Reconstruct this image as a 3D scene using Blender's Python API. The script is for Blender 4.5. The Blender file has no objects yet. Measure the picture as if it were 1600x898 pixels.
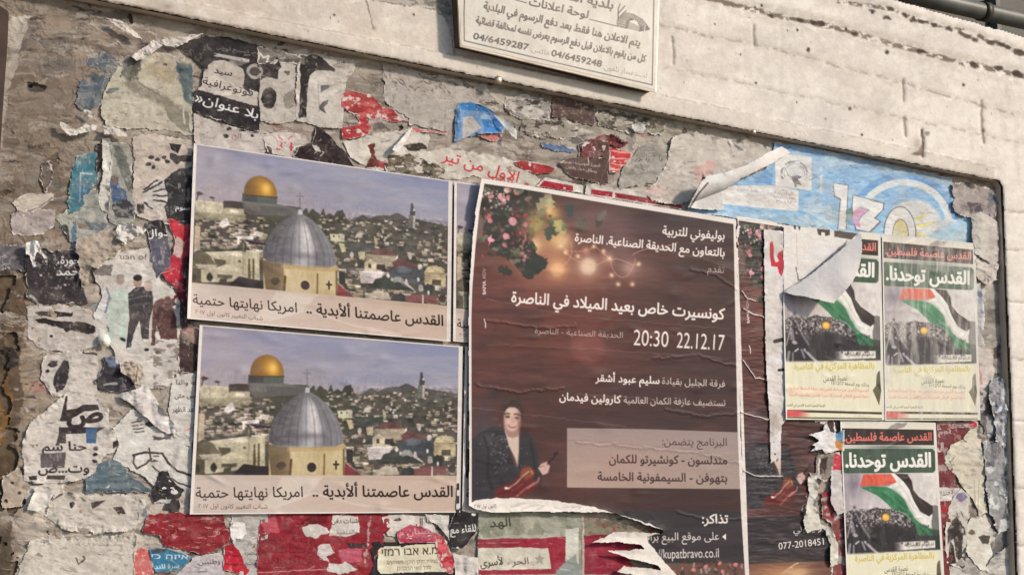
import bpy, bmesh, math, random
import numpy as np
from mathutils import Matrix, Vector

SC = bpy.context.scene
COL = SC.collection

# ------------------------------------------------------------------ camera
# pinhole solved from the vanishing points of the wall (photo is 1600 x 898)
PW, PH, F = 1600.0, 898.0, 1870.0
def _n(v): return v / np.linalg.norm(v)
XW = _n(np.array([3350.0, 326.0, F]))
ZW = np.array([70.0, -11449.0, F]); ZW = _n(ZW - XW * ZW.dot(XW))
YW = np.cross(ZW, XW)
D, CZ = 1.32, 1.52                     # metres from the board, eye height
cam_d = bpy.data.cameras.new('camera'); cam = bpy.data.objects.new('camera', cam_d); COL.objects.link(cam)
M = Matrix(((XW[0], -XW[1], -XW[2], 0.0), (YW[0], -YW[1], -YW[2], -D), (ZW[0], -ZW[1], -ZW[2], CZ), (0, 0, 0, 1)))
cam.matrix_world = M
cam_d.sensor_width = 36.0; cam_d.lens = F / PW * 36.0
cam_d.clip_start = 0.01; cam_d.clip_end = 500.0
SC.camera = cam

# ------------------------------------------------------------------ light
SUN_EL, SUN_AZ = 27.0, 42.0            # elevation; degrees to the right of the wall's normal
world = bpy.data.worlds.new('World'); SC.world = world; world.use_nodes = True
wn = world.node_tree
sky = wn.nodes.new('ShaderNodeTexSky'); sky.sky_type = 'NISHITA'; sky.sun_disc = False
sky.sun_elevation = math.radians(SUN_EL); sky.sun_rotation = math.radians(180 - SUN_AZ)
bg = wn.nodes['Background']; bg.inputs['Strength'].default_value = 0.112
wn.links.new(sky.outputs[0], bg.inputs['Color'])
sd = bpy.data.lights.new('sun', 'SUN'); sd.energy = 3.1; sd.angle = math.radians(6); sd.color = (1.0, 0.82, 0.66)
sun = bpy.data.objects.new('sun', sd); COL.objects.link(sun)
_e, _a = math.radians(SUN_EL), math.radians(SUN_AZ)
sun.rotation_euler = Vector((math.sin(_a) * math.cos(_e), -math.cos(_a) * math.cos(_e), math.sin(_e))).to_track_quat('Z', 'Y').to_euler()
vs = SC.view_settings; vs.view_transform = 'Standard'; vs.look = 'None'; vs.gamma = 1.0; vs.use_curve_mapping = False
vs.exposure = 0.0
# display value of a white matt surface facing the street under this light (per channel, linear)
WHITE = np.array([1.0, 0.90, 0.815])

# ------------------------------------------------------------------ helpers
def ray(px, py, h=0.0):
    """photo pixel -> point on the plane standing h metres out from the board"""
    px = np.asarray(px, float); py = np.asarray(py, float)
    d = np.stack([px - PW / 2, py - PH / 2, np.full_like(px, F)], -1)
    t = (D - h) / (d @ YW)
    return np.stack([t * (d @ XW), np.zeros_like(t) - h, CZ + t * (d @ ZW)], -1)
def proj(P):
    P = np.asarray(P, float); q = P - np.array([0, -D, CZ])
    c = q[..., 0:1] * XW + q[..., 1:2] * YW + q[..., 2:3] * ZW
    return c[..., 0] / c[..., 2] * F + PW / 2, c[..., 1] / c[..., 2] * F + PH / 2
def beside(tl, bl, w, h=0.0):
    """outline of an upright sheet w metres wide from its left-hand corners"""
    a, b = ray([tl[0], bl[0]], [tl[1], bl[1]], h); e = np.array([w, 0, 0]); x, y = proj(np.array([a, a + e, b + e, b])); return list(zip(x, y))
def lin(c):
    c = np.clip(np.asarray(c, float), 0, 1)
    return np.where(c <= 0.04045, c / 12.92, ((c + 0.055) / 1.055) ** 2.4)
def albedo(c):
    return np.clip(lin(c) / WHITE, 0.012, 0.86)
def rgb(c): return np.array(c, float) / 255.0

_rng = np.random.RandomState(7)
_T = _rng.rand(8, 256, 256)
def vnoise(x, y, s):
    T = _T[s % 8]; o = (s // 8) * 37 + s * 11
    xi = np.floor(x).astype(int); yi = np.floor(y).astype(int)
    fx = x - xi; fy = y - yi; fx = fx * fx * (3 - 2 * fx); fy = fy * fy * (3 - 2 * fy)
    a = (xi + o) & 255; b = (xi + o + 1) & 255; c = (yi + o * 3) & 255; d = (yi + o * 3 + 1) & 255
    return (T[c, a] * (1 - fx) + T[c, b] * fx) * (1 - fy) + (T[d, a] * (1 - fx) + T[d, b] * fx) * fy
def fbm(x, y, s=0, o=4, g=0.5):
    v = 0; A = 0; a = 1.0
    for k in range(o):
        v = v + a * vnoise(x * 2 ** k + 17.3 * k, y * 2 ** k + 5.1 * k, s + k); A += a; a *= g
    return v / A
def sst(a, b, x):
    t = np.clip((x - a) / (b - a), 0, 1); return t * t * (3 - 2 * t)
def sdpoly(X, Y, pts):
    """signed distance, negative inside"""
    pts = np.asarray(pts, float); d = np.full(X.shape, 1e18); s = np.zeros(X.shape, bool)
    n = len(pts)
    for i in range(n):
        ax, ay = pts[i]; bx, by = pts[(i + 1) % n]
        ex, ey = bx - ax, by - ay; wx, wy = X - ax, Y - ay
        t = np.clip((wx * ex + wy * ey) / (ex * ex + ey * ey + 1e-12), 0, 1)
        dx, dy = wx - ex * t, wy - ey * t
        d = np.minimum(d, dx * dx + dy * dy)
        c = ((ay > Y) != (by > Y)) & (X < (bx - ax) * (Y - ay) / ((by - ay) if by != ay else 1e-12) + ax)
        s ^= c
    d = np.sqrt(d); return np.where(s, -d, d)
def homog(src, dst):
    A = []; b = []
    for (x, y), (u, v) in zip(src, dst):
        A += [[x, y, 1, 0, 0, 0, -u * x, -u * y], [0, 0, 0, x, y, 1, -v * x, -v * y]]; b += [u, v]
    h = np.append(np.linalg.solve(np.array(A, float), np.array(b, float)), 1).reshape(3, 3)
    def f(p):
        p = np.asarray(p, float); q = np.concatenate([p, np.ones(p.shape[:-1] + (1,))], -1) @ h.T
        return q[..., :2] / q[..., 2:]
    return f

# ---- Arabic and Hebrew line setting (joined letter forms, right to left)
_AR = {0x621: (0xFE80, 1), 0x622: (0xFE81, 2), 0x623: (0xFE83, 2), 0x624: (0xFE85, 2), 0x625: (0xFE87, 2), 0x626: (0xFE89, 4), 0x627: (0xFE8D, 2),
       0x628: (0xFE8F, 4), 0x629: (0xFE93, 2), 0x62A: (0xFE95, 4), 0x62B: (0xFE99, 4), 0x62C: (0xFE9D, 4), 0x62D: (0xFEA1, 4), 0x62E: (0xFEA5, 4),
       0x62F: (0xFEA9, 2), 0x630: (0xFEAB, 2), 0x631: (0xFEAD, 2), 0x632: (0xFEAF, 2), 0x633: (0xFEB1, 4), 0x634: (0xFEB5, 4), 0x635: (0xFEB9, 4),
       0x636: (0xFEBD, 4), 0x637: (0xFEC1, 4), 0x638: (0xFEC5, 4), 0x639: (0xFEC9, 4), 0x63A: (0xFECD, 4), 0x641: (0xFED1, 4), 0x642: (0xFED5, 4),
       0x643: (0xFED9, 4), 0x644: (0xFEDD, 4), 0x645: (0xFEE1, 4), 0x646: (0xFEE5, 4), 0x647: (0xFEE9, 4), 0x648: (0xFEED, 2), 0x649: (0xFEEF, 2), 0x64A: (0xFEF1, 4)}
_LA = {0x622: 0xFEF5, 0x623: 0xFEF7, 0x625: 0xFEF9, 0x627: 0xFEFB}
def shape(s):
    if not any(0x590 <= ord(c) <= 0x6FF for c in s): return s
    out = []; i = 0; n = len(s)
    dual = lambda c: ord(c) in _AR and _AR[ord(c)][1] == 4 or c == '\u0640'
    join = lambda c: (ord(c) in _AR and _AR[ord(c)][1] > 1) or c == '\u0640'
    while i < n:
        c = s[i]; o = ord(c)
        prev = i > 0 and dual(s[i - 1]) and join(c)
        if o == 0x644 and i + 1 < n and ord(s[i + 1]) in _LA:
            out.append(chr(_LA[ord(s[i + 1])] + (1 if prev else 0))); i += 2; continue
        if o in _AR:
            base, k = _AR[o]; nxt = k == 4 and i + 1 < n and join(s[i + 1])
            f = (3 if prev and nxt else 2 if nxt else 1 if prev else 0) if k == 4 else (1 if prev and k > 1 else 0)
            out.append(chr(base + f))
        else: out.append(c)
        i += 1
    out = out[::-1]; res = []; i = 0                       # left to right again for figures and Latin
    ltr = lambda c: c.isascii() and (c.isalnum() or c in './:-') or 0x660 <= ord(c) <= 0x669
    while i < len(out):
        if out[i].isalnum() and ltr(out[i]):
            j = i
            while j < len(out) and ltr(out[j]): j += 1
            while not out[j - 1].isalnum(): j -= 1
            res += out[i:j][::-1]; i = j
        else: res.append(out[i]); i += 1
    return ''.join(res)
_tcache = {}
def glyphs(s):
    """closed outlines of a line of text (em units)"""
    if s in _tcache: return _tcache[s]
    cu = bpy.data.curves.new('t', 'FONT'); cu.body = shape(s); cu.size = 1.0
    ob = bpy.data.objects.new('t', cu); COL.objects.link(ob)
    dg = bpy.context.evaluated_depsgraph_get(); cv = ob.evaluated_get(dg).to_curve(dg, apply_modifiers=False)
    out = []
    T = np.linspace(0, 1, 7)[:-1, None]
    for sp in cv.splines:
        b = sp.bezier_points; n = len(b); pts = []
        for i in range(n):
            p, q = b[i], b[(i + 1) % n]
            p0, p1, p2, p3 = (np.array(v[:2]) for v in (p.co, p.handle_right, q.handle_left, q.co))
            if np.abs(p0 + (p3 - p0) / 3 - p1).max() < 1e-4 and np.abs(p0 + (p3 - p0) * 2 / 3 - p2).max() < 1e-4: pts.append(p0[None])
            else: pts.append((1 - T) ** 3 * p0 + 3 * T * (1 - T) ** 2 * p1 + 3 * T * T * (1 - T) * p2 + T ** 3 * p3)
        if pts: out.append(np.concatenate(pts))
    ob.evaluated_get(dg).to_curve_clear(); bpy.data.objects.remove(ob); bpy.data.curves.remove(cu)
    _tcache[s] = out; return out
H_ALEF = float(np.ptp(np.concatenate(glyphs('\u0627'))[:, 1])); H_DIG = float(np.ptp(np.concatenate(glyphs('1'))[:, 1]))

# ------------------------------------------------------------------ a printed sheet: a fine grid with colour, outline and relief
class Sheet:
    def __init__(s, box=None, quad=None, step=0.9, h=0.005, n=None):
        s.h = h
        if quad is not None:
            q = ray([p[0] for p in quad], [p[1] for p in quad], h)
            if n is None:
                w = max(math.dist(quad[0], quad[1]), math.dist(quad[3], quad[2])); hh = max(math.dist(quad[0], quad[3]), math.dist(quad[1], quad[2]))
                n = (int(hh / step), int(w / step))
            u, v = np.meshgrid(np.linspace(0, 1, n[1]), np.linspace(0, 1, n[0]))
            P = (q[0] * ((1 - u) * (1 - v))[..., None] + q[1] * (u * (1 - v))[..., None] + q[2] * (u * v)[..., None] + q[3] * ((1 - u) * v)[..., None])
            s.X, s.Y = proj(P); s.U, s.V = u, v
        else:
            x0, y0, x1, y1 = box
            s.X, s.Y = np.meshgrid(np.arange(x0, x1 + step, step), np.arange(y0, y1 + step, step))
            s.U = (s.X - x0) / (x1 - x0); s.V = (s.Y - y0) / (y1 - y0)
        s.step = step
        s.c = np.ones(s.X.shape + (3,)) * 0.8
        s.m = np.ones(s.X.shape); s.z = np.zeros(s.X.shape)
        s.T = lambda p: np.asarray(p, float)
    # -- painting
    def fill(s, col): s.c[:] = rgb(col)
    def win(s, x0, y0, x1, y1):
        k = (s.X >= x0) & (s.X <= x1) & (s.Y >= y0) & (s.Y <= y1)
        if not k.any(): return None
        r = np.where(k.any(1))[0]; q = np.where(k.any(0))[0]
        return slice(r[0], r[-1] + 1), slice(q[0], q[-1] + 1)
    def mix(s, w, a, col):
        a = np.clip(a, 0, 1)[..., None]
        col = rgb(col) if not isinstance(col, np.ndarray) else col
        s.c[w] = s.c[w] * (1 - a) + col * a
    def cov(s, pts, warp=0.0, wsc=9.0, soft=0.9, seed=0, pad=4):
        pts = s.T(pts); p = pad + warp * 1.5 + soft
        w = s.win(pts[:, 0].min() - p, pts[:, 1].min() - p, pts[:, 0].max() + p, pts[:, 1].max() + p)
        if w is None: return None, None
        X, Y = s.X[w], s.Y[w]
        if warp:
            X = X + warp * (fbm(X / wsc, Y / wsc, seed + 3, 4, 0.6) - .5) * 2.4
            Y = Y + warp * (fbm(X / wsc + 40, Y / wsc + 9, seed + 5, 4, 0.6) - .5) * 2.4
        return w, sdpoly(X, Y, pts)
    def poly(s, pts, col, a=1.0, warp=0.0, wsc=9.0, soft=0.9, seed=0, wear=0.0):
        w, d = s.cov(pts, warp, wsc, soft, seed)
        if w is None: return
        k = np.clip(0.5 - d / soft, 0, 1) * a
        if wear: k = k * sst(wear - .06, wear + .06, fbm(s.X[w] / 7, s.Y[w] / 4.5, seed + 11, 4, .6))
        s.mix(w, k, col)
    def ell(s, cx, cy, rx, ry, col, a=1.0, rot=0.0, soft=1.0, warp=0.0, seed=0):
        cx, cy = s.T([[cx, cy]])[0]; R = max(rx, ry) + soft + warp * 2 + 2
        w = s.win(cx - R, cy - R, cx + R, cy + R)
        if w is None: return
        X, Y = s.X[w] - cx, s.Y[w] - cy
        if warp: X = X + warp * (fbm(s.X[w] / 6, s.Y[w] / 6, seed, 3) - .5) * 2.4; Y = Y + warp * (fbm(s.X[w] / 6 + 31, s.Y[w] / 6, seed + 2, 3) - .5) * 2.4
        c, q = math.cos(rot), math.sin(rot)
        x, y = X * c + Y * q, -X * q + Y * c
        d = (np.sqrt((x / rx) ** 2 + (y / ry) ** 2) - 1) * min(rx, ry)
        s.mix(w, np.clip(0.5 - d / soft, 0, 1) * a, col)
    def glow(s, cx, cy, rx, ry, col, a=1.0):
        cx, cy = s.T([[cx, cy]])[0]
        w = s.win(cx - rx * 2.6, cy - ry * 2.6, cx + rx * 2.6, cy + ry * 2.6)
        if w is None: return
        s.mix(w, a * np.exp(-(((s.X[w] - cx) / rx) ** 2 + ((s.Y[w] - cy) / ry) ** 2)), col)
    def line(s, pts, wd, col, a=1.0, soft=0.9, warp=0.0, seed=0, wear=0.0, dz=0.0, wsc=9.0):
        pts = s.T(pts); p = wd + 4 + warp * 2
        w = s.win(pts[:, 0].min() - p, pts[:, 1].min() - p, pts[:, 0].max() + p, pts[:, 1].max() + p)
        if w is None: return
        X, Y = s.X[w], s.Y[w]
        if warp: X = X + warp * (fbm(X / wsc, Y / wsc, seed + 3, 3) - .5) * 2.4; Y = Y + warp * (fbm(X / wsc + 40, Y / wsc, seed + 5, 3) - .5) * 2.4
        d = np.full(X.shape, 1e9)
        for i in range(len(pts) - 1):
            ax, ay = pts[i]; ex, ey = pts[i + 1] - pts[i]
            t = np.clip(((X - ax) * ex + (Y - ay) * ey) / (ex * ex + ey * ey + 1e-9), 0, 1)
            d = np.minimum(d, np.hypot(X - ax - ex * t, Y - ay - ey * t))
        k = np.clip(0.5 - (d - wd / 2) / soft, 0, 1) * a
        if wear: k = k * sst(wear - .06, wear + .06, fbm(s.X[w] / 7, s.Y[w] / 5, seed + 11, 4, .6))
        if dz: s.z[w] += dz * np.exp(-(d / max(wd, 1.2)) ** 2)
        if col is not None: s.mix(w, k, col)
    def text(s, t, left, right, ah, col, bold=0.0, a=1.0, wear=0.0, latin=False, seed=0, up=None, blur=1):
        """t set so that it runs from left to right point along its baseline; ah = height of an alef (or a figure)"""
        G = glyphs(t)
        if not G: return
        v = np.concatenate(G)
        L, R = s.T([left, right]); e = R - L; wd = np.linalg.norm(e); e = e / wd
        nrm = np.array([e[1], -e[0]]) if up is None else np.asarray(up, float)
        x0, x1 = v[:, 0].min(), v[:, 0].max()
        sy = ah / (H_DIG if latin else H_ALEF); K = 6.0
        put = lambda g: L + ((g[:, :1] - x0) / (x1 - x0)) * wd * e + g[:, 1:] * sy * nrm
        P = put(v); lo = P.min(0) - 3; hi = P.max(0) + 3
        Wd, Ht = int((hi[0] - lo[0]) * K) + 1, int((hi[1] - lo[1]) * K) + 1
        if Wd * Ht > 6e6: return
        acc = np.zeros((Ht, Wd + 1), np.int32)
        for g in G:
            Q = (put(g) - lo) * K
            for (ax, ay), (bx_, by_) in zip(Q, np.roll(Q, -1, 0)):
                if ay == by_: continue
                sg_ = 1 if by_ > ay else -1; y0, y1 = (ay, by_) if sg_ > 0 else (by_, ay)
                j = np.arange(max(int(math.ceil(y0 - .5)), 0), min(int(math.ceil(y1 - .5)), Ht))
                if not len(j): continue
                xc = ax + (j + .5 - ay) * (bx_ - ax) / (by_ - ay)
                acc[j, np.clip(np.ceil(xc - .5).astype(int), 0, Wd)] += sg_
        img = (np.cumsum(acc, 1)[:, :Wd] != 0)
        rb = bold * sy * K
        if abs(rb) > .35:
            base_ = img if rb > 0 else ~img; o_ = base_.copy()
            for th in np.arange(0, 2 * math.pi, math.pi / 6):
                dx_, dy_ = int(round(abs(rb) * math.cos(th))), int(round(abs(rb) * math.sin(th)))
                o_ |= np.roll(np.roll(base_, dy_, 0), dx_, 1)
            img = o_ if rb > 0 else ~o_
        img = img.astype(float)
        for _ in range(3 * blur):
            img[1:-1] = (img[:-2] + img[1:-1] * 2 + img[2:]) / 4
            img[:, 1:-1] = (img[:, :-2] + img[:, 1:-1] * 2 + img[:, 2:]) / 4
        w = s.win(lo[0], lo[1], hi[0], hi[1])
        if w is None: return
        gx = (s.X[w] - lo[0]) * K - .5; gy = (s.Y[w] - lo[1]) * K - .5
        ok = (gx >= 0) & (gx < Wd - 1) & (gy >= 0) & (gy < Ht - 1)
        gx = np.clip(gx, 0, Wd - 1.01); gy = np.clip(gy, 0, Ht - 1.01); ix = gx.astype(int); iy = gy.astype(int); fx = gx - ix; fy = gy - iy
        k = ((img[iy, ix] * (1 - fx) + img[iy, ix + 1] * fx) * (1 - fy) + (img[iy + 1, ix] * (1 - fx) + img[iy + 1, ix + 1] * fx) * fy) * ok * a
        if wear: k = k * sst(wear - .07, wear + .07, fbm(s.X[w] / 6, s.Y[w] / 6, seed + 13, 4, .6))
        s.mix(w, k, col)
    def jitter(s, amp, sc, seed=0, w=None):
        """roughen what is printed so far by shifting it about"""
        w = w or np.s_[:, :]; c = s.c[w]; H, W = c.shape[:2]; X, Y = s.X[w], s.Y[w]
        j, i = np.meshgrid(np.arange(W), np.arange(H))
        i = np.clip(i + (amp / s.step * 2.4 * (fbm(X / sc, Y / sc, seed, 3, .7) - .5)).round().astype(int), 0, H - 1)
        j = np.clip(j + (amp / s.step * 2.4 * (fbm(X / sc + 50, Y / sc, seed + 3, 3, .7) - .5)).round().astype(int), 0, W - 1)
        s.c[w] = c[i, j]
    def blur(s, n, w=None):
        w = w or np.s_[:, :]; c = s.c[w].copy()
        for _ in range(n):
            c[1:-1] = (c[:-2] + 2 * c[1:-1] + c[2:]) / 4; c[:, 1:-1] = (c[:, :-2] + 2 * c[:, 1:-1] + c[:, 2:]) / 4
        s.c[w] = c
    def bubbles(s, n, amp, seed, r=(8, 22)):
        """paste ripples and folds in the relief"""
        q = random.Random(seed); x0, x1, y0, y1 = s.X.min(), s.X.max(), s.Y.min(), s.Y.max()
        for k in range(n):
            x, y = q.uniform(x0, x1), q.uniform(y0, y1); a, b = q.uniform(*r), q.uniform(*r) * .45; t = q.uniform(-.5, .5); w = s.win(x - 3 * a, y - 3 * a, x + 3 * a, y + 3 * a)
            if w is None: continue
            X, Y = s.X[w] - x, s.Y[w] - y; u = X * math.cos(t) + Y * math.sin(t); v = Y * math.cos(t) - X * math.sin(t)
            s.z[w] += amp * q.uniform(.4, 1) * np.exp(-(u / a) ** 2 - (v / b) ** 2)
    def grain(s, amp=0.05, sc=3.0, seed=0, aniso=1.0):
        n = fbm(s.X / (sc * aniso), s.Y / sc, seed, 4, .65) - .5
        s.c *= (1 + amp * 2 * n)[..., None]
    def fade(s, amt, col=(222, 212, 200), sc=(14, 22), seed=0, t=0.5, soft=.12):
        k = sst(t - soft, t + soft, fbm(s.X / sc[0], s.Y / sc[1], seed, 5, .6)) * amt
        s.mix(np.s_[:, :], k, col)
    def cut(s, pts, warp=0.0, wsc=9.0, seed=0, rim=0.0, rimcol=(226, 216, 206), lift=0.0):
        """trim the sheet to a (ragged) outline; rim leaves the white core of torn paper along the edge"""
        X, Y = s.X, s.Y
        if warp:
            X = X + warp * (fbm(s.X / wsc, s.Y / wsc, seed + 3, 5, 0.6) - .5) * 2.4
            Y = Y + warp * (fbm(s.X / wsc + 40, s.Y / wsc + 9, seed + 5, 5, 0.6) - .5) * 2.4
        d = sdpoly(X, Y, s.T(pts)); s.m = s.m * (d < 0)
        if rim:
            wv = rim * (0.2 + 1.9 * sst(.38, .72, fbm(s.X / 11, s.Y / 11, seed + 21, 4, .6)))
            k = np.clip(0.5 + (d + wv) / 1.0, 0, 1)
            s.mix(np.s_[:, :], k, np.array(rgb(rimcol)) * (0.93 + .14 * fbm(s.X / 3, s.Y / 3, seed + 2, 3))[..., None])
        if lift:
            s.z += lift * np.exp(d / 7.0) * sst(.45, .75, fbm(s.X / 16, s.Y / 16, seed + 31, 3)) * (d < 0)
        return d
    def wrinkle(s, amp=0.0006, sc=(40, 10), seed=0):
        n = fbm(s.X / sc[0], s.Y / sc[1], seed, 4, .5)
        s.z += amp * (1 - np.abs(2 * n - 1) * 2) + amp * .8 * fbm(s.X / 60, s.Y / 60, seed + 4, 2)
    # -- mesh
    def build(s, name, mat, parent=None):
        H, W = s.X.shape
        m = s.m > .5
        q = m[:-1, :-1] & m[1:, :-1] & m[1:, 1:] & m[:-1, 1:]
        idx = np.arange(H * W).reshape(H, W)
        f = np.stack([idx[:-1, :-1], idx[1:, :-1], idx[1:, 1:], idx[:-1, 1:]], -1)[q]
        used = np.zeros(H * W, bool); used[f.ravel()] = True
        re = np.cumsum(used) - 1; f = re[f]
        P = ray(s.X, s.Y, s.h + s.z).reshape(-1, 3)[used]
        C = albedo(s.c).reshape(-1, 3)[used]
        return mesh_np(name, P, f, C, mat, parent)

def mesh_np(name, P, f, C, mat, parent=None, smooth=True):
    me = bpy.data.meshes.new(name)
    n, k = len(P), len(f)
    me.vertices.add(n); me.vertices.foreach_set('co', np.ascontiguousarray(P, np.float32).ravel())
    me.loops.add(k * 4); me.polygons.add(k)
    me.loops.foreach_set('vertex_index', np.ascontiguousarray(f, np.int32).ravel())
    me.polygons.foreach_set('loop_start', np.arange(0, k * 4, 4, dtype=np.int32))
    me.polygons.foreach_set('use_smooth', np.full(k, smooth))
    me.update(calc_edges=True)
    at = me.color_attributes.new('tint', 'FLOAT_COLOR', 'POINT')
    at.data.foreach_set('color', np.concatenate([C, np.ones((n, 1))], 1).astype(np.float32).ravel())
    me.materials.append(mat)
    o = bpy.data.objects.new(name, me); COL.objects.link(o)
    if parent: o.parent = parent
    return o

def tag(o, label, cat, group=None, kind=None):
    if label: o['label'] = label
    if cat: o['category'] = cat
    if group: o['group'] = group
    if kind: o['kind'] = kind
    return o
def empty(name, loc=(0, 0, 0)):
    o = bpy.data.objects.new(name, None); COL.objects.link(o); o.empty_display_size = .05
    return o

# ------------------------------------------------------------------ materials
def mat_print(name, rough=.6, spec=.3, bump=.12, scale=900.0, var=.05, coat=0.0):
    m = bpy.data.materials.new(name); m.use_nodes = True; nt = m.node_tree; b = nt.nodes['Principled BSDF']
    at = nt.nodes.new('ShaderNodeAttribute'); at.attribute_name = 'tint'
    tc = nt.nodes.new('ShaderNodeTexCoord')
    nz = nt.nodes.new('ShaderNodeTexNoise'); nz.inputs['Scale'].default_value = scale; nz.inputs['Detail'].default_value = 4
    nt.links.new(tc.outputs['Object'], nz.inputs['Vector'])
    mr = nt.nodes.new('ShaderNodeMapRange'); mr.inputs['To Min'].default_value = 1 - var; mr.inputs['To Max'].default_value = 1 + var
    nt.links.new(nz.outputs['Fac'], mr.inputs['Value'])
    mx = nt.nodes.new('ShaderNodeVectorMath'); mx.operation = 'SCALE'
    nt.links.new(at.outputs['Color'], mx.inputs[0]); nt.links.new(mr.outputs[0], mx.inputs['Scale'])
    nt.links.new(mx.outputs[0], b.inputs['Base Color'])
    bp = nt.nodes.new('ShaderNodeBump'); bp.inputs['Strength'].default_value = bump; bp.inputs['Distance'].default_value = .0006
    nt.links.new(nz.outputs['Fac'], bp.inputs['Height']); nt.links.new(bp.outputs[0], b.inputs['Normal'])
    b.inputs['Roughness'].default_value = rough; b.inputs['Specular IOR Level'].default_value = spec
    if coat: b.inputs['Coat Weight'].default_value = coat; b.inputs['Coat Roughness'].default_value = .3
    return m
def mat_plain(name, col, rough=.6, metal=0.0, scale=60.0, var=.25, bump=.2):
    m = bpy.data.materials.new(name); m.use_nodes = True; nt = m.node_tree; b = nt.nodes['Principled BSDF']
    tc = nt.nodes.new('ShaderNodeTexCoord'); nz = nt.nodes.new('ShaderNodeTexNoise'); nz.inputs['Scale'].default_value = scale; nz.inputs['Detail'].default_value = 6
    nt.links.new(tc.outputs['Object'], nz.inputs['Vector'])
    cr = nt.nodes.new('ShaderNodeValToRGB'); c = lin(rgb(col))
    cr.color_ramp.elements[0].position = .3; cr.color_ramp.elements[1].position = .7
    cr.color_ramp.elements[0].color = (*np.clip(c * (1 - var), 0, 1), 1); cr.color_ramp.elements[1].color = (*np.clip(c * (1 + var), 0, .86), 1)
    nt.links.new(nz.outputs['Fac'], cr.inputs[0]); nt.links.new(cr.outputs[0], b.inputs['Base Color'])
    bp = nt.nodes.new('ShaderNodeBump'); bp.inputs['Strength'].default_value = bump; bp.inputs['Distance'].default_value = .001
    nt.links.new(nz.outputs['Fac'], bp.inputs['Height']); nt.links.new(bp.outputs[0], b.inputs['Normal'])
    b.inputs['Roughness'].default_value = rough; b.inputs['Metallic'].default_value = metal
    return m
M_GLOSS = mat_print('printed_poster_paper', rough=.5, spec=.14, bump=.06)
M_MATT = mat_print('weathered_paper', rough=.85, spec=.12, bump=.3, scale=500)
M_WALL = mat_print('painted_stone', rough=.8, spec=.2, bump=.5, scale=260, var=.04)
M_SIGN = mat_print('enamelled_sign_face', rough=.45, spec=.4, bump=.05)

def prism(name, pts, h0, h1, mat, parent=None, hpx=None, bevel=0.0):
    """plate whose outline is given as seen at depth h1, standing on depth h0"""
    fr = ray([p[0] for p in pts], [p[1] for p in pts], h1 if hpx is None else hpx); fr[:, 1] = -h1
    bk = fr.copy(); bk[:, 1] = -h0; n = len(pts)
    bm = bmesh.new()
    a = [bm.verts.new(p) for p in fr]; b = [bm.verts.new(p) for p in bk]
    bm.faces.new(a); bm.faces.new(b[::-1])
    for i in range(n): bm.faces.new((a[i], b[i], b[(i + 1) % n], a[(i + 1) % n]))
    bmesh.ops.recalc_face_normals(bm, faces=bm.faces)
    if bevel: bmesh.ops.bevel(bm, geom=list(bm.edges), offset=bevel, segments=2, affect='EDGES')
    me = bpy.data.meshes.new(name); bm.to_mesh(me); bm.free(); me.materials.append(mat)
    o = bpy.data.objects.new(name, me); COL.objects.link(o)
    if parent: o.parent = parent
    return o
# ================================================================== the setting
HW = 0.019                              # the wall's face stands 2 cm in front of the board
# ground (below the frame)
gm = mat_plain('pavement_concrete', (120, 115, 108), rough=.9, scale=9, var=.2)
bm = bmesh.new()
for p in ((-150, -150, 0), (150, -150, 0), (150, 150, 0), (-150, 150, 0)): bm.verts.new(p)
bm.faces.new(bm.verts); me = bpy.data.meshes.new('pavement'); bm.to_mesh(me); bm.free(); me.materials.append(gm)
pav = bpy.data.objects.new('pavement', me); COL.objects.link(pav); pav['kind'] = 'structure'

# ---- the painted stone wall round the board
OPEN = [(-40, -38), (150, 0), (1561, 283), (1566, 292), (1580, 640), (1592, 980), (-200, 1000), (-200, -38)]
TOPL = [(1330, -19), (1395, -1), (1600, 57), (1720, 92)]         # top edge of the wall
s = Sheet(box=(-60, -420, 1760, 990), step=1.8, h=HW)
X, Y = s.X, s.Y
s.fill((234, 221, 206))
s.mix(np.s_[:, :], sst(1050, 300, X) * .85, (196, 178, 160))  # darker towards the left: light falloff put into the wall colour
s.mix(np.s_[:, :], .55 * sst(.42, .7, fbm(X / 120, Y / 60, 3, 5, .6)), (214, 201, 188))
s.mix(np.s_[:, :], .30 * sst(.5, .75, fbm(X / 26, Y / 90, 5, 4, .6)), (204, 192, 180))      # run-off streaks
s.mix(np.s_[:, :], .5 * sst(.55, .8, fbm(X / 40, Y / 22, 9, 5, .6)), (240, 229, 215))
s.z += .0010 * (fbm(X / 70, Y / 50, 6, 4, .45) - .5) + .0006 * (fbm(X / 8, Y / 8, 2, 3) - .5)
def joint(pts, wd, dark, a, wear, dz, seed):
    s.line(pts, wd * 4.0, (196, 182, 166), a=.6 * a, wear=.40, warp=2.5, seed=seed, soft=6)
    s.line(pts, wd, dark, a=a, warp=2.2, seed=seed, soft=2.2, wear=wear)
    s.line(pts, wd * 1.1, None, dz=-dz * .7, warp=2.2, seed=seed)
joint([(1080, -10), (1200, 22), (1320, 47), (1450, 86), (1600, 120), (1760, 160)], 7.5, (104, 88, 74), .8, .44, .0022, 1)
for x, y, r in ((1282, 37, 5), (1335, 54, 4), (1440, 81, 5), (1522, 102, 5), (1560, 107, 5), (1590, 116, 6), (1205, 25, 3), (1250, 32, 4), (1270, 36, 5)):
    s.ell(x, y, r * 1.5, r * .8, (58, 46, 38), .85, rot=.25, warp=2, seed=x, soft=2)
joint([(1030, 39), (1120, 60), (1200, 75), (1320, 107), (1410, 130), (1530, 165), (1700, 205)], 3.5, (140, 124, 108), .6, .52, .0009, 2)
joint([(1040, 107), (1160, 131), (1210, 143), (1390, 180), (1530, 210), (1700, 245)], 3, (156, 142, 126), .5, .56, .0006, 3)
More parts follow.
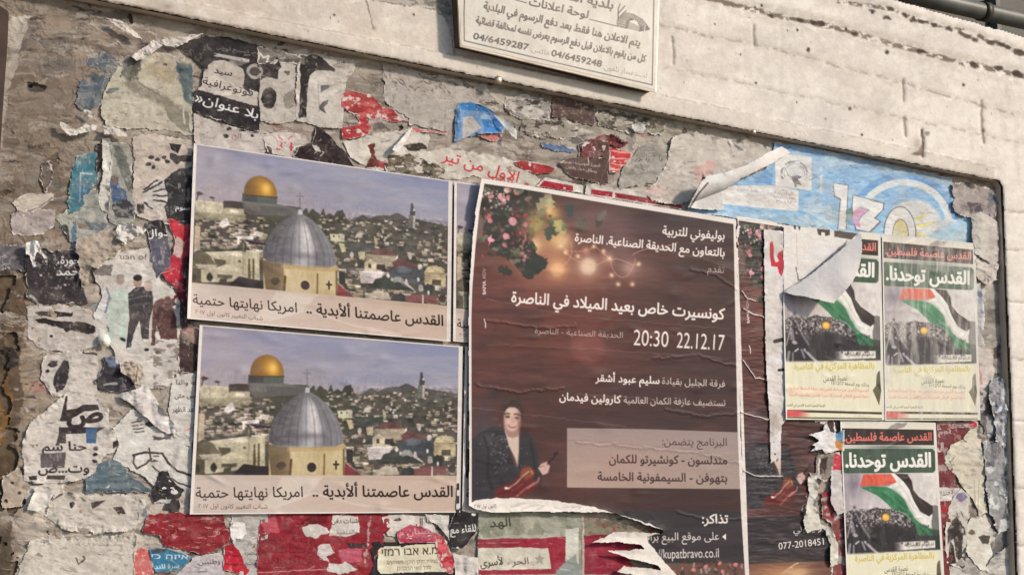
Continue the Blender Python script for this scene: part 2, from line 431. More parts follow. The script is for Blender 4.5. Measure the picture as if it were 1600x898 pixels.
joint([(1310, 3), (1390, 14), (1440, 33), (1520, 53), (1600, 84), (1760, 125)], 5, (84, 70, 60), .8, .50, .002, 4)
for x, y, r in ((1391, 14, 4), (1415, 24, 4), (1427, 32, 4), (1440, 34, 4), (1460, 40, 4), (1482, 46, 4), (1503, 53, 4), (1512, 57, 4), (1523, 62, 4), (1548, 67, 5), (1566, 70, 4), (1576, 74, 4), (1592, 82, 7), (1362, 18, 3), (1386, 28, 4)):
    s.ell(x, y, r * 1.5, r * .8, (66, 53, 44), .85, rot=.3, warp=2, seed=x, soft=2)
for p, wd in (([(1411, 124), (1413, 158)], 3), ([(1412, 185), (1415, 212)], 3.2), ([(1533, 158), (1535, 205)], 3), ([(1535, 205), (1538, 224)], 4), ([(1050, 58), (1052, 100)], 2), ([(1178, 40), (1178, 72)], 2.4)):
    s.line(p, wd, (128, 108, 90), a=.75, warp=1.5, seed=int(p[0][0]), soft=2, dz=-.0018)
for x, y, r in ((1263, 78, 3), (1386, 82, 3), (1505, 133, 2.4), (1347, 211, 2), (1290, 186, 1.6), (1246, 47, 1.8), (1328, 170, 2.4), (1245, 160, 1.5), (1322, 46, 2), (1190, 9, 2), (1180, 12, 1.6), (1157, 85, 1.7), (1117, 38, 1.4), (1181, 130, 1.8), (1230, 48, 1.2), (1363, 20, 2.4), (522, 24, 1.7), (647, 23, 1.8), (516, 28, 1.2)):
    s.ell(x, y, r, r * 1.25, (52, 42, 36), .9, warp=.8, seed=x)
# flaked paint left of the plate, and the blackened edge under it
s.poly([(660, -20), (712, -20), (712, 92), (706, 66), (700, 40), (690, 22), (672, 10), (640, 8), (600, 2), (560, -6), (560, -30)], (170, 160, 148), .85, warp=5, wsc=14, seed=4)
s.line([(560, -4), (605, 3), (645, 10), (675, 12), (692, 24), (702, 42), (708, 68), (708, 92)], 2.2, (112, 100, 88), .8, warp=4, wsc=14, seed=4, wear=.42)
s.line([(572, 2), (578, 22), (583, 44)], 2.4, (120, 106, 92), .8, warp=1.5, seed=8)
s.glow(584, 45, 3, 3, (90, 76, 64), .7)
s.poly([(612, -10), (690, -14), (709, 20), (706, 26), (680, 12), (640, 4)], (86, 80, 74), .55, warp=5, seed=10, wear=.42)
for x, y, rx, ry, c, a in ((250, 6, 30, 9, (150, 132, 116), .5), (262, 11, 8, 4, (96, 80, 70), .8), (470, 20, 60, 14, (188, 174, 160), .5), (600, 55, 90, 18, (212, 196, 178), .5), (690, 66, 26, 24, (222, 206, 188), .6),
                             (1040, 30, 18, 60, (206, 194, 182), .5), (1290, 200, 30, 40, (208, 198, 188), .6), (1225, 190, 26, 50, (206, 195, 184), .5)):
    s.glow(x, y, rx, ry, c, a)
# smooth cement lip above the opening
lip = np.interp(X[0], [-60, 150, 400, 800, 1100, 1561, 1760], [-80, -25, 26, 104, 162, 262, 300])[None]
k = sst(-2, 2, Y - lip) * (X < 1556)
s.mix(np.s_[:, :], k * .45, (214, 200, 184)); s.z += .004 * k
s.line([(-60, -80), (150, -25), (400, 26), (800, 104), (1100, 162), (1556, 262)], 2.2, (150, 134, 118), .55, soft=2.5, warp=1.6, seed=9, wear=.42)
s.line([(150, -2), (400, 46), (800, 131), (1200, 212), (1556, 281)], 3, (150, 132, 114), .5, soft=3, warp=2, seed=12, wear=.4)
# right-hand reveal edge: blocks and dirty arris
for y0 in (330, 390, 470, 560, 655, 760, 850): s.line([(1566, y0), (1600, y0 + 2), (1700, y0 + 12)], 3, (160, 146, 130), .6, warp=2, seed=y0, soft=2, wear=.42, dz=-.0015)
s.line([(1564, 292), (1582, 640), (1594, 980)], 5, (182, 168, 152), .6, warp=2, seed=3, soft=4)
s.glow(1530, 262, 30, 14, (170, 156, 142), .4)
s.line([(1440, 203), (1441, 222), (1442, 244)], 3.6, (92, 76, 64), .9, warp=1.2, dz=-.003); s.poly([(1424, 241), (1434, 236), (1440, 226), (1441, 244)], (104, 90, 78), .9, warp=2, soft=2); s.ell(1449, 209, 5, 4, (140, 124, 108), .8, warp=2); s.glow(1434, 226, 8, 14, (170, 154, 138), .6)
for x, y, rx, ry, a in ((1150, 60, 40, 16, .5), (1265, 95, 46, 14, .5), (1330, 130, 22, 40, .45), (1372, 150, 20, 60, .4), (1120, 100, 60, 20, .4), (1480, 120, 50, 14, .4), (1180, 170, 26, 30, .45), (1420, 60, 60, 10, .4), (1560, 150, 30, 20, .4), (1060, 90, 20, 60, .45)): s.glow(x, y, rx, ry, (206, 192, 178), a)
s.grain(.07, 1.8, 4); s.grain(.06, 9, 14)
for k in range(26):
    r = random.Random(900 + k); x = r.uniform(420, 1590); y = np.interp(x, [150, 1560], [-30, 250]) - r.uniform(20, 180); s.line([(x, y), (x + r.uniform(-2, 3), y + r.uniform(20, 70))], r.uniform(2, 6), (186, 172, 156), .28, warp=3, seed=k, soft=5, wear=.42)
for k in range(120):
    r = random.Random(1200 + k); x = r.uniform(380, 1590); y = np.interp(x, [150, 1560], [0, 282]) - r.uniform(2, 230); s.ell(x, y, r.uniform(.5, 1.3), r.uniform(.5, 1.5), (110, 94, 80), r.uniform(.3, .8), warp=.6, seed=k)
yt = np.interp(X[0], [-60, 1330, 1395, 1600, 1760], [-412, -19, -1, 57, 103])[None] + 3.0 * (fbm(X / 14, Y * 0 + 3, 2, 3) - .5)
d = sdpoly(X + 1.6 * (fbm(X / 7, Y / 7, 1, 3) - .5), Y + 3.4 * (fbm(X / 9, Y / 9, 5, 3) - .5), OPEN)
s.m = ((Y > yt) & (d > 0)).astype(float)
s.z -= .004 * np.exp(-np.abs(Y - yt) / 5) + .003 * np.exp(-np.abs(d) / 2.2)
s.c *= (1 + .10 * (fbm(X / 34, Y / 24, 17, 5, .6) - .5))[..., None]
wall = empty('stone_wall'); tag(wall, 'cream painted stone wall round the notice board, with dark weathered joints and its top at upper right', 'wall')
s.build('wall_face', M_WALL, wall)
rv = mat_plain('wall_reveal_render', (206, 192, 174), rough=.9, scale=30, var=.22)
def wallstrip(name, pts, h0, h1, flip, m):
    P = ray([p[0] for p in pts], [p[1] for p in pts], HW); a = P.copy(); b = P.copy(); a[:, 1] = -h1; b[:, 1] = -h0
    bmx = bmesh.new(); A = [bmx.verts.new(p) for p in a]; B = [bmx.verts.new(p) for p in b]
    for i in range(len(A) - 1): bmx.faces.new((A[i], A[i + 1], B[i + 1], B[i]) if not flip else (A[i], B[i], B[i + 1], A[i + 1]))
    mm = bpy.data.meshes.new(name); bmx.to_mesh(mm); bmx.free(); mm.materials.append(m)
    o = bpy.data.objects.new(name, mm); COL.objects.link(o); o.parent = wall; return o
wallstrip('opening_reveal', [(-200, -86), (-40, -39), (150, -1), (1561, 282), (1566, 291), (1580, 640), (1592, 985)], -.001, HW - .0035, False, rv)
wallstrip('coping', [(-60, -409), (1330, -16), (1395, 2), (1600, 60), (1720, 94)], -.22, HW - .005, True, mat_plain('wall_top_cement', (120, 108, 96), rough=.9))
# the lower body of the wall, down to the ground, and left and right of the picture
wb = bmesh.new()
def bx(x0, x1, y0, y1, z0, z1):
    v = [wb.verts.new((x, y, z)) for x in (x0, x1) for y in (y0, y1) for z in (z0, z1)]
    for q in ((0, 1, 3, 2), (4, 6, 7, 5), (0, 4, 5, 1), (2, 3, 7, 6), (0, 2, 6, 4), (1, 5, 7, 3)): wb.faces.new([v[i] for i in q])
ztop = float(ray(1395, 2, HW)[2])
bx(-6, 9, .012, .22, 0, ztop - .012); bx(-6, 9, -HW + .002, .012, 0, float(ray(0, 1000, HW)[2]) - .25)
mm = bpy.data.meshes.new('wall_body'); wb.to_mesh(mm); wb.free(); mm.materials.append(mat_plain('wall_stone', (214, 200, 184), rough=.9, scale=14, var=.12))
o = bpy.data.objects.new('wall_body', mm); COL.objects.link(o); o.parent = wall

# ---- pipe along the wall top and the dark fence behind it
def tube(name, P, r, mat, parent=None, seg=20):
    bmx = bmesh.new(); rings = []; P = [Vector(p) for p in P]
    for i, p in enumerate(P):
        t = (P[min(i + 1, len(P) - 1)] - P[max(i - 1, 0)]).normalized(); u = t.cross(Vector((0, 1, 0.01))).normalized(); v = t.cross(u)
        rings.append([bmx.verts.new(p + r * (math.cos(a) * u + math.sin(a) * v)) for a in [2 * math.pi * k / seg for k in range(seg)]])
    for a, b in zip(rings, rings[1:]):
        for k in range(seg): bmx.faces.new((a[k], a[(k + 1) % seg], b[(k + 1) % seg], b[k]))
    bmx.faces.new(rings[0][::-1]); bmx.faces.new(rings[-1])
    bmesh.ops.recalc_face_normals(bmx, faces=bmx.faces)
    for f in bmx.faces: f.smooth = len(f.verts) == 4
    mm = bpy.data.meshes.new(name); bmx.to_mesh(mm); bmx.free(); mm.materials.append(mat)
    o = bpy.data.objects.new(name, mm); COL.objects.link(o)
    if parent: o.parent = parent
    return o
hp = -.050
m_pipe = mat_plain('grey_painted_pipe', (96, 102, 98), rough=.45, scale=40, var=.2)
pp = ray([1380, 1480, 1600, 1720, 1900], [-18, 6, 33, 61, 104], hp)
pipe = empty('pipe'); tag(pipe, 'grey metal pipe lying along the top of the wall at upper right', 'pipe')
tube('pipe_body', pp, .0155, m_pipe, pipe)
c0 = ray([1532, 1541], [17.5, 19.5], hp); tube('pipe_clip', c0, .0178, mat_plain('clip_steel', (70, 68, 62), rough=.5, metal=.5), pipe)
fen = empty('metal_fence'); tag(fen, 'dark green metal fence behind the pipe above the wall', 'fence')
m_f = mat_plain('fence_dark_green', (42, 50, 44), rough=.6, scale=12, var=.3)
fz0, fz1 = ztop - .02, ztop + 2.2
def box(name, x0, x1, y0, y1, z0, z1, mat, parent):
    bmx = bmesh.new(); v = [bmx.verts.new((x, y, z)) for x in (x0, x1) for y in (y0, y1) for z in (z0, z1)]
    for q in ((0, 1, 3, 2), (4, 6, 7, 5), (0, 4, 5, 1), (2, 3, 7, 6), (0, 2, 6, 4), (1, 5, 7, 3)): bmx.faces.new([v[i] for i in q])
    bmesh.ops.recalc_face_normals(bmx, faces=bmx.faces)
    mm = bpy.data.meshes.new(name); bmx.to_mesh(mm); bmx.free(); mm.materials.append(mat)
    o = bpy.data.objects.new(name, mm); COL.objects.link(o); o.parent = parent; return o
box('fence_sheet', -5, 6.5, .205, .212, fz0, fz1, m_f, fen)
m_fp = mat_plain('fence_post_grey', (92, 98, 92), rough=.6)
fx = float(ray(1558, 4, -.19)[0])
for k in range(-9, 6): box('fence_post', fx + k * .62 - .006, fx + k * .62 + .006, .188, .204, fz0, fz1, m_fp, fen)

# ---- the board itself
board = empty('notice_board'); tag(board, 'weathered notice board set back in the wall, buried under torn posters', 'notice board')
s = Sheet(box=(-60, -60, 1620, 930), step=4, h=.0)
s.fill((104, 86, 68)); s.mix(np.s_[:, :], .7 * sst(.4, .65, fbm(s.X / 60, s.Y / 18, 2, 5, .6)), (74, 60, 48))
s.mix(np.s_[:, :], .5 * sst(.5, .7, fbm(s.X / 22, s.Y / 30, 12, 5, .6)), (150, 128, 104)); s.grain(.12, 4, 3)
s.m = (sdpoly(s.X, s.Y, OPEN) < 14).astype(float)
s.build('board_panel', M_MATT, board)
m_wood = mat_plain('dark_brown_wood', (62, 46, 38), rough=.7, scale=40, var=.35)
prism('side_post', [(-60, -30), (14, 18), (12, 70), (6, 150), (1, 228), (-14, 420), (-60, 420)], .0005, .012, m_wood, board, bevel=.001)
m_bolt = mat_plain('bolt_steel', (190, 178, 164), rough=.4, metal=.6)
def bolt(px, py, h, r, par, name='bolt'):
    c = ray(px, py, h); bmx = bmesh.new()
    bmesh.ops.create_uvsphere(bmx, u_segments=16, v_segments=8, radius=r)
    for v in bmx.verts: v.co.y *= .55
    for f in bmx.faces: f.smooth = True
    mm = bpy.data.meshes.new(name); bmx.to_mesh(mm); bmx.free(); mm.materials.append(m_bolt)
    o = bpy.data.objects.new(name, mm); COL.objects.link(o); o.location = c; o.parent = par
bolt(779, 125, HW + .004, .0055, wall, 'bolt'); bolt(1178, 206, HW + .004, .004, wall, 'bolt')

# ---- municipal plate
sg = empty('metal_sign'); tag(sg, 'white enamelled notice plate with black Arabic lettering and telephone numbers, fixed above the board', 'sign')
HS = HW + .022
PQ = [(712, -80), (1030, -5), (1026, 143), (720, 71)]
prism('backing_box', [(713, -64), (1024, 6), (1021, 141), (721, 68)], HW - .004, HS - .0032, mat_plain('sign_backing_brown', (92, 78, 64), rough=.8), sg)
prism('plate', [(711, -84), (1031, -10), (1026, 145), (719, 73)], HS - .003, HS - .0003, mat_plain('sign_metal_edge', (200, 190, 176), rough=.45, metal=.2), sg, bevel=.0006)
s = Sheet(quad=[(713, -82), (1029, -8), (1024, 143), (721, 71)], step=.8, h=HS)
s.fill((206, 199, 186)); s.mix(np.s_[:, :], .5 * sst(.4, .7, fbm(s.X / 70, s.Y / 30, 3, 4)), (190, 182, 168))
ink = (50, 44, 40)
s.line([(727, -40), (725, 20), (725.5, 64), (880, 101), (1019, 133), (1020, 90), (1021, 28), (1022, -10)], 1.7, ink)
s.line([(716, 70), (880, 107), (1025, 141)], 1.2, (120, 108, 96), .7)
s.text('بلدية الناصرة', (848, -9), (957, 15), 13, ink, .034)
s.text('لوحة اعلانات', (826, 8), (918, 29), 12, ink, .034)
s.line([(921, 30.5), (963, 41)], 1.5, ink); s.line([(790, -4), (823, 5)], 1.5, ink)
s.text('يتم الاعلان هنا فقط بعد دفع الرسوم في البلدية', (755, 14), (999, 73), 11.5, ink, .034)
s.text('كل من يقوم بالاعلان قبل دفع الرسوم يعرض نفسه لمخالفة قضائية', (743, 36), (1008, 97), 10.5, ink, .034)
s.text('للاستفسار تلفون:', (942, 108), (1010, 122), 8, ink, .0, a=.62, wear=.36)
s.text('04/6459248', (861, 87.5), (939, 105), 9.5, ink, .03, latin=True)
s.text('فاكس:', (828, 80), (857, 87), 7.5, ink, .0, a=.62, wear=.36)
s.text('04/6459287', (739, 61), (825, 79), 9.5, ink, .03, latin=True)
# emblem: a masonry arch with a small figure
T = lambda pts: pts
s.poly([(963, 42), (964, 28), (966, 8), (970, 6), (972, 14), (978, 6), (979, 12), (974, 21), (984, 20), (1000, 26), (1010, 36), (1016, 46), (998, 51), (978, 44)], (206, 199, 186))
s.poly([(963, 42), (964, 30), (976, 19), (990, 22), (1004, 30), (1012, 40), (1015, 47), (1000, 45), (996, 35), (987, 28), (980, 32), (978, 45)], (96, 88, 80), .9)
s.poly([(980, 45), (983, 35), (990, 37), (999, 42), (999, 50)], (150, 142, 130))
s.poly([(976, 45), (979, 33), (986, 28), (993, 31), (984, 33), (981, 45)], ink)
s.poly([(998, 50), (1000, 42), (1010, 39), (1016, 46), (1012, 48)], ink); s.line([(1008, 40), (1007, 49)], 1.2, (206, 199, 186))
s.line([(966, 32), (966, 14), (969, 7)], 2, ink); s.line([(966, 22), (976, 10)], 2, ink); s.line([(969, 26), (978, 17)], 1.6, ink)
for y in (33, 37, 41): s.line([(963, y - 3), (978, y + 1)], .7, (190, 182, 170), .9)
for p in ((967, 33), (972, 37), (968, 40), (975, 33)): s.line([p, (p[0], p[1] + 4)], .7, (190, 182, 170), .9)
for t in np.linspace(.1, .95, 9): s.line([(978 + 34 * t, 20 + 22 * t ** 1.6), (983 + 22 * t, 27 + 20 * t ** 1.7)], .7, (190, 182, 170), .8)
for t in (41, 45): s.line([(980, t - 2), (999, t + 3)], .7, (110, 102, 92), .8)
s.fade(.28, (176, 160, 142), (9, 26), 5, .58); s.grain(.05, 3, 2)
s.z += .0005 * (fbm(s.X / 40, s.Y / 40, 2, 2) - .5)
s.build('sign_face', M_SIGN, sg)
# ================================================================== pulped paper layers on the board: nobody could count these
s = Sheet(box=(-40, -30, 1600, 915), step=1.15, h=.0022)
X, Y = s.X, s.Y
s.fill((158, 143, 129))
for x, y, rx, ry, c, a in ((60, 120, 170, 150, (142, 125, 109), .95), (60, 310, 110, 110, (138, 121, 106), .9), (30, 560, 70, 260, (126, 106, 86), .9), (150, 820, 180, 90, (190, 177, 162), .9), (380, 90, 130, 40, (168, 156, 144), .8), (700, 170, 160, 60, (150, 140, 129), .9),
                             (990, 190, 200, 40, (150, 140, 126), .7), (1090, 260, 100, 60, (196, 186, 172), .9), (160, 560, 120, 100, (176, 162, 147), .8), (1545, 600, 40, 260, (160, 152, 142), .9), (240, 300, 80, 90, (150, 146, 136), .5), (140, 330, 50, 70, (150, 135, 121), .6)):
    s.glow(x, y, rx, ry, c, a)
tone = s.c.copy()
qx = 60 * (fbm(X / 80, Y / 60, 71, 3) - .5); qy = 70 * (fbm(X / 70, Y / 80, 75, 3) - .5)
for k in range(11):                                  # torn layers, one over the other
    sx, sy = [(190, 120), (120, 60), (90, 80), (150, 44), (70, 60), (110, 50), (60, 44), (80, 90), (40, 26), (130, 30), (34, 30)][k]
    n = fbm((X + qx) / sx + 3.1 * k, (Y + qy) / sy + 7.7 * k, 5 * k + 1, 5, .50)
    t = [.50, .54, .55, .56, .57, .56, .60, .57, .61, .60, .62][k]
    m = sst(t, t + .004, n); rim = np.exp(-((n - t - .005) / .007) ** 2) * sst(.4, .6, fbm(X / 20, Y / 20, k, 3))
    br = [1.10, .93, 1.12, .86, 1.08, 1.16, .80, 1.13, 1.18, .88, 1.16][k]
    wm = [1, 2, -3, 1, -4, 1, -2, 3, 0, 1, 1][k] / 255.0
    s.mix(np.s_[:, :], m * .75, np.clip(tone * br + np.array([wm, 0, -wm]), 0, .9))
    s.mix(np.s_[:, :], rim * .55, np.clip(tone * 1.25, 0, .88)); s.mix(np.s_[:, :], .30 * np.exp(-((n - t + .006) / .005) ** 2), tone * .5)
    s.z += m * .00025 + rim * .0004
k = sst(.35, .65, fbm(X / 60, Y / 46, 61, 4, .5))     # places scraped to smears
s.mix(np.s_[:, :], .75 * k, tone * (.72 + .56 * fbm((X + qx) / 34, (Y + 1.6 * qy) / 11, 40, 5, .5))[..., None])
for x, y, rx, ry, a in ((70, 100, 50, 40, .4), (110, 70, 60, 24, .35), (30, 200, 40, 30, .3), (150, 60, 50, 20, .3), (120, 300, 40, 40, .3), (40, 330, 40, 40, .25)):
    s.mix(np.s_[:, :], a * np.exp(-((X - x) / rx) ** 2 - ((Y - y) / ry) ** 2) * sst(.4, .6, fbm((X + qx) / 24, (Y + qy) / 16, 55, 4)), (112, 98, 86))
s.mix(np.s_[:, :], .75 * sst(.66, .70, fbm(X / 22, Y / 10, 47, 5, .55)) * sst(.5, .6, fbm(X / 90, Y / 60, 13, 3)), (66, 56, 48))           # dark flecks of old print
s.mix(np.s_[:, :], .4 * sst(.60, .68, fbm(X / 50, Y / 10, 33, 4, .5)) * sst(.45, .6, fbm(X / 80, Y / 60, 15, 3)), (104, 92, 80))
# bare board and grime down the left-hand edge
for pts, c, sd_ in (([(-40, 430), (36, 440), (40, 500), (30, 560), (36, 620), (28, 690), (34, 740), (20, 800), (12, 915), (-40, 915)], (96, 78, 62), 3),
                    ([(-40, 540), (26, 545), (30, 572), (-40, 576)], (46, 42, 42), 7), ([(-40, 380), (24, 382), (40, 388), (40, 424), (0, 430), (-40, 430)], (72, 64, 60), 9),
                    ([(-40, 575), (14, 580), (20, 640), (8, 690), (-40, 690)], (128, 92, 50), 12), ([(-40, 840), (20, 838), (18, 915), (-40, 915)], (92, 82, 66), 15)):
    s.poly(pts, c, .88, warp=7, wsc=16, seed=sd_)
s.mix(np.s_[:, :], .55 * sst(46, 8, X) * (Y > 400) * sst(.4, .6, fbm(X / 18, Y / 26, 9, 5, .6)), (70, 58, 46))
s.poly([(30, 130), (100, 118), (118, 200), (40, 230), (22, 180)], (148, 130, 112), .5, warp=8, seed=33)
s.ell(56, 136, 16, 7, (40, 34, 32), .95, rot=.1, warp=5, seed=4); s.poly([(42, 128), (70, 133), (70, 144), (52, 144), (43, 138)], (42, 36, 33), 1, warp=3, seed=2)
for x, y, rx, ry in ((68, 98, 14, 12), (86, 100, 24, 3), (100, 103, 14, 16), (66, 110, 12, 8), (48, 44, 22, 8), (90, 70, 30, 10), (150, 25, 50, 8), (40, 60, 16, 20)):
    s.ell(x, y, rx, ry, (92, 84, 80), .5, warp=7, seed=x)
s.line([(80, 98), (104, 103)], 4, (52, 54, 74), .75, warp=2)
for pts in ([(16, 26), (32, 34), (40, 28), (60, 26), (44, 24)], ): s.poly(pts, (226, 214, 200), .9, warp=3, seed=4)
s.poly([(14, 30), (28, 28), (44, 34), (36, 64), (24, 110), (10, 150), (4, 210), (0, 260), (-20, 260), (2, 120)], (204, 192, 178), .8, warp=5, seed=8)
for k in range(34):                                  # horizontal scrapes
    r = random.Random(k); x = r.uniform(10, 260); y = r.uniform(150, 380); L = r.uniform(12, 70)
    s.line([(x, y), (x + L * .5, y + r.uniform(-2, 3)), (x + L, y + r.uniform(-3, 6))], r.uniform(.8, 2), (112, 96, 82) if k % 3 else (206, 194, 180), .5, warp=2, seed=k, wear=.45)
# band of old print under the lip, in the middle and on the right
for k in range(60):
    r = random.Random(100 + k); x = r.uniform(595, 1200); y = np.interp(x, [595, 1200], [112, 232]) + r.uniform(-10, 75); L = r.uniform(6, 42)
    s.poly([(x, y), (x + L * .5, y - r.uniform(1, 5)), (x + L, y + r.uniform(2, 8)), (x + L * .4, y + r.uniform(3, 9))], [(66, 58, 52), (108, 98, 90), (92, 88, 88), (206, 196, 184), (120, 104, 84)][k % 5], .75, warp=5, wsc=8, seed=k)
# hundreds of little remnants, left of the view posters and round the rest
for k in range(620):
    r = random.Random(2000 + k)
    if k < 420: x, y = r.uniform(4, 308), r.uniform(30, 900)
    elif k < 520: x, y = r.uniform(300, 1200), r.uniform(60, 260); y += (x - 300) * .1
    else: x, y = r.uniform(1440, 1575), r.uniform(300, 905)
    L = r.uniform(2, 13) * (1.6 if k % 7 == 0 else 1); c = [(206, 196, 184), (122, 112, 104), (74, 66, 62), (194, 182, 168), (150, 138, 126), (216, 206, 196), (98, 94, 96), (146, 92, 86), (112, 122, 124), (56, 50, 48), (184, 170, 150)][k % 11]
    if x < 170 and y < 430 and k % 3: continue
    n = r.randint(4, 7); P = [(x + L * r.uniform(.35, 1) * math.cos(t) * 1.9, y + L * r.uniform(.3, .8) * math.sin(t) * .8 + .15 * L * math.cos(t)) for t in sorted(r.uniform(0, 6.28) for _ in range(n))]
    s.poly(P, c, r.uniform(.35, .8), warp=5, wsc=7, seed=k)
# smeared paste and rubbed-off ink, dragged sideways
fx, fy = X + .6 * qx + 8 * (fbm(X / 12, Y / 12, 61, 3) - .5), Y - .08 * X + .30 * qy + 7 * (fbm(X / 14, Y / 14, 66, 3) - .5)
for sc_, sy_, t_, c, a_, sd0 in ((46, 9, .55, (190, 178, 165), .65, 81), (60, 12, .58, (98, 86, 78), .5, 87), (30, 5, .60, (206, 196, 184), .6, 93), (34, 6, .62, (74, 66, 62), .5, 99), (80, 20, .54, (168, 154, 140), .5, 105), (24, 30, .60, (182, 170, 158), .5, 111)):
    s.mix(np.s_[:, :], .8 * a_ * sst(.40, .60, fbm(X / 70, Y / 50, sd0 + 3, 3)) * sst(t_, t_ + .07, fbm(fx / sc_, fy / sy_, sd0, 5, .6)), c)
s.c *= (1 - .16 * np.exp(-((X - 50) / 120) ** 2 - ((Y - 200) / 190) ** 2)[..., None] * np.array([1, 1.06, 1.12]))   # paste darker and browner round the upper left
s.z += .0003 * fbm(fx / 30, fy / 9, 121, 4, .5)
# lower left: pale crumbs with black dots
for x, y, r in ((19, 754, 3), (9, 782, 4), (2, 795, 4), (112, 787, 4), (144, 802, 3), (196, 824, 3), (222, 868, 2), (110, 805, 3), (80, 893, 3), (60, 870, 3)): s.ell(x, y, r, r * .8, (52, 44, 40), .9, warp=2, seed=x)
s.line([(118, 872), (124, 880), (132, 872), (130, 868)], 2, (70, 60, 54), .8, warp=2)
s.line([(30, 845), (110, 836), (190, 832), (215, 834)], 1.4, (224, 214, 202), .7, warp=4, seed=3)
s.line([(36, 846), (54, 848)], 3, (120, 104, 88), .8, warp=2, seed=5)
s.poly([(45, 762), (55, 758), (110, 748), (70, 800), (42, 800)], (212, 202, 190), .8, warp=5, seed=21)
# right-hand column beside the post
for k in range(46):
    r = random.Random(300 + k); y = r.uniform(300, 910); x = r.uniform(1478, 1572); L = r.uniform(5, 26)
    s.poly([(x, y), (x + L * .6, y - L * .5), (x + L * .7, y + L), (x - L * .2, y + L * .8)], [(92, 84, 78), (70, 64, 60), (204, 198, 190), (146, 140, 134), (226, 220, 212)][k % 5], .8, warp=5, wsc=8, seed=k)
s.mix(np.s_[:, :], .6 * sst(.48, .6, fbm(X / 9, Y / 24, 21, 5, .6)) * sst(1515, 1535, X) * (Y > 640), (84, 84, 86))
s.grain(.05, 2.5, 5); s.grain(.07, 9, 9)
m_hole = fbm(X / 26, Y / 34, 19, 5, .6) + .30 * np.exp(-((X - 6) / 22) ** 2) * (Y > 430)
s.m = ((m_hole < .80) & (sdpoly(X, Y, OPEN) < 12)).astype(float)
s.z += .0016 * (fbm(X / 46, Y / 40, 8, 4, .45) - .5) + .00015 * (fbm(X / 6, Y / 6, 4, 3) - .5)
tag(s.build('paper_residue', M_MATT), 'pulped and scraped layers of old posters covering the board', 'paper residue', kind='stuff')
# ================================================================== torn pieces of older posters
G_SCR = 'torn poster pieces on the board'
def scrap(label, pts, col, paint=None, h=.0045, warp=3.0, wsc=10, rim=1.8, lift=.0016, seed=1, step=.95, wr=.0008, rimcol=(216, 205, 193), mott=.10, mat=None, name='paper_scrap', shapez=None, cat='paper scrap', wear=0.0, group=G_SCR, scuff=.8):
    p = np.array(pts, float); pad = warp * 1.5 + 2
    if h < .0078: h = .0032 + (h - .0042) * .62
    warp *= 1.25; rim *= .62; rimcol = tuple(.5 * np.array(rimcol) + .5 * np.array((206, 193, 179)))
    s = Sheet(box=(p[:, 0].min() - pad, p[:, 1].min() - pad, p[:, 0].max() + pad, p[:, 1].max() + pad), step=step, h=h)
    s.fill(col)
    if paint: paint(s)
    s.mix(np.s_[:, :], .5 * sst(.5, .7, fbm(s.X / 18, s.Y / 12, seed + 3, 5, .6)), np.clip(s.c * 1.12 + .02, 0, .9)); s.grain(mott, 9, seed); s.grain(.05, 2, seed + 2)
    if rim or wear: s.fade(.08 + wear * .7, (184, 170, 156), (18, 10), seed + 4, .54, .10)
    if rim or wear:                                     # scuffs, scratches and specks of the sheets above and below
        W_ = np.s_[:, :]
        pm = sst(.42, .62, fbm(s.X / 45, s.Y / 40, seed + 47, 3)); ax, ay = [(9, 4.5), (6, 7), (14, 5), (5, 10)][seed % 4]
        s.mix(W_, scuff * .55 * pm * sst(.60, .68, fbm(s.X / ax, s.Y / ay, seed + 41, 5, .6)), np.clip(s.c * .6 + .02, 0, 1))
        s.mix(W_, scuff * .60 * (1 - pm * .7) * sst(.61, .68, fbm(s.X / ay, s.Y / ax * 1.6, seed + 43, 5, .6)), (200, 188, 175))
        s.mix(W_, .20 * sst(.50, .70, fbm(s.X / 30, s.Y / 22, seed + 45, 4, .6)), (150, 136, 122))
        q = random.Random(seed)
        for k in range(int(len(s.X.ravel()) / 900) + 2):
            x, y, t, L = q.uniform(s.X.min(), s.X.max()), q.uniform(s.Y.min(), s.Y.max()), q.uniform(-.5, .5), q.uniform(4, 16)
            s.line([(x, y), (x + L * math.cos(t), y + L * math.sin(t))], q.uniform(.5, 1.4), [(216, 206, 196), (90, 78, 70), (180, 166, 152)][k % 3], .55, warp=2, seed=k, wear=.42)
    s.wrinkle(wr, (26, 14), seed)
    if shapez: s.z += shapez(s)
    s.cut(pts, warp, wsc, seed, rim, rimcol, lift)
    return tag(s.build(name, mat or M_MATT), label, cat, group)
INK = (48, 42, 42)
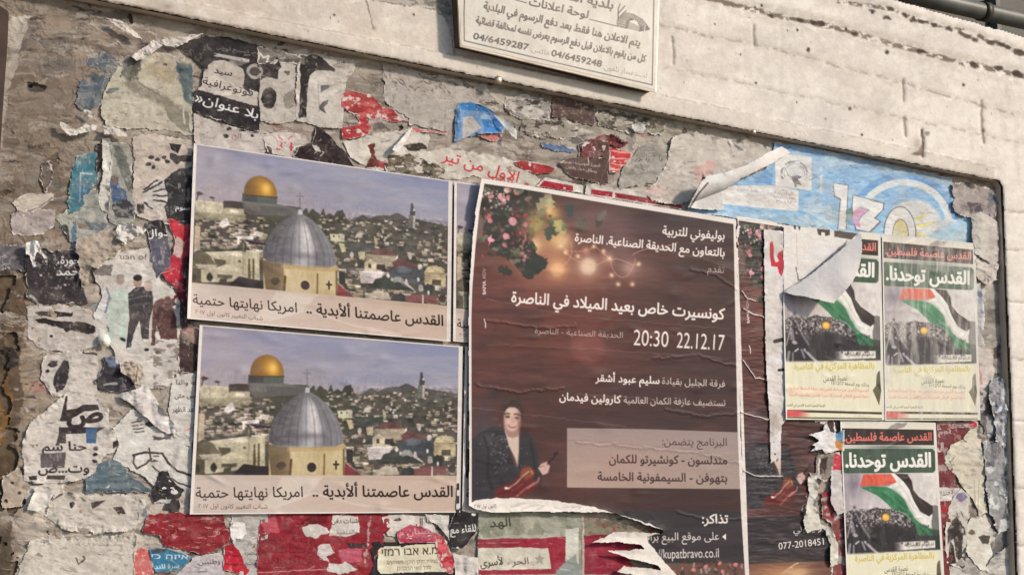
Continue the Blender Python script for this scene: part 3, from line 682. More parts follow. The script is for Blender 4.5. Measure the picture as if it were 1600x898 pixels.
# ---- upper left
scrap('slate grey brushed poster remnant near the top left corner', [(136, 92), (160, 84), (182, 88), (196, 110), (192, 140), (160, 148), (155, 170), (124, 172), (118, 150), (128, 120)], (92, 98, 102),
      lambda s: (s.mix(np.s_[:, :], .6 * sst(.45, .65, fbm(s.X / 22, s.Y / 40, 4, 5)), (128, 130, 124)), s.line([(170, 90), (166, 120), (158, 150)], 2, (160, 160, 152), .6, warp=3, wear=.45), s.glow(150, 125, 12, 20, (70, 78, 86), .6)), seed=3, wear=.35, rim=.8, warp=5)
def p_green(s):
    s.mix(np.s_[:, :], .8 * sst(.4, .6, fbm(s.X / 60, s.Y / 40, 2, 4)), (178, 168, 146)); s.ell(206, 106, 15, 20, (78, 74, 66), .9, rot=.3, warp=4, soft=4); s.ell(199, 104, 8, 12, (120, 120, 112), .7, warp=3, soft=3)
    s.poly([(212, 125), (232, 136), (262, 152), (300, 178), (298, 190), (240, 160), (205, 142), (188, 130)], (110, 102, 86), .7, warp=3, soft=5); s.poly([(214, 127), (250, 150), (232, 140)], (70, 62, 50), .9, warp=1.5)
    s.poly([(226, 100), (268, 96), (276, 118), (262, 132), (228, 118)], (156, 138, 108), .7, warp=4, soft=5); s.poly([(276, 98), (302, 102), (304, 170), (292, 160), (282, 130)], (72, 88, 92), .9, warp=4, soft=3); s.glow(282, 108, 8, 8, (44, 54, 60), .8)
    s.poly([(258, 168), (296, 186), (299, 208), (284, 204), (262, 184)], (120, 112, 98), .8, warp=3); s.line([(287, 172), (289, 192)], 3, (214, 206, 190), .8, warp=1.5); s.line([(296, 178), (298, 204)], 2.4, (214, 206, 190), .8, warp=1.5)
scrap('large faded greenish beige poster remnant with teal edge, left of the black Arabic piece', [(160, 150), (178, 112), (190, 90), (216, 84), (262, 84), (296, 96), (304, 110), (302, 170), (300, 212), (262, 205), (200, 202), (166, 196), (157, 180)], (186, 176, 156), p_green, h=.0050, seed=8, wear=.25, rim=1.4)
def p_blk(s):
    s.mix(np.s_[:, :], .5 * sst(.45, .6, fbm(s.X / 30, s.Y / 20, 3, 4)), (62, 56, 56))
    s.ell(349, 122, 33, 27, (190, 178, 166), .95, warp=3); s.poly([(312, 126), (334, 118), (404, 144), (402, 166), (308, 140)], (196, 184, 172), .95, warp=2); s.ell(372, 96, 14, 6, (150, 140, 132), .7, warp=3)
    s.ell(398, 112, 13, 12, (176, 166, 156), .9); s.ell(398, 112, 8, 7, (58, 50, 48), .9); s.poly([(383, 112), (392, 122), (390, 146), (380, 138)], (56, 50, 48), .9)
    s.text('سيد', (334, 114), (362, 119), 9, INK, .02); s.text('فوتوغرافية', (316, 131), (394, 151), 11, INK, .012)
    s.poly([(301, 139), (406, 168), (406, 208), (300, 172)], (44, 40, 42), warp=1.5); s.text('بلا عنوان»', (304, 158), (402, 186), 14, (230, 222, 214), .012)
    s.poly([(335, 83), (390, 93), (389, 98), (334, 88)], (196, 188, 180), .85, wear=.3); s.text('المسرح الوطني', (338, 76), (388, 84), 5, (140, 132, 128), .0, a=.8)
scrap('black poster piece with white and black Arabic words above the upper view poster', [(273, 74), (292, 63), (320, 55), (346, 56), (402, 68), (436, 86), (440, 104), (428, 116), (410, 118), (406, 150), (408, 206), (388, 204), (344, 190), (300, 174), (303, 144), (314, 132), (318, 106), (300, 92)], (48, 44, 45), p_blk, scuff=.45, h=.0056, seed=12, warp=2.4, rim=1.2)
scrap('pale scrap with black ring shapes under the lettering M', [(402, 100), (440, 92), (466, 84), (470, 186), (440, 196), (408, 190), (398, 150)], (184, 174, 162), lambda s: (s.poly([(396, 100), (436, 104), (434, 124), (418, 120), (408, 126), (398, 118)], (46, 42, 43), 1, warp=2), s.ell(420.5, 153, 12, 17, (46, 42, 42), 1, warp=1.5), s.ell(449, 113, 5, 4, (60, 52, 48), .9, warp=3), s.poly([(440, 152), (466, 134), (466, 168), (446, 170)], (120, 108, 98), .7, warp=3), s.text('M', (402, 93), (417, 97), 9, (226, 218, 210), .02, latin=True)), h=.0048, seed=15, wear=.3)
scrap('grey streaked scrap carrying a worn white letter M below the ledge', [(400, 72), (436, 78), (470, 88), (468, 104), (440, 98), (402, 100)], (110, 104, 100), lambda s: (s.mix(np.s_[:, :], .7 * sst(.5, .6, fbm(s.X / 20, s.Y / 5, 3, 4)), (72, 66, 64)), s.text('M', (402, 93), (418, 98), 11, (224, 216, 208), .03, latin=True)), h=.0060, seed=16, wear=.4)
def p_P(s):
    s.poly([(469, 84), (478, 88), (490, 84), (504, 90), (514, 102), (523, 108), (522, 112), (506, 110), (492, 111), (484, 118), (481, 140), (478, 183), (467, 185), (469, 140)], (48, 43, 43), 1, warp=1.4)
    s.poly([(501, 134), (515, 133), (514, 138), (501, 145)], (48, 43, 43)); s.poly([(499, 166), (506, 158), (513, 156), (512, 162), (506, 168), (510, 178), (500, 172)], (48, 43, 43), 1, warp=1); s.line([(497, 132), (499, 175)], 1.2, (120, 112, 104), .7)
    for R in (10, 7.4, 3.4): s.line([(537 + R * math.cos(a), 98 + R * math.sin(a)) for a in np.linspace(0, 6.3, 26)], 1.2, (128, 120, 112), .7)
    s.ell(537, 98, 2, 2, (110, 102, 96)); s.glow(515, 150, 20, 40, (206, 196, 184), .5)
scrap('cream scrap with a tall black hooked letter and a small round seal', [(466, 84), (500, 84), (520, 90), (552, 92), (556, 108), (545, 120), (538, 145), (536, 200), (505, 200), (478, 192), (464, 190), (462, 140)], (190, 179, 167), p_P, h=.0058, seed=18, rim=1.2, warp=2)
RED = (166, 62, 61)
def p_red(s):
    s.mix(np.s_[:, :], .5 * sst(.5, .65, fbm(s.X / 20, s.Y / 6, 7, 5)), (216, 130, 126)); s.mix(np.s_[:, :], .9 * sst(.62, .68, fbm(s.X / 8, s.Y / 6, 9, 5)), (216, 202, 190)); s.line([(595, 140), (597, 190)], 1.4, (150, 60, 60), .6, warp=1)
scrap('red torn wing of paper, upper of the two red pieces beneath the ledge', [(533, 144), (552, 142), (575, 147), (592, 158), (598, 166), (614, 170), (626, 180), (642, 190), (614, 191), (596, 187), (575, 186), (548, 176), (534, 170)], RED, p_red, h=.0052, seed=22, warp=2.2, rim=1.4)
scrap('red torn patch, lower of the two red pieces beneath the ledge', [(533, 198), (550, 196), (560, 190), (556, 180), (574, 184), (580, 200), (576, 211), (560, 216), (535, 219)], (166, 52, 55), p_red, h=.0054, seed=25, warp=1.6, rim=1.0)
scrap('grey washed scrap with dark scratches beside the red wing', [(598, 98), (640, 108), (700, 122), (760, 132), (772, 160), (716, 168), (700, 206), (640, 196), (640, 186), (600, 160)], (170, 160, 150), lambda s: [s.line([(600 + 9 * k, 116 + 3 * k % 17), (606 + 11 * k, 124 + 5 * k % 23)], 2.4, (84, 78, 74), .75, warp=4, seed=k, wear=.42) for k in range(14)], h=.0042, seed=27, wear=.35)
def p_bfl(s):
    s.poly([(716, 162), (735, 160), (762, 168), (775, 178), (790, 200), (784, 206), (752, 207), (730, 178), (720, 176)], (112, 142, 176)); s.poly([(716, 161), (736, 160), (762, 168), (772, 176), (745, 174), (722, 172)], (58, 116, 170)); s.poly([(752, 178), (775, 180), (788, 202), (776, 208), (756, 206)], (66, 122, 178)); s.poly([(752, 178), (768, 180), (770, 188), (750, 186)], (150, 170, 190), .9)
    s.poly([(724, 184), (738, 182), (752, 200), (730, 214), (722, 216)], (176, 168, 160)); s.poly([(711, 172), (718, 166), (721, 196), (715, 218), (710, 222)], (86, 120, 158))
scrap('torn blue and pale blue paper below the plate, its tip curling off', [(711, 172), (716, 160), (736, 159), (762, 167), (776, 178), (790, 200), (785, 208), (750, 210), (728, 216), (710, 224)], (112, 142, 176), p_bfl, h=.0062, seed=30, warp=1.4, rim=.8, lift=.004)
scrap('small white curl of paper at the tip of the blue torn piece', [(770, 178), (780, 182), (796, 191), (807, 202), (808, 219), (800, 214), (790, 201), (780, 190)], (226, 218, 208), h=.0095, seed=31, warp=1, rim=0, shapez=lambda s: .008 * sst(775, 808, s.X), wr=.0003)
scrap('scratched red smear under the blue torn piece', [(742, 210), (765, 208), (784, 208), (786, 220), (770, 222), (752, 216)], (186, 60, 60), p_red, h=.0058, seed=33, warp=3, wear=.5)
scrap('thin red and grey strip left of the blue torn piece', [(648, 198), (700, 208), (698, 212), (660, 206), (640, 214), (622, 222), (634, 206)], (196, 110, 108), lambda s: s.poly([(618, 226), (640, 204), (646, 198), (634, 212)], (226, 218, 208)), h=.0052, seed=34, warp=2)
scrap('plain dark brown rectangle of paper under the ledge, right of the plate bottom', [(862, 150), (900, 156), (930, 164), (929, 197), (905, 192), (862, 184)], (88, 70, 64), lambda s: s.mix(np.s_[:, :], .5 * sst(.5, .6, fbm(s.X / 30, s.Y / 5, 3, 4)), (104, 84, 78)), h=.0050, seed=36, warp=2, rim=.8)
scrap('dark red brown crumpled tuft above the brown emblem piece', [(905, 250), (908, 226), (930, 214), (950, 208), (960, 212), (984, 226), (970, 232), (950, 230), (940, 246)], (112, 56, 58), lambda s: s.glow(942, 226, 6, 12, (220, 206, 196), .8), h=.0064, seed=38, warp=4, lift=.006)
def p_emb(s):
    s.poly([(909, 228), (914, 222), (926, 224), (931, 234), (926, 243), (919, 248), (911, 240)], (208, 198, 190)); s.line([(919, 248), (920, 254)], 1, (208, 198, 190))
    s.text('السهرة الموسيقية تتضمن', (879, 254), (938, 261), 5, (206, 190, 180), .0); s.text('وسائل حوار وفنون', (884, 262), (932, 270), 5, (206, 190, 180), .0)
scrap('dark brown piece with a white pear shaped emblem and two tiny white text lines', [(904, 224), (930, 218), (952, 222), (951, 290), (925, 284), (892, 277), (872, 256), (884, 246), (904, 246)], (88, 66, 62), p_emb, scuff=.2, h=.0060, seed=40, warp=1.8, rim=1.0)
scrap('red striped paper torn away between brown piece and grey patch', [(951, 228), (968, 232), (988, 238), (986, 252), (972, 262), (966, 272), (951, 270)], (188, 58, 58), lambda s: (p_red(s), [s.line([(950, y), (990, y + 4)], 2, (222, 200, 190), .7, warp=2, seed=y) for y in (236, 246, 256, 264)]), h=.0056, seed=42, warp=2)
scrap('grey leaf shaped patch with worn dark Arabic words', [(966, 286), (974, 262), (992, 236), (1004, 224), (1044, 226), (1043, 250), (1034, 272), (1022, 286), (990, 290), (970, 296)], (160, 152, 142), lambda s: (s.mix(np.s_[:, :], .6 * sst(.5, .6, fbm(s.X / 12, s.Y / 9, 3, 5)), (130, 122, 112)), s.text('غاية رسول', (988, 250), (1038, 252), 8, (84, 76, 70), .02, wear=.42)), h=.0054, seed=44, warp=2.4, rim=1.4)
scrap('dark red lens shaped piece above the left maroon bar', [(800, 254), (815, 250), (840, 254), (872, 262), (862, 271), (838, 273), (814, 264)], (150, 44, 46), lambda s: s.ell(828, 257, 2, 3, (226, 200, 196)), h=.0056, seed=46, warp=1.4)
scrap('white strip with a maroon bar above the concert poster, left one', [(836, 292), (852, 276), (866, 279), (896, 286), (912, 290), (911, 302), (880, 298)], (212, 200, 190), lambda s: (s.poly([(842, 291), (850, 282), (895.5, 290.5), (895.5, 299), (850, 293)], (158, 44, 54), wear=.2), s.ell(882, 294, 2, 1.6, (224, 200, 196))), h=.0050, seed=48, warp=1, rim=.6)
scrap('white strip with a long maroon bar above the concert poster, right one', [(916, 288), (930, 287), (960, 292), (1010, 300), (1068, 314), (1066, 328), (1010, 320), (914, 304)], (208, 196, 186), lambda s: (s.poly([(923.5, 295.5), (957, 300), (957, 308), (923.5, 304)], (152, 40, 50)), s.poly([(961, 301), (1010, 309), (1066, 319), (1066, 326), (1010, 317), (961, 309)], (142, 48, 54), wear=.3), s.text('مهرجان عيد الميلاد في البلدة القديمة', (964, 307.5), (1060, 322.5), 5, (90, 30, 36), .0, a=.7)), h=.0049, seed=50, warp=1.2, rim=.8)
scrap('cream paper with large red Arabic words above the concert poster corner', [(640, 246), (660, 238), (690, 232), (730, 236), (800, 248), (832, 268), (846, 280), (836, 296), (790, 288), (744, 276), (700, 282), (650, 270)], (204, 193, 178), lambda s: (s.text('الأول من تير', (690, 250), (808, 285), 17, (192, 54, 58), .016, wear=.22), [s.line([(770 + 6 * k, 276 + k), (770 + 6 * k, 284 + k)], 2, (186, 60, 60), .8) for k in range(6)], s.ell(822, 288, 4, 2.5, (186, 60, 60), .7, warp=2)), scuff=.4, h=.0046, seed=52, warp=3, rim=1.2)
scrap('black arched paper with a pale nick over the upper view poster', [(456, 246), (466, 230), (488, 222), (494, 194), (506, 202), (526, 222), (542, 240), (556, 262), (500, 254)], (50, 40, 40), lambda s: (s.poly([(488, 226), (498, 230), (502, 238), (492, 236)], (206, 196, 186), 1, warp=1.5), s.mix(np.s_[:, :], .8 * sst(500, 540, s.X) * sst(230, 200, s.Y), (58, 56, 58))), h=.0050, seed=54, warp=1.4, rim=1.2)
scrap('cream scrap with a red scrawl at the left of the black arched paper', [(408, 216), (440, 206), (470, 210), (486, 222), (460, 232), (456, 248), (420, 240)], (204, 192, 180), lambda s: (s.text('34', (432, 234), (458, 236), 13, (196, 66, 70), .02, latin=True), s.line([(436, 214), (446, 224), (456, 212)], 2, (204, 70, 80), .8, warp=2), s.poly([(410, 226), (424, 230), (426, 240), (412, 238)], (66, 50, 48), 1, warp=2)), h=.0048, seed=56, warp=2.4)
scrap('cream and dark red ragged scrap right of the black arched paper', [(534, 222), (560, 216), (600, 206), (640, 200), (672, 214), (664, 238), (642, 262), (610, 270), (572, 262), (546, 246)], (202, 190, 176), lambda s: (s.poly([(574, 226), (584, 224), (590, 250), (610, 262), (572, 260), (580, 242)], (98, 50, 44), 1, warp=3), s.poly([(590, 252), (606, 254), (604, 264), (594, 262)], (176, 58, 62), 1, warp=2), s.poly([(606, 244), (640, 240), (652, 252), (640, 262), (608, 256)], (88, 74, 58), 1, warp=4), s.poly([(630, 226), (660, 224), (668, 234), (640, 236)], (66, 58, 50), 1, warp=4), s.poly([(606, 262), (640, 262), (640, 272), (610, 268)], (52, 52, 66), .9, warp=2)), h=.0047, seed=58, warp=3.4, rim=1.6)
scrap('broad pale pinkish torn sheet between grey patch and white rolled edge', [(1000, 300), (1024, 286), (1042, 252), (1050, 214), (1090, 206), (1120, 216), (1164, 218), (1206, 228), (1204, 246), (1140, 272), (1098, 278), (1078, 314), (1062, 322), (1020, 314)], (198, 187, 174), lambda s: (s.poly([(1084, 262), (1110, 252), (1126, 256), (1104, 276), (1090, 286)], (206, 146, 138), .6, warp=5, soft=4), s.glow(1020, 298, 20, 8, (206, 160, 154), .7), s.poly([(1140, 212), (1162, 216), (1160, 224), (1144, 222)], (146, 134, 122), .8, warp=3)), h=.0052, seed=60, warp=3, rim=1.6, lift=.004)
scrap('thin white curl of paper standing off below the ledge at right', [(1140, 218), (1148, 224), (1160, 232), (1168, 234), (1164, 238), (1150, 234), (1140, 224)], (228, 220, 212), h=.0075, seed=61, warp=.8, rim=0, shapez=lambda s: .010 * sst(1140, 1165, s.X))
def p_blue(s):
    X, Y, w = s.X, s.Y, np.s_[:, :]
    s.mix(w, sst(255, 225, Y - .2 * (X - 1300)), (96, 140, 184)); s.mix(w, .7 * sst(300, 372, Y), (150, 192, 214)); s.mix(w, .4 * sst(.5, .65, fbm(X / 40, Y / 14, 3, 4)), (140, 180, 212))
    ring = lambda R0, R1, c, a: s.mix(w, a * sst(R0 - 1, R0 + 1, np.hypot((X - 1412) / 1.06, Y - 352)) * sst(R1 + 1, R1 - 1, np.hypot((X - 1412) / 1.06, Y - 352)) * (Y < 352), c)
    ring(72, 82, (84, 138, 192), .9); ring(62, 72, (214, 214, 208), .95); s.ell(1428, 356, 44, 44, (222, 216, 206), .9, soft=5)
    for q in ([(1428, 340), (1456, 333), (1432, 346)], [(1430, 350), (1462, 345), (1456, 352), (1432, 356)], [(1432, 360), (1458, 372), (1430, 368)], [(1434, 342), (1444, 330), (1440, 344)]): s.poly(q, (222, 196, 104), .8, warp=1)
    s.poly([(1468, 346), (1484, 340), (1500, 346), (1480, 360), (1458, 352)], (216, 212, 206), .8, warp=4); s.poly([(1484, 346), (1520, 344), (1520, 380), (1448, 370)], (160, 196, 214), .9, warp=2)
    O, Wt = (84, 92, 110), (228, 220, 210)
    for q in ([(1301, 285), (1326, 289), (1323, 358), (1308, 358), (1312, 312), (1303, 308)],): s.poly(q, O); s.poly([(1302.5, 287), (1324.5, 290), (1321.5, 358), (1310, 358), (1314, 310), (1304.5, 306)], Wt)
    s.poly([(1322, 328), (1336, 321), (1334, 342), (1321, 346)], (70, 116, 106), .95); s.poly([(1332, 303), (1382, 317), (1381, 328), (1368, 341), (1378, 346), (1360, 364), (1336, 360), (1330, 324)], O); s.poly([(1333.5, 305.5), (1380, 318.5), (1379, 327), (1365.5, 341), (1374, 346), (1358, 362), (1338, 358), (1332, 324)], Wt); s.poly([(1334, 330), (1342, 324), (1358, 328), (1346, 338), (1342, 344), (1345, 356), (1336, 352), (1332, 340)], (216, 136, 176)); s.line([(1342, 324), (1358, 328), (1346, 338), (1342, 344)], 1.4, (92, 84, 130))
    s.ell(1406, 366, 26, 44, O); s.ell(1406, 366, 24, 42, Wt); s.ell(1407, 366, 13, 24, O); s.ell(1407, 366, 11.5, 22.5, (218, 196, 120))
    s.poly([(1211, 238), (1268, 246), (1268, 298), (1212, 290)], (226, 218, 208)); s.glow(1240, 262, 14, 14, (210, 202, 194), .8)
    for R in (20, 16): s.line([(1241 + R * math.cos(a), 271 + R * .9 * math.sin(a)) for a in np.linspace(2.7, 6.6, 30)], 3.6 if R == 20 else .8, (92, 88, 90), .75, wear=.46 if R == 20 else 0, seed=3)
    s.poly([(1236, 276), (1246, 274), (1254, 276), (1247, 280), (1253, 290), (1246, 288), (1244, 294), (1240, 284)], (62, 60, 64), 1, warp=1); s.line([(1226, 262), (1232, 274), (1240, 280)], 1, (120, 114, 112))
    s.poly([(1118, 296), (1150, 290), (1212, 290), (1248, 298), (1247, 330), (1120, 318)], (224, 214, 204)); s.text('بلدية الناصرة', (1152, 298), (1184, 300), 5, (110, 102, 98), .01); s.text('الناصرة', (1209, 302), (1239, 306), 5.5, (110, 102, 98), .0); s.text('NAZARETH', (1209, 309), (1239, 312), 3.4, (120, 112, 108), .0, latin=True); s.text('٢٠١٧', (1212, 316), (1238, 319), 4, (130, 122, 118), .0)
    s.poly([(1176, 280), (1200, 266), (1208, 262), (1206, 288), (1180, 286)], (92, 142, 190)); s.line([(1283, 262), (1283, 300)], 4, (206, 208, 206), .8, wear=.4); s.line([(1290, 248), (1330, 256)], 4, (186, 196, 204), .7, wear=.45); s.poly([(1356, 254), (1420, 262), (1486, 280), (1480, 288), (1400, 268), (1358, 264)], (126, 130, 132), .7, warp=3, wear=.42)
    s.mix(w, .16 + .3 * sst(.52, .66, fbm(X / 26, Y / 12, 43, 5, .55)), (196, 202, 204))
    s.poly([(1256, 318), (1300, 318), (1302, 350), (1256, 346)], (196, 208, 212), .6, warp=5, wear=.4); s.line([(1430, 285), (1458, 304), (1476, 330)], 2, (206, 216, 222), .8, warp=1.5)
scrap('sky blue poster with large white numerals 130 and white emblem boxes at upper right', [(1070, 330), (1092, 318), (1118, 296), (1150, 284), (1196, 262), (1208, 240), (1210, 222), (1250, 227), (1320, 241), (1400, 258), (1488, 278), (1492, 330), (1520, 338), (1522, 384), (1400, 374), (1240, 352), (1150, 342)], (120, 166, 204), p_blue, h=.0066, seed=64, warp=1.6, rim=1.2, step=.75, scuff=.35, mat=M_GLOSS, mott=.05, name='printed_poster', cat='poster', group=None)
def z_roll(s):
    d = (s.X - 1100) * .36 + (s.Y - 285) * .93
    return .022 * np.sqrt(np.clip(1 - ((d - 2) / 20) ** 2, 0, 1)) * sst(1235, 1180, s.X) + .004
scrap('white rolled edge of the blue poster curling forward as a tube', [(1074, 325), (1084, 304), (1094, 286), (1106, 274), (1130, 270), (1164, 258), (1196, 240), (1222, 228), (1236, 238), (1206, 256), (1166, 276), (1140, 292), (1128, 306), (1132, 328), (1100, 328)], (226, 217, 208), lambda s: (s.poly([(1104, 290), (1120, 282), (1132, 300), (1128, 326), (1086, 326)], (206, 198, 192), .8, soft=5), s.line([(1078, 324), (1092, 302), (1106, 286)], 2.4, (70, 66, 68), .9)), h=.0080, seed=66, warp=1, rim=0, shapez=z_roll, wr=.0004, mott=.03, name='paper_flap', cat='paper flap', group=None)
scrap('grey torn patch at the top right corner of the board', [(1488, 286), (1512, 284), (1556, 296), (1562, 310), (1556, 344), (1530, 336), (1508, 342), (1490, 330)], (160, 148, 142), lambda s: (s.mix(np.s_[:, :], .7 * sst(.5, .6, fbm(s.X / 9, s.Y / 12, 4, 5)), (120, 112, 108)), s.poly([(1544, 300), (1562, 306), (1560, 320), (1546, 314)], (110, 112, 118), 1, warp=3), s.poly([(1512, 318), (1532, 316), (1536, 330), (1516, 332)], (84, 74, 76), .8, warp=4), s.line([(1536, 290), (1552, 300), (1560, 310)], 3, (222, 214, 206), .8, warp=2)), h=.0070, seed=68, warp=3, lift=.006)
def z_col(s): return .006 * np.sin((s.X - 1515) / 40 * math.pi).clip(0, 1) + .002 * fbm(s.X / 10, s.Y / 12, 4, 3)
scrap('cream paper strip hanging at the right edge beside the faded flag poster', [(1517, 336), (1530, 330), (1546, 338), (1560, 346), (1562, 408), (1546, 412), (1534, 404), (1522, 396), (1518, 370)], (206, 196, 184), lambda s: s.mix(np.s_[:, :], .7 * np.exp(-((s.X - 1550) / 8) ** 2), (168, 158, 148)), h=.0078, seed=70, warp=2, shapez=z_col, lift=.004)
scrap('crumpled cream paper lump below the hanging strip at the right edge', [(1524, 398), (1540, 400), (1560, 412), (1558, 438), (1544, 446), (1528, 440), (1522, 420)], (200, 188, 176), h=.0075, seed=72, warp=3, shapez=lambda s: .009 * fbm(s.X / 12, s.Y / 12, 3, 3), lift=.005)
scrap('long white torn edge right of the faded flag poster', [(1520, 446), (1532, 440), (1538, 470), (1540, 500), (1534, 520), (1540, 540), (1530, 538), (1526, 500), (1522, 470)], (222, 214, 204), h=.0085, seed=74, warp=2, shapez=lambda s: .006 * sst(1522, 1540, s.X), rim=0)
scrap('pale strip with faded pink line right of the faded flag poster', [(1526, 540), (1548, 546), (1556, 580), (1548, 600), (1540, 640), (1528, 640)], (196, 182, 172), lambda s: s.line([(1529, 560), (1533, 600)], 3.5, (200, 120, 116), .7, warp=1.5), h=.0062, seed=76, warp=2.5)
scrap('blue grey crumpled paper beside the right post', [(1548, 592), (1560, 586), (1572, 600), (1576, 650), (1570, 700), (1556, 690), (1552, 650), (1545, 620)], (164, 162, 164), lambda s: (s.mix(np.s_[:, :], .8 * sst(.5, .62, fbm(s.X / 8, s.Y / 14, 4, 5)), (112, 112, 116)), s.mix(np.s_[:, :], .8 * sst(.58, .66, fbm(s.X / 10, s.Y / 10, 14, 5)), (214, 212, 210))), h=.0070, seed=78, warp=3, shapez=lambda s: .009 * fbm(s.X / 11, s.Y / 16, 3, 3), lift=.005)
scrap('dark grey torn patch with a round hole mark beside the right post', [(1528, 606), (1546, 600), (1556, 640), (1560, 680), (1538, 676), (1530, 650)], (104, 98, 94), lambda s: (s.ell(1540, 614, 6, 7, (70, 58, 54), 1, warp=2), s.line([(1534, 610), (1546, 608)], 1.4, (206, 190, 184), .7, warp=1), s.poly([(1540, 650), (1556, 642), (1558, 676), (1542, 674)], (180, 178, 178), .8, warp=4)), h=.0060, seed=80, warp=3)
# ---- behind the flag posters
scrap('tall narrow white sheet with part of a large red Arabic letter', [(1193, 357), (1224, 361), (1226, 470), (1230, 655), (1222, 664), (1220, 722), (1216, 716), (1204, 724), (1202, 656), (1196, 560)], (220, 209, 200), lambda s: (s.poly([(1202.5, 380), (1207, 376), (1209, 386), (1209, 402), (1212, 410), (1217, 408), (1214, 400), (1217, 394), (1224, 390), (1224, 424), (1221, 432), (1217, 426), (1215, 417), (1205, 416), (1203, 400)], (186, 56, 66)), s.line([(1211, 533), (1224, 530)], 6, (54, 48, 48)), s.line([(1217, 578), (1226, 577)], 4.5, (54, 48, 48)), s.poly([(1200, 652), (1214, 648), (1220, 672), (1206, 682)], (176, 160, 146), .6, warp=4, soft=4), s.ell(1211, 709, 1.5, 1.5, (70, 60, 56))), scuff=.2, h=.0108, seed=82, warp=.8, rim=.4, lift=.002, mott=.04)
scrap('blank white torn sheet showing where the flag poster corner was peeled', [(1224, 351), (1300, 358), (1352, 366), (1352, 420), (1290, 480), (1224, 490)], (226, 216, 206), lambda s: (s.poly([(1277, 357), (1297, 359), (1296, 368), (1290, 369), (1289, 363), (1284, 363), (1283, 368), (1278, 366)], (92, 82, 76), 1, warp=1), s.poly([(1303, 360), (1340, 364), (1330, 374), (1304, 370)], (100, 88, 82), 1, warp=1), s.ell(1242, 353.5, 1.8, 5, (80, 70, 66)), s.ell(1249, 355, 1.6, 4, (80, 70, 66)), s.line([(1244, 417), (1247, 438), (1256, 435), (1268, 438)], 1.8, (120, 108, 100), .9, warp=1), s.line([(1244, 352), (1246, 420)], .8, (186, 174, 164), .8)), h=.0118, seed=84, warp=.6, rim=0, lift=0, mott=.04, wr=.0006)
for pts, lab, sd_ in (([(164, 28), (186, 30), (212, 48), (224, 64), (210, 58), (186, 44)], 'pale peeled shard under the ledge at top left', 301), ([(236, 66), (262, 60), (300, 54), (322, 53), (296, 64), (274, 76), (256, 72)], 'white peeled point touching the black Arabic piece', 302), ([(204, 88), (220, 76), (240, 62), (258, 68), (248, 78), (226, 92), (214, 96)], 'pale peeled shard above the faded greenish remnant', 303), ([(92, 190), (104, 194), (120, 200), (138, 192), (154, 196), (148, 204), (128, 210), (108, 212), (98, 204)], 'white crinkled curl above the teal remnant at left', 304), ([(128, 172), (140, 170), (150, 182), (144, 186), (134, 180)], 'small white peeled nub under the slate grey remnant', 305), ([(160, 196), (176, 196), (196, 206), (200, 214), (180, 212), (162, 210)], 'pale peeled fold at the foot of the faded greenish remnant', 306)):
    scrap(lab, pts, (204, 192, 180), h=.0085, seed=sd_, warp=2, rim=0, wr=.0004, shapez=lambda s: .006 * fbm(s.X / 9, s.Y / 7, 3, 3))
def fleck(dark=(58, 50, 46), pale=(208, 198, 186), n=3, line=None):
    def f(s):
        s.mix(np.s_[:, :], .85 * sst(.54, .60, fbm(s.X / 12, s.Y / 6, n, 5, .6)), dark); s.mix(np.s_[:, :], .8 * sst(.57, .62, fbm(s.X / 14, s.Y / 8, n + 5, 5, .6)), pale)
        if line: s.line(line, 1.6, (84, 72, 64), .9, warp=1.5)
    return f
scrap('lilac grey thin sheet at far left above the black Arabic poster piece', [(16, 334), (50, 324), (88, 328), (86, 354), (60, 368), (20, 366)], (170, 156, 150), lambda s: s.mix(np.s_[:, :], .6 * sst(.5, .6, fbm(s.X / 14, s.Y / 6, 5, 5)), (140, 124, 118)), h=.0046, seed=310)
scrap('pale scrap edged by a thin dark line at far left', [(18, 316), (40, 300), (82, 302), (84, 312), (60, 330), (36, 338)], (184, 169, 153), lambda s: s.line([(20, 322), (34, 334), (60, 324), (83, 308)], 1.5, (80, 68, 60), .9, warp=1), h=.0050, seed=311)
scrap('small dark brown ragged patch left of the teal remnant', [(66, 256), (80, 252), (84, 284), (72, 300), (64, 284)], (104, 90, 82), fleck(n=7), h=.0046, seed=312, warp=4)
scrap('grey scrap with broken black print left of the brown rectangle', [(786, 150), (820, 147), (862, 158), (858, 190), (820, 188), (790, 178)], (146, 138, 130), fleck(n=9), h=.0048, seed=313, warp=4)
scrap('charcoal and cream flaked paper under the brown rectangle', [(816, 188), (870, 186), (908, 196), (900, 214), (850, 218), (812, 208)], (152, 142, 128), fleck(n=12), h=.0046, seed=314, warp=4)
scrap('blue grey sliver left of the brown emblem piece', [(846, 222), (872, 226), (900, 232), (896, 240), (868, 237), (846, 230)], (92, 112, 142), h=.0050, seed=315)
scrap('olive grey flaked paper right of the brown rectangle', [(930, 168), (980, 176), (1044, 190), (1038, 212), (980, 208), (934, 198)], (138, 130, 116), fleck((66, 60, 54), n=15), h=.0046, seed=316, warp=4)
scrap('cream curled chip under the ledge beside the olive grey flaked paper', [(986, 194), (1000, 190), (1013, 202), (1005, 209), (992, 206)], (222, 212, 200), h=.0085, seed=317, rim=0, shapez=lambda s: .006 * sst(986, 1012, s.X))
scrap('white folded strip slanting down left of the thin red strip', [(612, 234), (634, 206), (646, 197), (641, 212), (622, 240)], (220, 210, 198), h=.0085, seed=318, rim=0, warp=1.2, shapez=lambda s: .005 * sst(646, 614, s.X))
scrap('dark olive torn bits left of the large red Arabic words', [(596, 252), (640, 240), (690, 258), (704, 272), (660, 280), (604, 268)], (116, 104, 88), fleck((52, 46, 44), (196, 184, 164), 18), h=.0050, seed=319, warp=4)
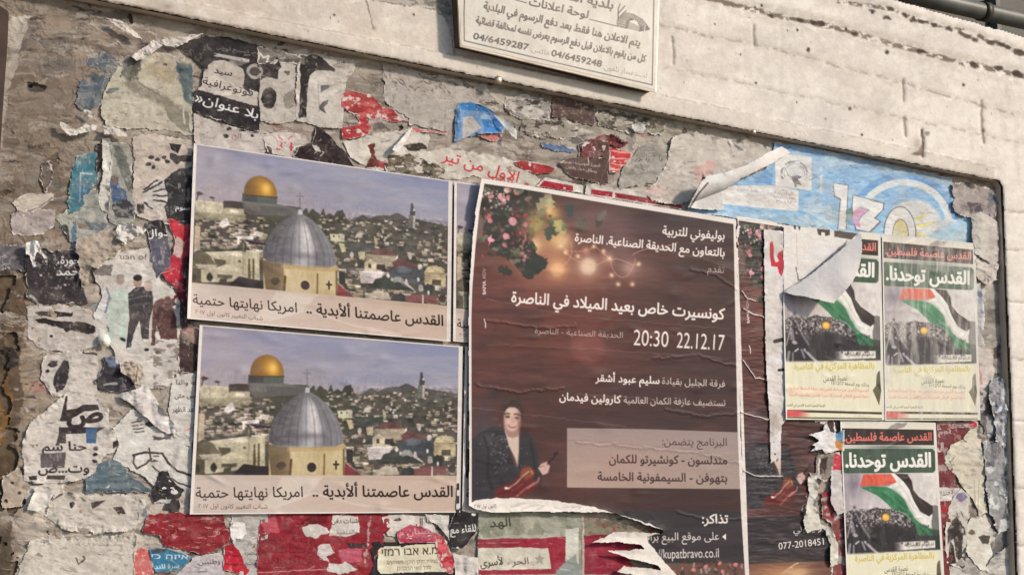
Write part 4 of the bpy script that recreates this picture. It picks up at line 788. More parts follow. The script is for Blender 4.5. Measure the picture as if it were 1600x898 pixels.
scrap('pale pinkish scrap with black blots along the top of upper view poster', [(302, 176), (344, 192), (404, 208), (456, 206), (452, 236), (400, 240), (330, 230), (304, 224)], (192, 179, 170), lambda s: ([s.ell(x, y, a, b, (48, 43, 43), .95, warp=2, seed=x) for x, y, a, b in ((358, 201, 4, 3), (379, 203, 5, 3), (353, 213, 4, 3), (394, 212, 3, 3), (420, 192, 12, 3), (445, 194, 8, 3), (410, 206, 16, 3), (440, 205, 14, 3))], s.text('الح', (362, 214), (376, 216), 7, (150, 90, 90), .0)), h=.0047, seed=320, warp=2)
scrap('tan scrap with dark dots at the far left edge low down', [(2, 742), (30, 730), (46, 760), (32, 792), (4, 792)], (168, 150, 132), lambda s: [s.ell(x, y, 3.4, 2.6, (50, 42, 38), .95, warp=1.5, seed=x) for x, y in ((19, 754), (9, 782), (30, 770))], h=.0046, seed=321)
# ---- left half, middle
def p_teal(s):
    s.mix(np.s_[:, :], .6 * sst(.45, .62, fbm(s.X / 16, s.Y / 22, 4, 5)), (92, 120, 124)); s.line([(144, 272), (126, 270.5), (125, 312)], 2.6, (196, 200, 196), .9); s.glow(128, 300, 12, 20, (66, 98, 128), .6)
scrap('teal blue poster remnant with a thin white corner bracket', [(106, 300), (112, 262), (118, 244), (150, 238), (156, 250), (154, 290), (140, 294), (134, 310), (126, 330), (108, 336), (104, 318)], (66, 112, 124), p_teal, h=.0048, seed=90, warp=4, wear=.15, rim=1.6)
scrap('pale greenish grey remnant below the teal one', [(100, 330), (122, 318), (130, 300), (150, 292), (168, 330), (172, 356), (146, 366), (118, 390), (100, 360), (86, 340)], (164, 160, 148), lambda s: (s.mix(np.s_[:, :], .7 * sst(.5, .6, fbm(s.X / 14, s.Y / 18, 4, 5)), (130, 134, 128)), s.poly([(120, 346), (168, 350), (168, 362), (122, 356)], (92, 104, 110), .8, warp=3), s.poly([(92, 352), (104, 350), (108, 366), (110, 386), (94, 384), (88, 370)], (58, 64, 62), 1, warp=3), s.poly([(110, 360), (118, 344), (120, 376), (112, 386)], (88, 110, 130), .9, warp=2)), h=.0044, seed=92, warp=3.5)
scrap('upright pale strip of paper beside the blue shirted figure', [(158, 215), (173, 215), (176, 250), (172, 290), (170, 332), (158, 330), (152, 312), (160, 270)], (206, 200, 186), h=.0056, seed=94, warp=1.6, lift=.004)
scrap('dark narrow gap of black paper left of the pale upright strip', [(150, 226), (160, 222), (160, 262), (152, 272), (148, 256)], (46, 42, 42), h=.0046, seed=95, warp=2, rim=.6)
def p_fig(s):
    s.poly([(176, 226), (190, 230), (200, 250), (206, 290), (200, 300), (182, 252)], (96, 100, 94), .9, warp=3); s.poly([(173, 274), (184, 274), (186, 288), (196, 300), (198, 314), (176, 318), (172, 300)], (72, 88, 116), 1, warp=2.4); s.ell(179, 281, 5, 7, (110, 84, 74), .9, warp=2); s.poly([(174, 318), (196, 312), (212, 322), (210, 340), (178, 342)], (64, 62, 64), 1, warp=3)
    s.mix(np.s_[:, :], .7 * sst(.54, .62, fbm(s.X / 6, s.Y / 5, 4, 4)) * (s.Y > 316), (150, 148, 146)); s.poly([(182, 220), (200, 226), (204, 250), (196, 244)], (150, 146, 132), .8, warp=3)
scrap('weathered photo piece with a small blue shirted figure', [(172, 222), (196, 222), (208, 240), (206, 290), (214, 322), (212, 346), (190, 352), (172, 348), (168, 330), (172, 290)], (150, 146, 134), p_fig, h=.0052, seed=96, warp=2.4, wear=.1)
def p_hand(s):
    s.poly([(256, 282), (278, 264), (300, 262), (300, 352), (262, 350), (256, 320)], (52, 50, 52), 1, warp=2); s.poly([(222, 306), (226, 292), (240, 280), (254, 284), (262, 300), (262, 316), (250, 330), (228, 326)], (196, 186, 176), 1, warp=1.5)
    for k, (a, b) in enumerate((((224, 302), (252, 284)), ((226, 296), (246, 282)), ((240, 300), (258, 296)), ((240, 306), (260, 306)), ((240, 313), (260, 316)), ((226, 316), (238, 326)))): s.line([a, b], 3, (46, 42, 42), .9, warp=2, seed=k)
    s.poly([(230, 330), (250, 328), (256, 340), (234, 342)], (206, 190, 180), 1, warp=2); s.poly([(214, 318), (226, 318), (226, 334), (216, 334)], (56, 50, 50), 1, warp=2); s.text('سوم', (274, 327), (296, 328), 7, (226, 220, 214), .02)
    for x, y in ((236, 246), (246, 250), (256, 246), (232, 256), (262, 252), (240, 262)): s.ell(x, y, 4, 3, (52, 46, 46), .95, warp=2, seed=x)
    s.poly([(264, 224), (284, 226), (278, 240), (268, 234)], (50, 44, 44), 1); s.poly([(266, 240), (300, 244), (300, 254), (282, 252), (276, 258), (264, 248)], (70, 64, 62), 1, warp=2)
scrap('pinkish scrap with a fist in a checkered scarf printed on black', [(206, 214), (240, 208), (300, 220), (303, 352), (260, 352), (236, 346), (214, 338), (206, 300), (210, 250)], (192, 176, 162), p_hand, h=.0054, seed=98, warp=2, rim=1.2)
def p_redl(s):
    s.poly([(264, 342), (296, 352), (294, 380), (276, 372), (268, 356)], (196, 58, 68)); s.poly([(270, 394), (292, 406), (288, 452), (262, 440), (250, 420)], (178, 42, 58), 1, warp=2); s.poly([(276, 370), (290, 380), (282, 402), (268, 396)], (196, 176, 166), .9, warp=3); s.line([(252, 426), (272, 420)], 1.4, (226, 150, 150), .8, warp=2); s.poly([(284, 404), (298, 396), (296, 450), (288, 452)], (60, 38, 42), .9, warp=2)
scrap('red torn pieces at the left edge of the upper view poster', [(260, 340), (298, 348), (297, 400), (292, 456), (276, 452), (258, 436), (248, 414), (268, 400), (272, 376)], (168, 48, 56), p_redl, h=.0056, seed=100, warp=2, rim=1.6)
scrap('slate blue scrap with white Arabic letters left of the red pieces', [(226, 348), (240, 342), (256, 342), (262, 366), (268, 398), (266, 416), (250, 432), (246, 436), (236, 400), (232, 372)], (88, 84, 98), lambda s: (s.poly([(226, 344), (258, 340), (264, 372), (230, 372)], (52, 48, 52), 1, warp=1.5), s.text('دوال', (228, 370), (264, 368), 11, (230, 224, 218), .024)), h=.0066, seed=102, warp=1.4, rim=1.2)
scrap('white crumpled fold left of the slate blue scrap', [(180, 356), (190, 346), (214, 350), (228, 356), (226, 366), (208, 372), (196, 384), (182, 372)], (214, 204, 194), h=.0072, seed=104, warp=3, shapez=lambda s: .009 * fbm(s.X / 10, s.Y / 9, 3, 3), lift=.006)
scrap('tan crumpled torn layer beside the black Arabic poster piece', [(118, 372), (150, 366), (178, 360), (196, 380), (182, 398), (160, 414), (142, 420), (140, 444), (128, 452), (122, 420)], (164, 148, 132), h=.0060, seed=106, warp=4, shapez=lambda s: .006 * fbm(s.X / 16, s.Y / 12, 3, 3), lift=.005)
def p_blk2(s):
    s.text('الشبيبة', (90, 393), (124, 397), 9, (120, 116, 116), .0, wear=.36); s.text('جورة،', (90, 412), (125, 412), 12, (222, 214, 208), .016); s.text('حمد', (88, 430), (124, 429), 12, (222, 214, 208), .016)
    for x, y in ((64, 430), (102, 445), (72, 408)): s.ell(x, y, 2, 1.6, (196, 186, 178), .9)
    s.poly([(46, 446), (60, 452), (100, 466), (138, 470), (138, 480), (96, 478), (52, 470)], (60, 54, 54), .8, warp=4); s.line([(48, 462), (60, 476), (80, 480)], 4, (206, 198, 190), .8, warp=2)
scrap('black poster piece with white Arabic words at far left', [(42, 388), (60, 384), (84, 392), (124, 390), (124, 432), (134, 450), (138, 476), (110, 474), (62, 478), (42, 466), (40, 420)], (54, 48, 50), p_blk2, h=.0056, seed=108, warp=2.6, rim=1.2)
scrap('mottled grey paper with pale rings at the far left edge', [(-12, 384), (20, 380), (40, 384), (40, 424), (16, 420), (-12, 426)], (96, 90, 92), lambda s: [s.line([(8 + R * math.cos(a), 408 + R * .8 * math.sin(a)) for a in np.linspace(0, 6.3, 18)], 1.6, (176, 170, 168), .7, warp=2, wear=.4) for R in (5, 9)], h=.0050, seed=109, warp=3)
scrap('white curled tatters above the black Arabic poster piece', [(40, 380), (50, 374), (60, 376), (66, 392), (74, 404), (68, 404), (58, 392), (54, 406), (58, 416), (52, 418), (46, 400), (40, 398)], (220, 211, 202), h=.0085, seed=110, warp=1.6, rim=0, shapez=lambda s: .008 * fbm(s.X / 6, s.Y / 14, 3, 3))
def p_ppl(s):
    s.text('uan of', (188, 405), (230, 405.5), 8.5, (84, 66, 60), .0, latin=True); s.poly([(142, 414), (178, 412), (174, 430), (144, 428)], (110, 100, 98), .9, warp=3)
    # three standing men, printed
    s.poly([(166, 470), (178, 452), (194, 450), (204, 462), (200, 500), (198, 536), (188, 540), (182, 500), (178, 540), (168, 538), (166, 500)], (186, 196, 184), 1, warp=1.4); s.ell(188, 437, 6.6, 8, (170, 148, 136)); s.ell(188, 432, 6, 4, (140, 134, 128)); s.poly([(150, 470), (160, 452), (170, 446), (176, 456), (166, 480), (162, 506), (152, 500)], (206, 200, 196), 1, warp=3); s.line([(168, 450), (172, 466), (164, 486)], 4, (110, 116, 140), .8, warp=3)
    s.poly([(200, 458), (214, 448), (226, 448), (238, 456), (240, 480), (234, 496), (232, 530), (222, 530), (218, 500), (210, 520), (204, 542), (196, 544), (202, 500)], (62, 58, 60), 1, warp=1.2); s.ell(215, 440, 7, 9, (160, 132, 120)); s.ell(215, 434, 7, 5, (46, 42, 42)); s.line([(204, 466), (236, 462)], 2, (120, 116, 120), .6, warp=2); s.line([(208, 476), (232, 474)], 1.6, (110, 106, 110), .6, warp=2)
    s.poly([(242, 470), (252, 466), (266, 472), (274, 490), (278, 530), (252, 530), (244, 506), (242, 540), (236, 540), (238, 490)], (96, 66, 62), 1, warp=1.6); s.ell(232, 446, 7, 9, (186, 166, 154)); s.ell(262, 468, 5, 6, (120, 86, 78)); s.mix(np.s_[:, :], .5 * (s.X > 240) * (s.Y > 470) * sst(.5, .62, fbm(s.X / 14, s.Y / 5, 3, 4)), (64, 46, 46))
    s.ell(192, 530, 5, 2.5, (52, 44, 44), 1, rot=.5); s.ell(229, 546, 4, 2.5, (52, 44, 44)); s.ell(246, 550, 3.5, 3, (90, 82, 78)); s.poly([(252, 548), (264, 548), (262, 590), (244, 602), (254, 580)], (186, 178, 168), .8, warp=2)
scrap('white poster piece with three printed standing men and the words uan of', [(142, 420), (172, 396), (200, 390), (234, 386), (242, 410), (252, 438), (270, 452), (282, 470), (282, 560), (276, 586), (262, 606), (236, 608), (200, 596), (182, 570), (176, 545), (150, 520), (146, 490), (160, 460)], (204, 194, 184), p_ppl, scuff=.45, h=.0050, seed=112, warp=2.2, rim=1.4)
scrap('dark maroon printed strip along the left edges of both view posters', [(268, 446), (294, 452), (294, 496), (310, 510), (308, 582), (280, 584), (278, 540), (284, 500), (268, 474)], (70, 54, 52), lambda s: (s.poly([(294, 508), (310, 508), (308, 540), (296, 530), (288, 520)], (176, 140, 128), .9, warp=3), s.poly([(270, 458), (290, 452), (292, 470), (274, 474)], (126, 46, 54), .9, warp=3)), h=.0046, seed=114, warp=2)
scrap('white paper with three short Arabic lines left of the lower view poster', [(270, 584), (306, 582), (303, 680), (298, 698), (272, 690), (262, 640)], (206, 197, 188), lambda s: (s.text('لة والنا', (275, 600), (307, 601), 7.5, (76, 64, 62), .012), s.text('بس حتى', (273, 621), (306, 621), 7.5, (76, 64, 62), .012), s.text('بعد الظهر', (269, 643), (305, 643), 8, (76, 64, 62), .012), s.line([(288, 672), (300, 668)], 2.4, (206, 110, 112), .7, warp=2), s.ell(273, 587, 3, 3, (60, 52, 50))), scuff=.35, h=.0054, seed=116, warp=1.4, rim=.8)
def p_bird(s):
    s.poly([(54, 488), (64, 485), (104, 488), (116, 488), (112, 494), (84, 496), (60, 492)], (50, 44, 44), 1, warp=2); s.poly([(54, 500), (66, 496), (90, 502), (124, 502), (146, 508), (170, 518), (150, 518), (140, 522), (112, 516), (106, 520), (92, 510), (64, 504)], (48, 42, 42), 1, warp=2.4); s.poly([(108, 526), (128, 524), (132, 530), (114, 530)], (222, 208, 198), .9, warp=2); s.ell(80, 525, 5.5, 4.5, (216, 204, 194)); s.ell(80, 525, 3, 2.4, (50, 44, 44))
scrap('pale paper with black bird like streaks at left', [(42, 478), (90, 474), (140, 482), (166, 500), (172, 520), (150, 540), (120, 552), (70, 548), (44, 530)], (186, 174, 164), p_bird, h=.0046, seed=118, warp=3)
scrap('cream oval nub of paper beside the printed men', [(152, 528), (160, 520), (170, 522), (174, 532), (170, 542), (158, 543)], (222, 212, 192), h=.0075, seed=119, warp=.8, rim=0, shapez=lambda s: .007 * np.exp(-((s.X - 163) / 9) ** 2 - ((s.Y - 532) / 9) ** 2))
scrap('pale sheet with two black blots like perched birds', [(66, 556), (110, 548), (150, 546), (158, 580), (150, 620), (110, 626), (80, 616), (64, 590)], (192, 181, 170), lambda s: (s.poly([(84, 586), (92, 574), (100, 562), (107, 565), (107, 590), (100, 608), (88, 612), (84, 600)], (52, 47, 50), 1, warp=2), s.ell(82, 568, 6, 5, (54, 48, 50), 1, warp=2.4), s.ell(75, 580, 4, 3, (54, 48, 50), 1, warp=2), s.line([(131, 551), (146, 552), (160, 554)], 4.5, (52, 46, 48), 1, warp=1.5)), h=.0050, seed=120, warp=2.4, lift=.0035)
scrap('dark torn triangle with a pale label under the printed men', [(146, 594), (156, 586), (162, 570), (160, 558), (186, 556), (190, 580), (206, 592), (218, 612), (190, 614), (156, 608)], (52, 48, 54), lambda s: (s.poly([(164, 556), (188, 556), (190, 574), (170, 572)], (104, 116, 136), .9, warp=2), s.line([(163, 601), (182, 599)], 3.4, (200, 192, 186), .9, warp=1.5)), h=.0056, seed=122, warp=2, rim=.8)
scrap('brownish crumpled paper ridge right of the dark torn triangle', [(186, 566), (206, 562), (222, 572), (226, 588), (214, 602), (204, 592), (190, 582)], (186, 168, 150), lambda s: s.line([(190, 564), (214, 568), (214, 596)], 1.6, (84, 70, 62), .8, warp=2), h=.0066, seed=124, warp=2, shapez=lambda s: .007 * fbm(s.X / 10, s.Y / 10, 3, 3))
def p_sad(s):
    s.poly([(93, 658), (103, 618), (106, 618), (104, 640), (120, 638), (128, 632), (152, 631), (156, 640), (132, 642), (112, 654), (103, 658)], (54, 46, 46), 1, warp=1)
    s.text('ص', (106, 661), (160, 657), 24, (54, 46, 48), .06); s.poly([(92, 667), (164, 667), (150, 676), (92, 678)], (54, 46, 48), 1); s.poly([(134, 668), (152, 668), (150, 692), (135, 692)], (62, 92, 128)); s.poly([(92, 676), (103, 676), (103, 692), (88, 692)], (60, 50, 52))
    s.text('حنا شم', (66, 704), (135, 703), 14, (52, 44, 46), .03); s.poly([(63, 708), (103, 706), (101, 730), (64, 730)], (88, 78, 80), .95, warp=1); s.text('وت...ض', (60, 738), (139, 737), 14, (52, 44, 46), .03); s.poly([(74, 742), (102, 742), (101, 749), (72, 748)], (64, 54, 54)); s.poly([(44, 744), (58, 742), (58, 750), (46, 750)], (64, 54, 54), 1, warp=1.5)
    for x, y, r in ((150, 700, 4.5), (149, 710, 4), (148, 720, 4)): s.ell(x, y, r, r * .7, (52, 46, 46), 1, warp=1)
    s.poly([(176, 690), (188, 686), (184, 696), (176, 700)], (56, 48, 46), 1, warp=1.4); s.line([(40, 706), (150, 700)], .8, (160, 148, 138), .6)
scrap('cream poster piece with big black Arabic letters and two text lines at lower left', [(34, 690), (46, 660), (84, 630), (104, 612), (150, 618), (170, 640), (172, 668), (190, 684), (182, 704), (160, 714), (150, 740), (120, 752), (60, 756), (38, 750)], (200, 189, 178), p_sad, scuff=.5, h=.0056, seed=126, warp=2.4, rim=1.4, lift=.0035)
scrap('white folded paper band running down to the line drawing', [(184, 616), (206, 608), (230, 600), (242, 620), (256, 640), (272, 660), (280, 676), (262, 678), (240, 664), (214, 640), (190, 622)], (216, 205, 198), h=.0066, seed=128, warp=1.6, shapez=lambda s: .006 * fbm(s.X / 14, s.Y / 20, 3, 2), lift=.005)
def p_line(s):
    for k in range(4): s.line([(204 + k * 2, 660 + k * 5), (222 + k, 658 + k * 5)], 2, (72, 62, 60), .85, warp=1, wear=.3)
    s.poly([(226, 662), (240, 652), (244, 664), (232, 668)], (70, 62, 60), .9, warp=2); s.poly([(246, 632), (268, 630), (270, 642), (256, 650)], (96, 84, 84), .95, warp=1.5); s.poly([(238, 680), (254, 684), (268, 676), (266, 686), (240, 688)], (84, 74, 78), .95, warp=2); s.poly([(252, 660), (268, 650), (282, 672), (256, 672)], (82, 76, 76), .9, warp=2)
    s.line([(208, 710), (230, 706), (254, 708), (262, 722), (276, 734), (298, 742)], 3.6, (60, 52, 50), .95, warp=1); s.line([(210, 712), (208, 722), (214, 732), (228, 724), (236, 716)], 3.4, (60, 52, 50), .95, warp=1.4); s.line([(233, 700), (236, 720), (242, 720)], 2.6, (60, 52, 50), .9); s.line([(240, 712), (248, 712)], 1.6, (60, 52, 50)); s.line([(240, 718), (246, 720)], 1.6, (60, 52, 50)); s.line([(238, 728), (250, 738), (280, 754), (298, 760)], 2.6, (60, 52, 50), .9, warp=1)
    s.ell(221, 717, 8, 8, (218, 208, 198), 1, warp=2); s.line([(278, 700), (266, 744)], 7, (150, 148, 140), .5, soft=6)
scrap('white sheet with a black line drawing left of the lower view poster', [(176, 668), (204, 640), (240, 640), (268, 672), (300, 690), (300, 768), (280, 780), (240, 760), (226, 744), (196, 730), (176, 718), (186, 694)], (206, 198, 188), p_line, scuff=.5, h=.0052, seed=130, warp=2, rim=1)
scrap('teal grey torn triangle at lower left under the Arabic letters', [(134, 745), (148, 738), (152, 722), (172, 716), (190, 722), (200, 736), (214, 748), (236, 764), (234, 770), (180, 768), (134, 770)], (84, 100, 108), lambda s: (s.mix(np.s_[:, :], .6 * sst(.5, .62, fbm(s.X / 20, s.Y / 4, 4, 5)), (116, 130, 132)), s.poly([(164, 762), (172, 756), (170, 762)], (206, 200, 190)), s.mix(np.s_[:, :], .6 * sst(760, 770, s.Y), (60, 68, 74))), h=.0060, seed=132, warp=2, rim=1)
scrap('black jagged paper shape beside the foot of the lower view poster', [(234, 770), (244, 752), (246, 738), (262, 734), (266, 744), (276, 756), (290, 766), (282, 778), (282, 800), (256, 798), (258, 786), (240, 786)], (48, 44, 45), lambda s: (s.poly([(236, 784), (252, 780), (268, 780), (266, 786), (248, 788)], (200, 196, 192), .9, warp=2),), h=.0058, seed=134, warp=2, rim=.8)
scrap('bright white torn corner at lower left edge', [(42, 798), (48, 778), (56, 760), (72, 756), (84, 768), (76, 790), (56, 800)], (222, 211, 198), h=.0068, seed=136, warp=2.4, shapez=lambda s: .004 * fbm(s.X / 14, s.Y / 14, 3, 2), rim=0)
scrap('cream torn sheet with black nicks below the teal triangle', [(76, 780), (100, 764), (134, 772), (180, 772), (226, 776), (232, 800), (210, 828), (150, 834), (96, 826), (70, 806)], (196, 185, 172), lambda s: (s.poly([(142, 784), (166, 781), (150, 792), (144, 794)], (60, 50, 46), 1, warp=1.5), s.poly([(176, 792), (190, 790), (196, 802), (186, 804)], (58, 48, 46), 1, warp=1.2), s.poly([(80, 780), (100, 766), (98, 774)], (90, 76, 70), .9, warp=2), s.ell(112, 788, 4, 5, (56, 48, 46), 1, warp=2), s.ell(130, 780, 6, 2, (80, 70, 64), .8, rot=.5, warp=2)), h=.0054, seed=138, warp=3, lift=.005)
scrap('broad pale crumbling sheet in the bottom left corner', [(46, 846), (90, 838), (150, 836), (214, 834), (212, 870), (216, 912), (20, 912), (36, 870)], (198, 187, 173), lambda s: (s.line([(118, 872), (124, 880), (132, 872), (130, 868)], 2.4, (80, 68, 62), .9, warp=2), s.ell(60, 866, 6, 2, (130, 116, 104), .8, warp=3)), h=.0050, seed=140, warp=4, lift=.004)
# ---- along the bottom
def p_rd(s):
    s.mix(np.s_[:, :], .5 * sst(.5, .65, fbm(s.X / 30, s.Y / 4, 5, 5)), (118, 30, 36)); s.mix(np.s_[:, :], .85 * sst(.67, .72, fbm(s.X / 16, s.Y / 5, 8, 5)), (178, 130, 122))
    for y, t in ((818, 'بشكل منتظم والفحص'), (834, 'هذا الشهر يعود لكم'), (850, 'من الجليل الى حيفا')): s.text(t, (262, y - 2), (356, y), 8, (84, 22, 26), .0, a=.9, wear=.32)
scrap('red poster fragment with faded dark Arabic lines at bottom left', [(222, 830), (228, 812), (232, 802), (270, 800), (350, 802), (352, 818), (362, 836), (358, 848), (346, 856), (318, 866), (300, 862), (256, 852), (250, 838)], (136, 42, 47), p_rd, scuff=.4, h=.0062, seed=142, warp=2.2, rim=1.2)
scrap('small white torn curl at the left end of the red fragment', [(223, 796), (228, 790), (231, 800), (230, 812), (224, 806)], (232, 224, 216), h=.0085, seed=143, warp=.8, rim=0, shapez=lambda s: .005 * sst(223, 231, s.X))
scrap('blue torn scrap with white Hebrew letters at bottom left', [(232, 858), (244, 854), (268, 858), (294, 866), (300, 872), (288, 884), (276, 892), (244, 894), (238, 880)], (56, 116, 146), lambda s: (s.text('איזה כי', (237, 872), (294, 873), 8, (206, 216, 220), .01), s.text('سرة للتد', (242, 888), (280, 886), 7, (206, 216, 220), .01), s.poly([(236, 858), (262, 856), (256, 862), (238, 864)], (62, 62, 66), .9, warp=2)), scuff=.3, h=.0056, seed=144, warp=1.6, rim=1)
scrap('pinkish red scrap at bottom left beside the blue Hebrew one', [(208, 860), (220, 856), (234, 858), (240, 880), (244, 912), (208, 912), (210, 880)], (200, 96, 92), p_red, h=.0050, seed=146, warp=2.4)
scrap('pale grey paper with dark Arabic words right of the blue Hebrew scrap', [(276, 896), (292, 880), (306, 868), (346, 860), (352, 876), (350, 912), (270, 912)], (188, 178, 178), lambda s: (s.text('وطنيين.', (308, 881), (344, 880), 9, (72, 50, 56), .0), s.line([(310, 893), (322, 892)], 2, (90, 70, 72), .8)), h=.0052, seed=148, warp=2)
scrap('small red torn shape with dark lines between grey papers at bottom', [(348, 852), (362, 848), (374, 858), (382, 880), (390, 890), (384, 900), (350, 890)], (176, 36, 50), lambda s: (s.line([(348, 866), (384, 868)], 1.6, (100, 24, 36), .7, warp=1), s.line([(352, 880), (388, 882)], 1.6, (100, 24, 36), .7, warp=1)), h=.0058, seed=150, warp=2)
scrap('white pear shaped tear beside the red fragment at bottom', [(358, 822), (366, 814), (382, 816), (386, 832), (380, 842), (370, 842), (366, 850), (360, 838)], (222, 212, 204), h=.0070, seed=152, warp=1.6, rim=0)
scrap('grey Arabic notice paper under the left foot of the lower view poster', [(362, 800), (418, 800), (420, 860), (404, 880), (402, 912), (376, 912), (372, 870), (360, 840)], (186, 178, 172), lambda s: (s.text('في الناصرة', (382, 866), (418, 866), 8, (66, 56, 56), .0), s.text('مع نحتم', (382, 882), (412, 882), 8, (66, 56, 56), .0), s.poly([(406, 812), (414, 810), (414, 842), (406, 838)], (84, 78, 72), .9)), h=.0048, seed=154, warp=1.4)
def p_rd2(s):
    s.mix(np.s_[:, :], .5 * sst(.5, .65, fbm(s.X / 40, s.Y / 4, 5, 5)), (122, 30, 40))
    for y, t in ((846, 'في اطار المشروع'), (864, 'ذكر شعبنا الفلسطيني'), (880, 'من اجل الحرية')): s.text(t, (404, y - 2), (492, y), 9, (86, 20, 28), .0, a=.9, wear=.30)
    s.poly([(406, 808), (430, 802), (436, 830), (414, 834)], (196, 92, 104), .7, warp=3); s.poly([(468, 818), (484, 806), (514, 802), (510, 814), (494, 820)], (96, 28, 34), .9, warp=2)
    s.poly([(520, 804), (560, 806), (562, 832), (540, 838), (514, 836), (518, 818)], (206, 194, 184), 1, warp=2); s.text('شبات دفن', (518, 817), (560, 816), 7, (66, 56, 54), .012); s.text('المعاد والتنفيذ', (524, 834), (590, 832), 7, (84, 70, 66), .0)
    s.poly([(472, 822), (500, 818), (516, 830), (494, 840), (476, 836)], (202, 192, 184), 1, warp=3.4); s.poly([(496, 852), (514, 848), (524, 864), (510, 870), (516, 880), (498, 868)], (206, 192, 186), 1, warp=3); s.poly([(530, 858), (566, 856), (564, 878), (534, 880)], (190, 92, 110), .8, warp=3); s.poly([(540, 848), (572, 848), (574, 854), (546, 856)], (56, 48, 50), .9, warp=2)
    s.line([(404, 894), (470, 890), (540, 888)], 1.6, (214, 150, 150), .8, warp=1); s.line([(578, 810), (576, 840), (570, 880)], 4, (206, 180, 176), .7, warp=4, wear=.4); s.poly([(514, 880), (540, 878), (560, 890), (530, 896), (512, 890)], (206, 196, 186), 1, warp=3)
scrap('large red poster fragment with dark Arabic lines under the lower view poster', [(404, 822), (412, 806), (424, 800), (540, 800), (608, 800), (612, 820), (602, 836), (598, 852), (588, 870), (584, 890), (576, 912), (400, 912), (402, 860)], (138, 40, 48), p_rd2, scuff=.4, h=.0056, seed=156, warp=2.4, rim=1.4)
scrap('black backing paper round the cream Hebrew card', [(572, 846), (604, 846), (700, 846), (714, 900), (712, 912), (572, 912), (584, 880)], (50, 46, 48), h=.0050, seed=157, warp=1.6, rim=0)
scrap('cream card with rounded corners and dark Hebrew lettering at bottom centre', [(590, 858), (596, 853), (680, 848), (692, 852), (712, 884), (711, 892), (594, 896), (589, 890)], (212, 200, 174), lambda s: (s.text('מ.א אבו רמזי', (597, 868), (684, 864.5), 12.5, (66, 52, 46), .014), s.text('מכירת חלקי חילוף משומשים', (605, 880.5), (684, 878.5), 6, (92, 78, 68), .0), s.text('לכל סוגי הרכבים', (621, 890), (673, 888.5), 6, (92, 78, 68), .0)), scuff=.2, h=.0062, seed=158, warp=.6, rim=0, lift=.001, mott=.04)
scrap('cream paper with two dark Arabic strokes above the pink banner', [(596, 808), (620, 802), (668, 806), (676, 818), (684, 836), (640, 842), (604, 836)], (210, 196, 186), lambda s: (s.text('ال', (650, 821), (660, 821), 12, (72, 48, 48), .03), s.poly([(614, 812), (624, 808), (628, 812), (620, 814)], (80, 60, 58))), h=.0052, seed=160, warp=1.6)
scrap('pink banner piece with pale Arabic letters above the Hebrew card', [(620, 830), (640, 818), (656, 820), (684, 832), (690, 848), (624, 848), (620, 840)], (182, 78, 94), lambda s: (s.text('غصبان م', (624, 836), (680, 832), 10, (222, 160, 168), .01), s.mix(np.s_[:, :], sst(838, 842, s.Y), (170, 58, 78))), h=.0066, seed=162, warp=1.4, rim=1)
scrap('red and white torn strip right of the pink banner', [(680, 832), (692, 834), (704, 856), (710, 880), (708, 898), (690, 890), (684, 872), (680, 850)], (184, 44, 60), p_red, h=.0068, seed=164, warp=2)
scrap('white torn edge curving beside the black tag piece', [(664, 802), (702, 804), (702, 836), (706, 862), (722, 866), (748, 870), (748, 912), (712, 912), (710, 876), (700, 840), (684, 820), (668, 814)], (210, 200, 190), lambda s: s.poly([(668, 812), (684, 820), (698, 836), (690, 838), (672, 822)], (62, 58, 54), .9, warp=2), h=.0060, seed=166, warp=1.4, shapez=lambda s: .004 * fbm(s.X / 12, s.Y / 20, 3, 2))
scrap('black shield shaped piece with white Arabic words at bottom centre', [(707, 806), (716, 790), (722, 796), (748, 802), (747, 828), (738, 840), (722, 858), (706, 856), (703, 838), (702, 824)], (44, 41, 43), lambda s: (s.text('للقاء مع', (704, 833), (744, 829), 11, (232, 228, 222), .014), s.ell(740, 803, 3.5, 2.5, (220, 214, 208)), s.ell(715, 855, 2, 1.6, (220, 214, 208))), scuff=.3, h=.0078, seed=168, warp=1, rim=.8)
scrap('narrow black and white slip hanging between view poster and concert poster', [(714, 752), (718, 754), (719, 806), (713, 806)], (60, 54, 52), lambda s: [s.poly([(711, y), (722, y), (722, y + 9), (711, y + 9)], (214, 206, 196)) for y in (765, 786)], h=.0096, seed=169, warp=.6, rim=0, lift=0)
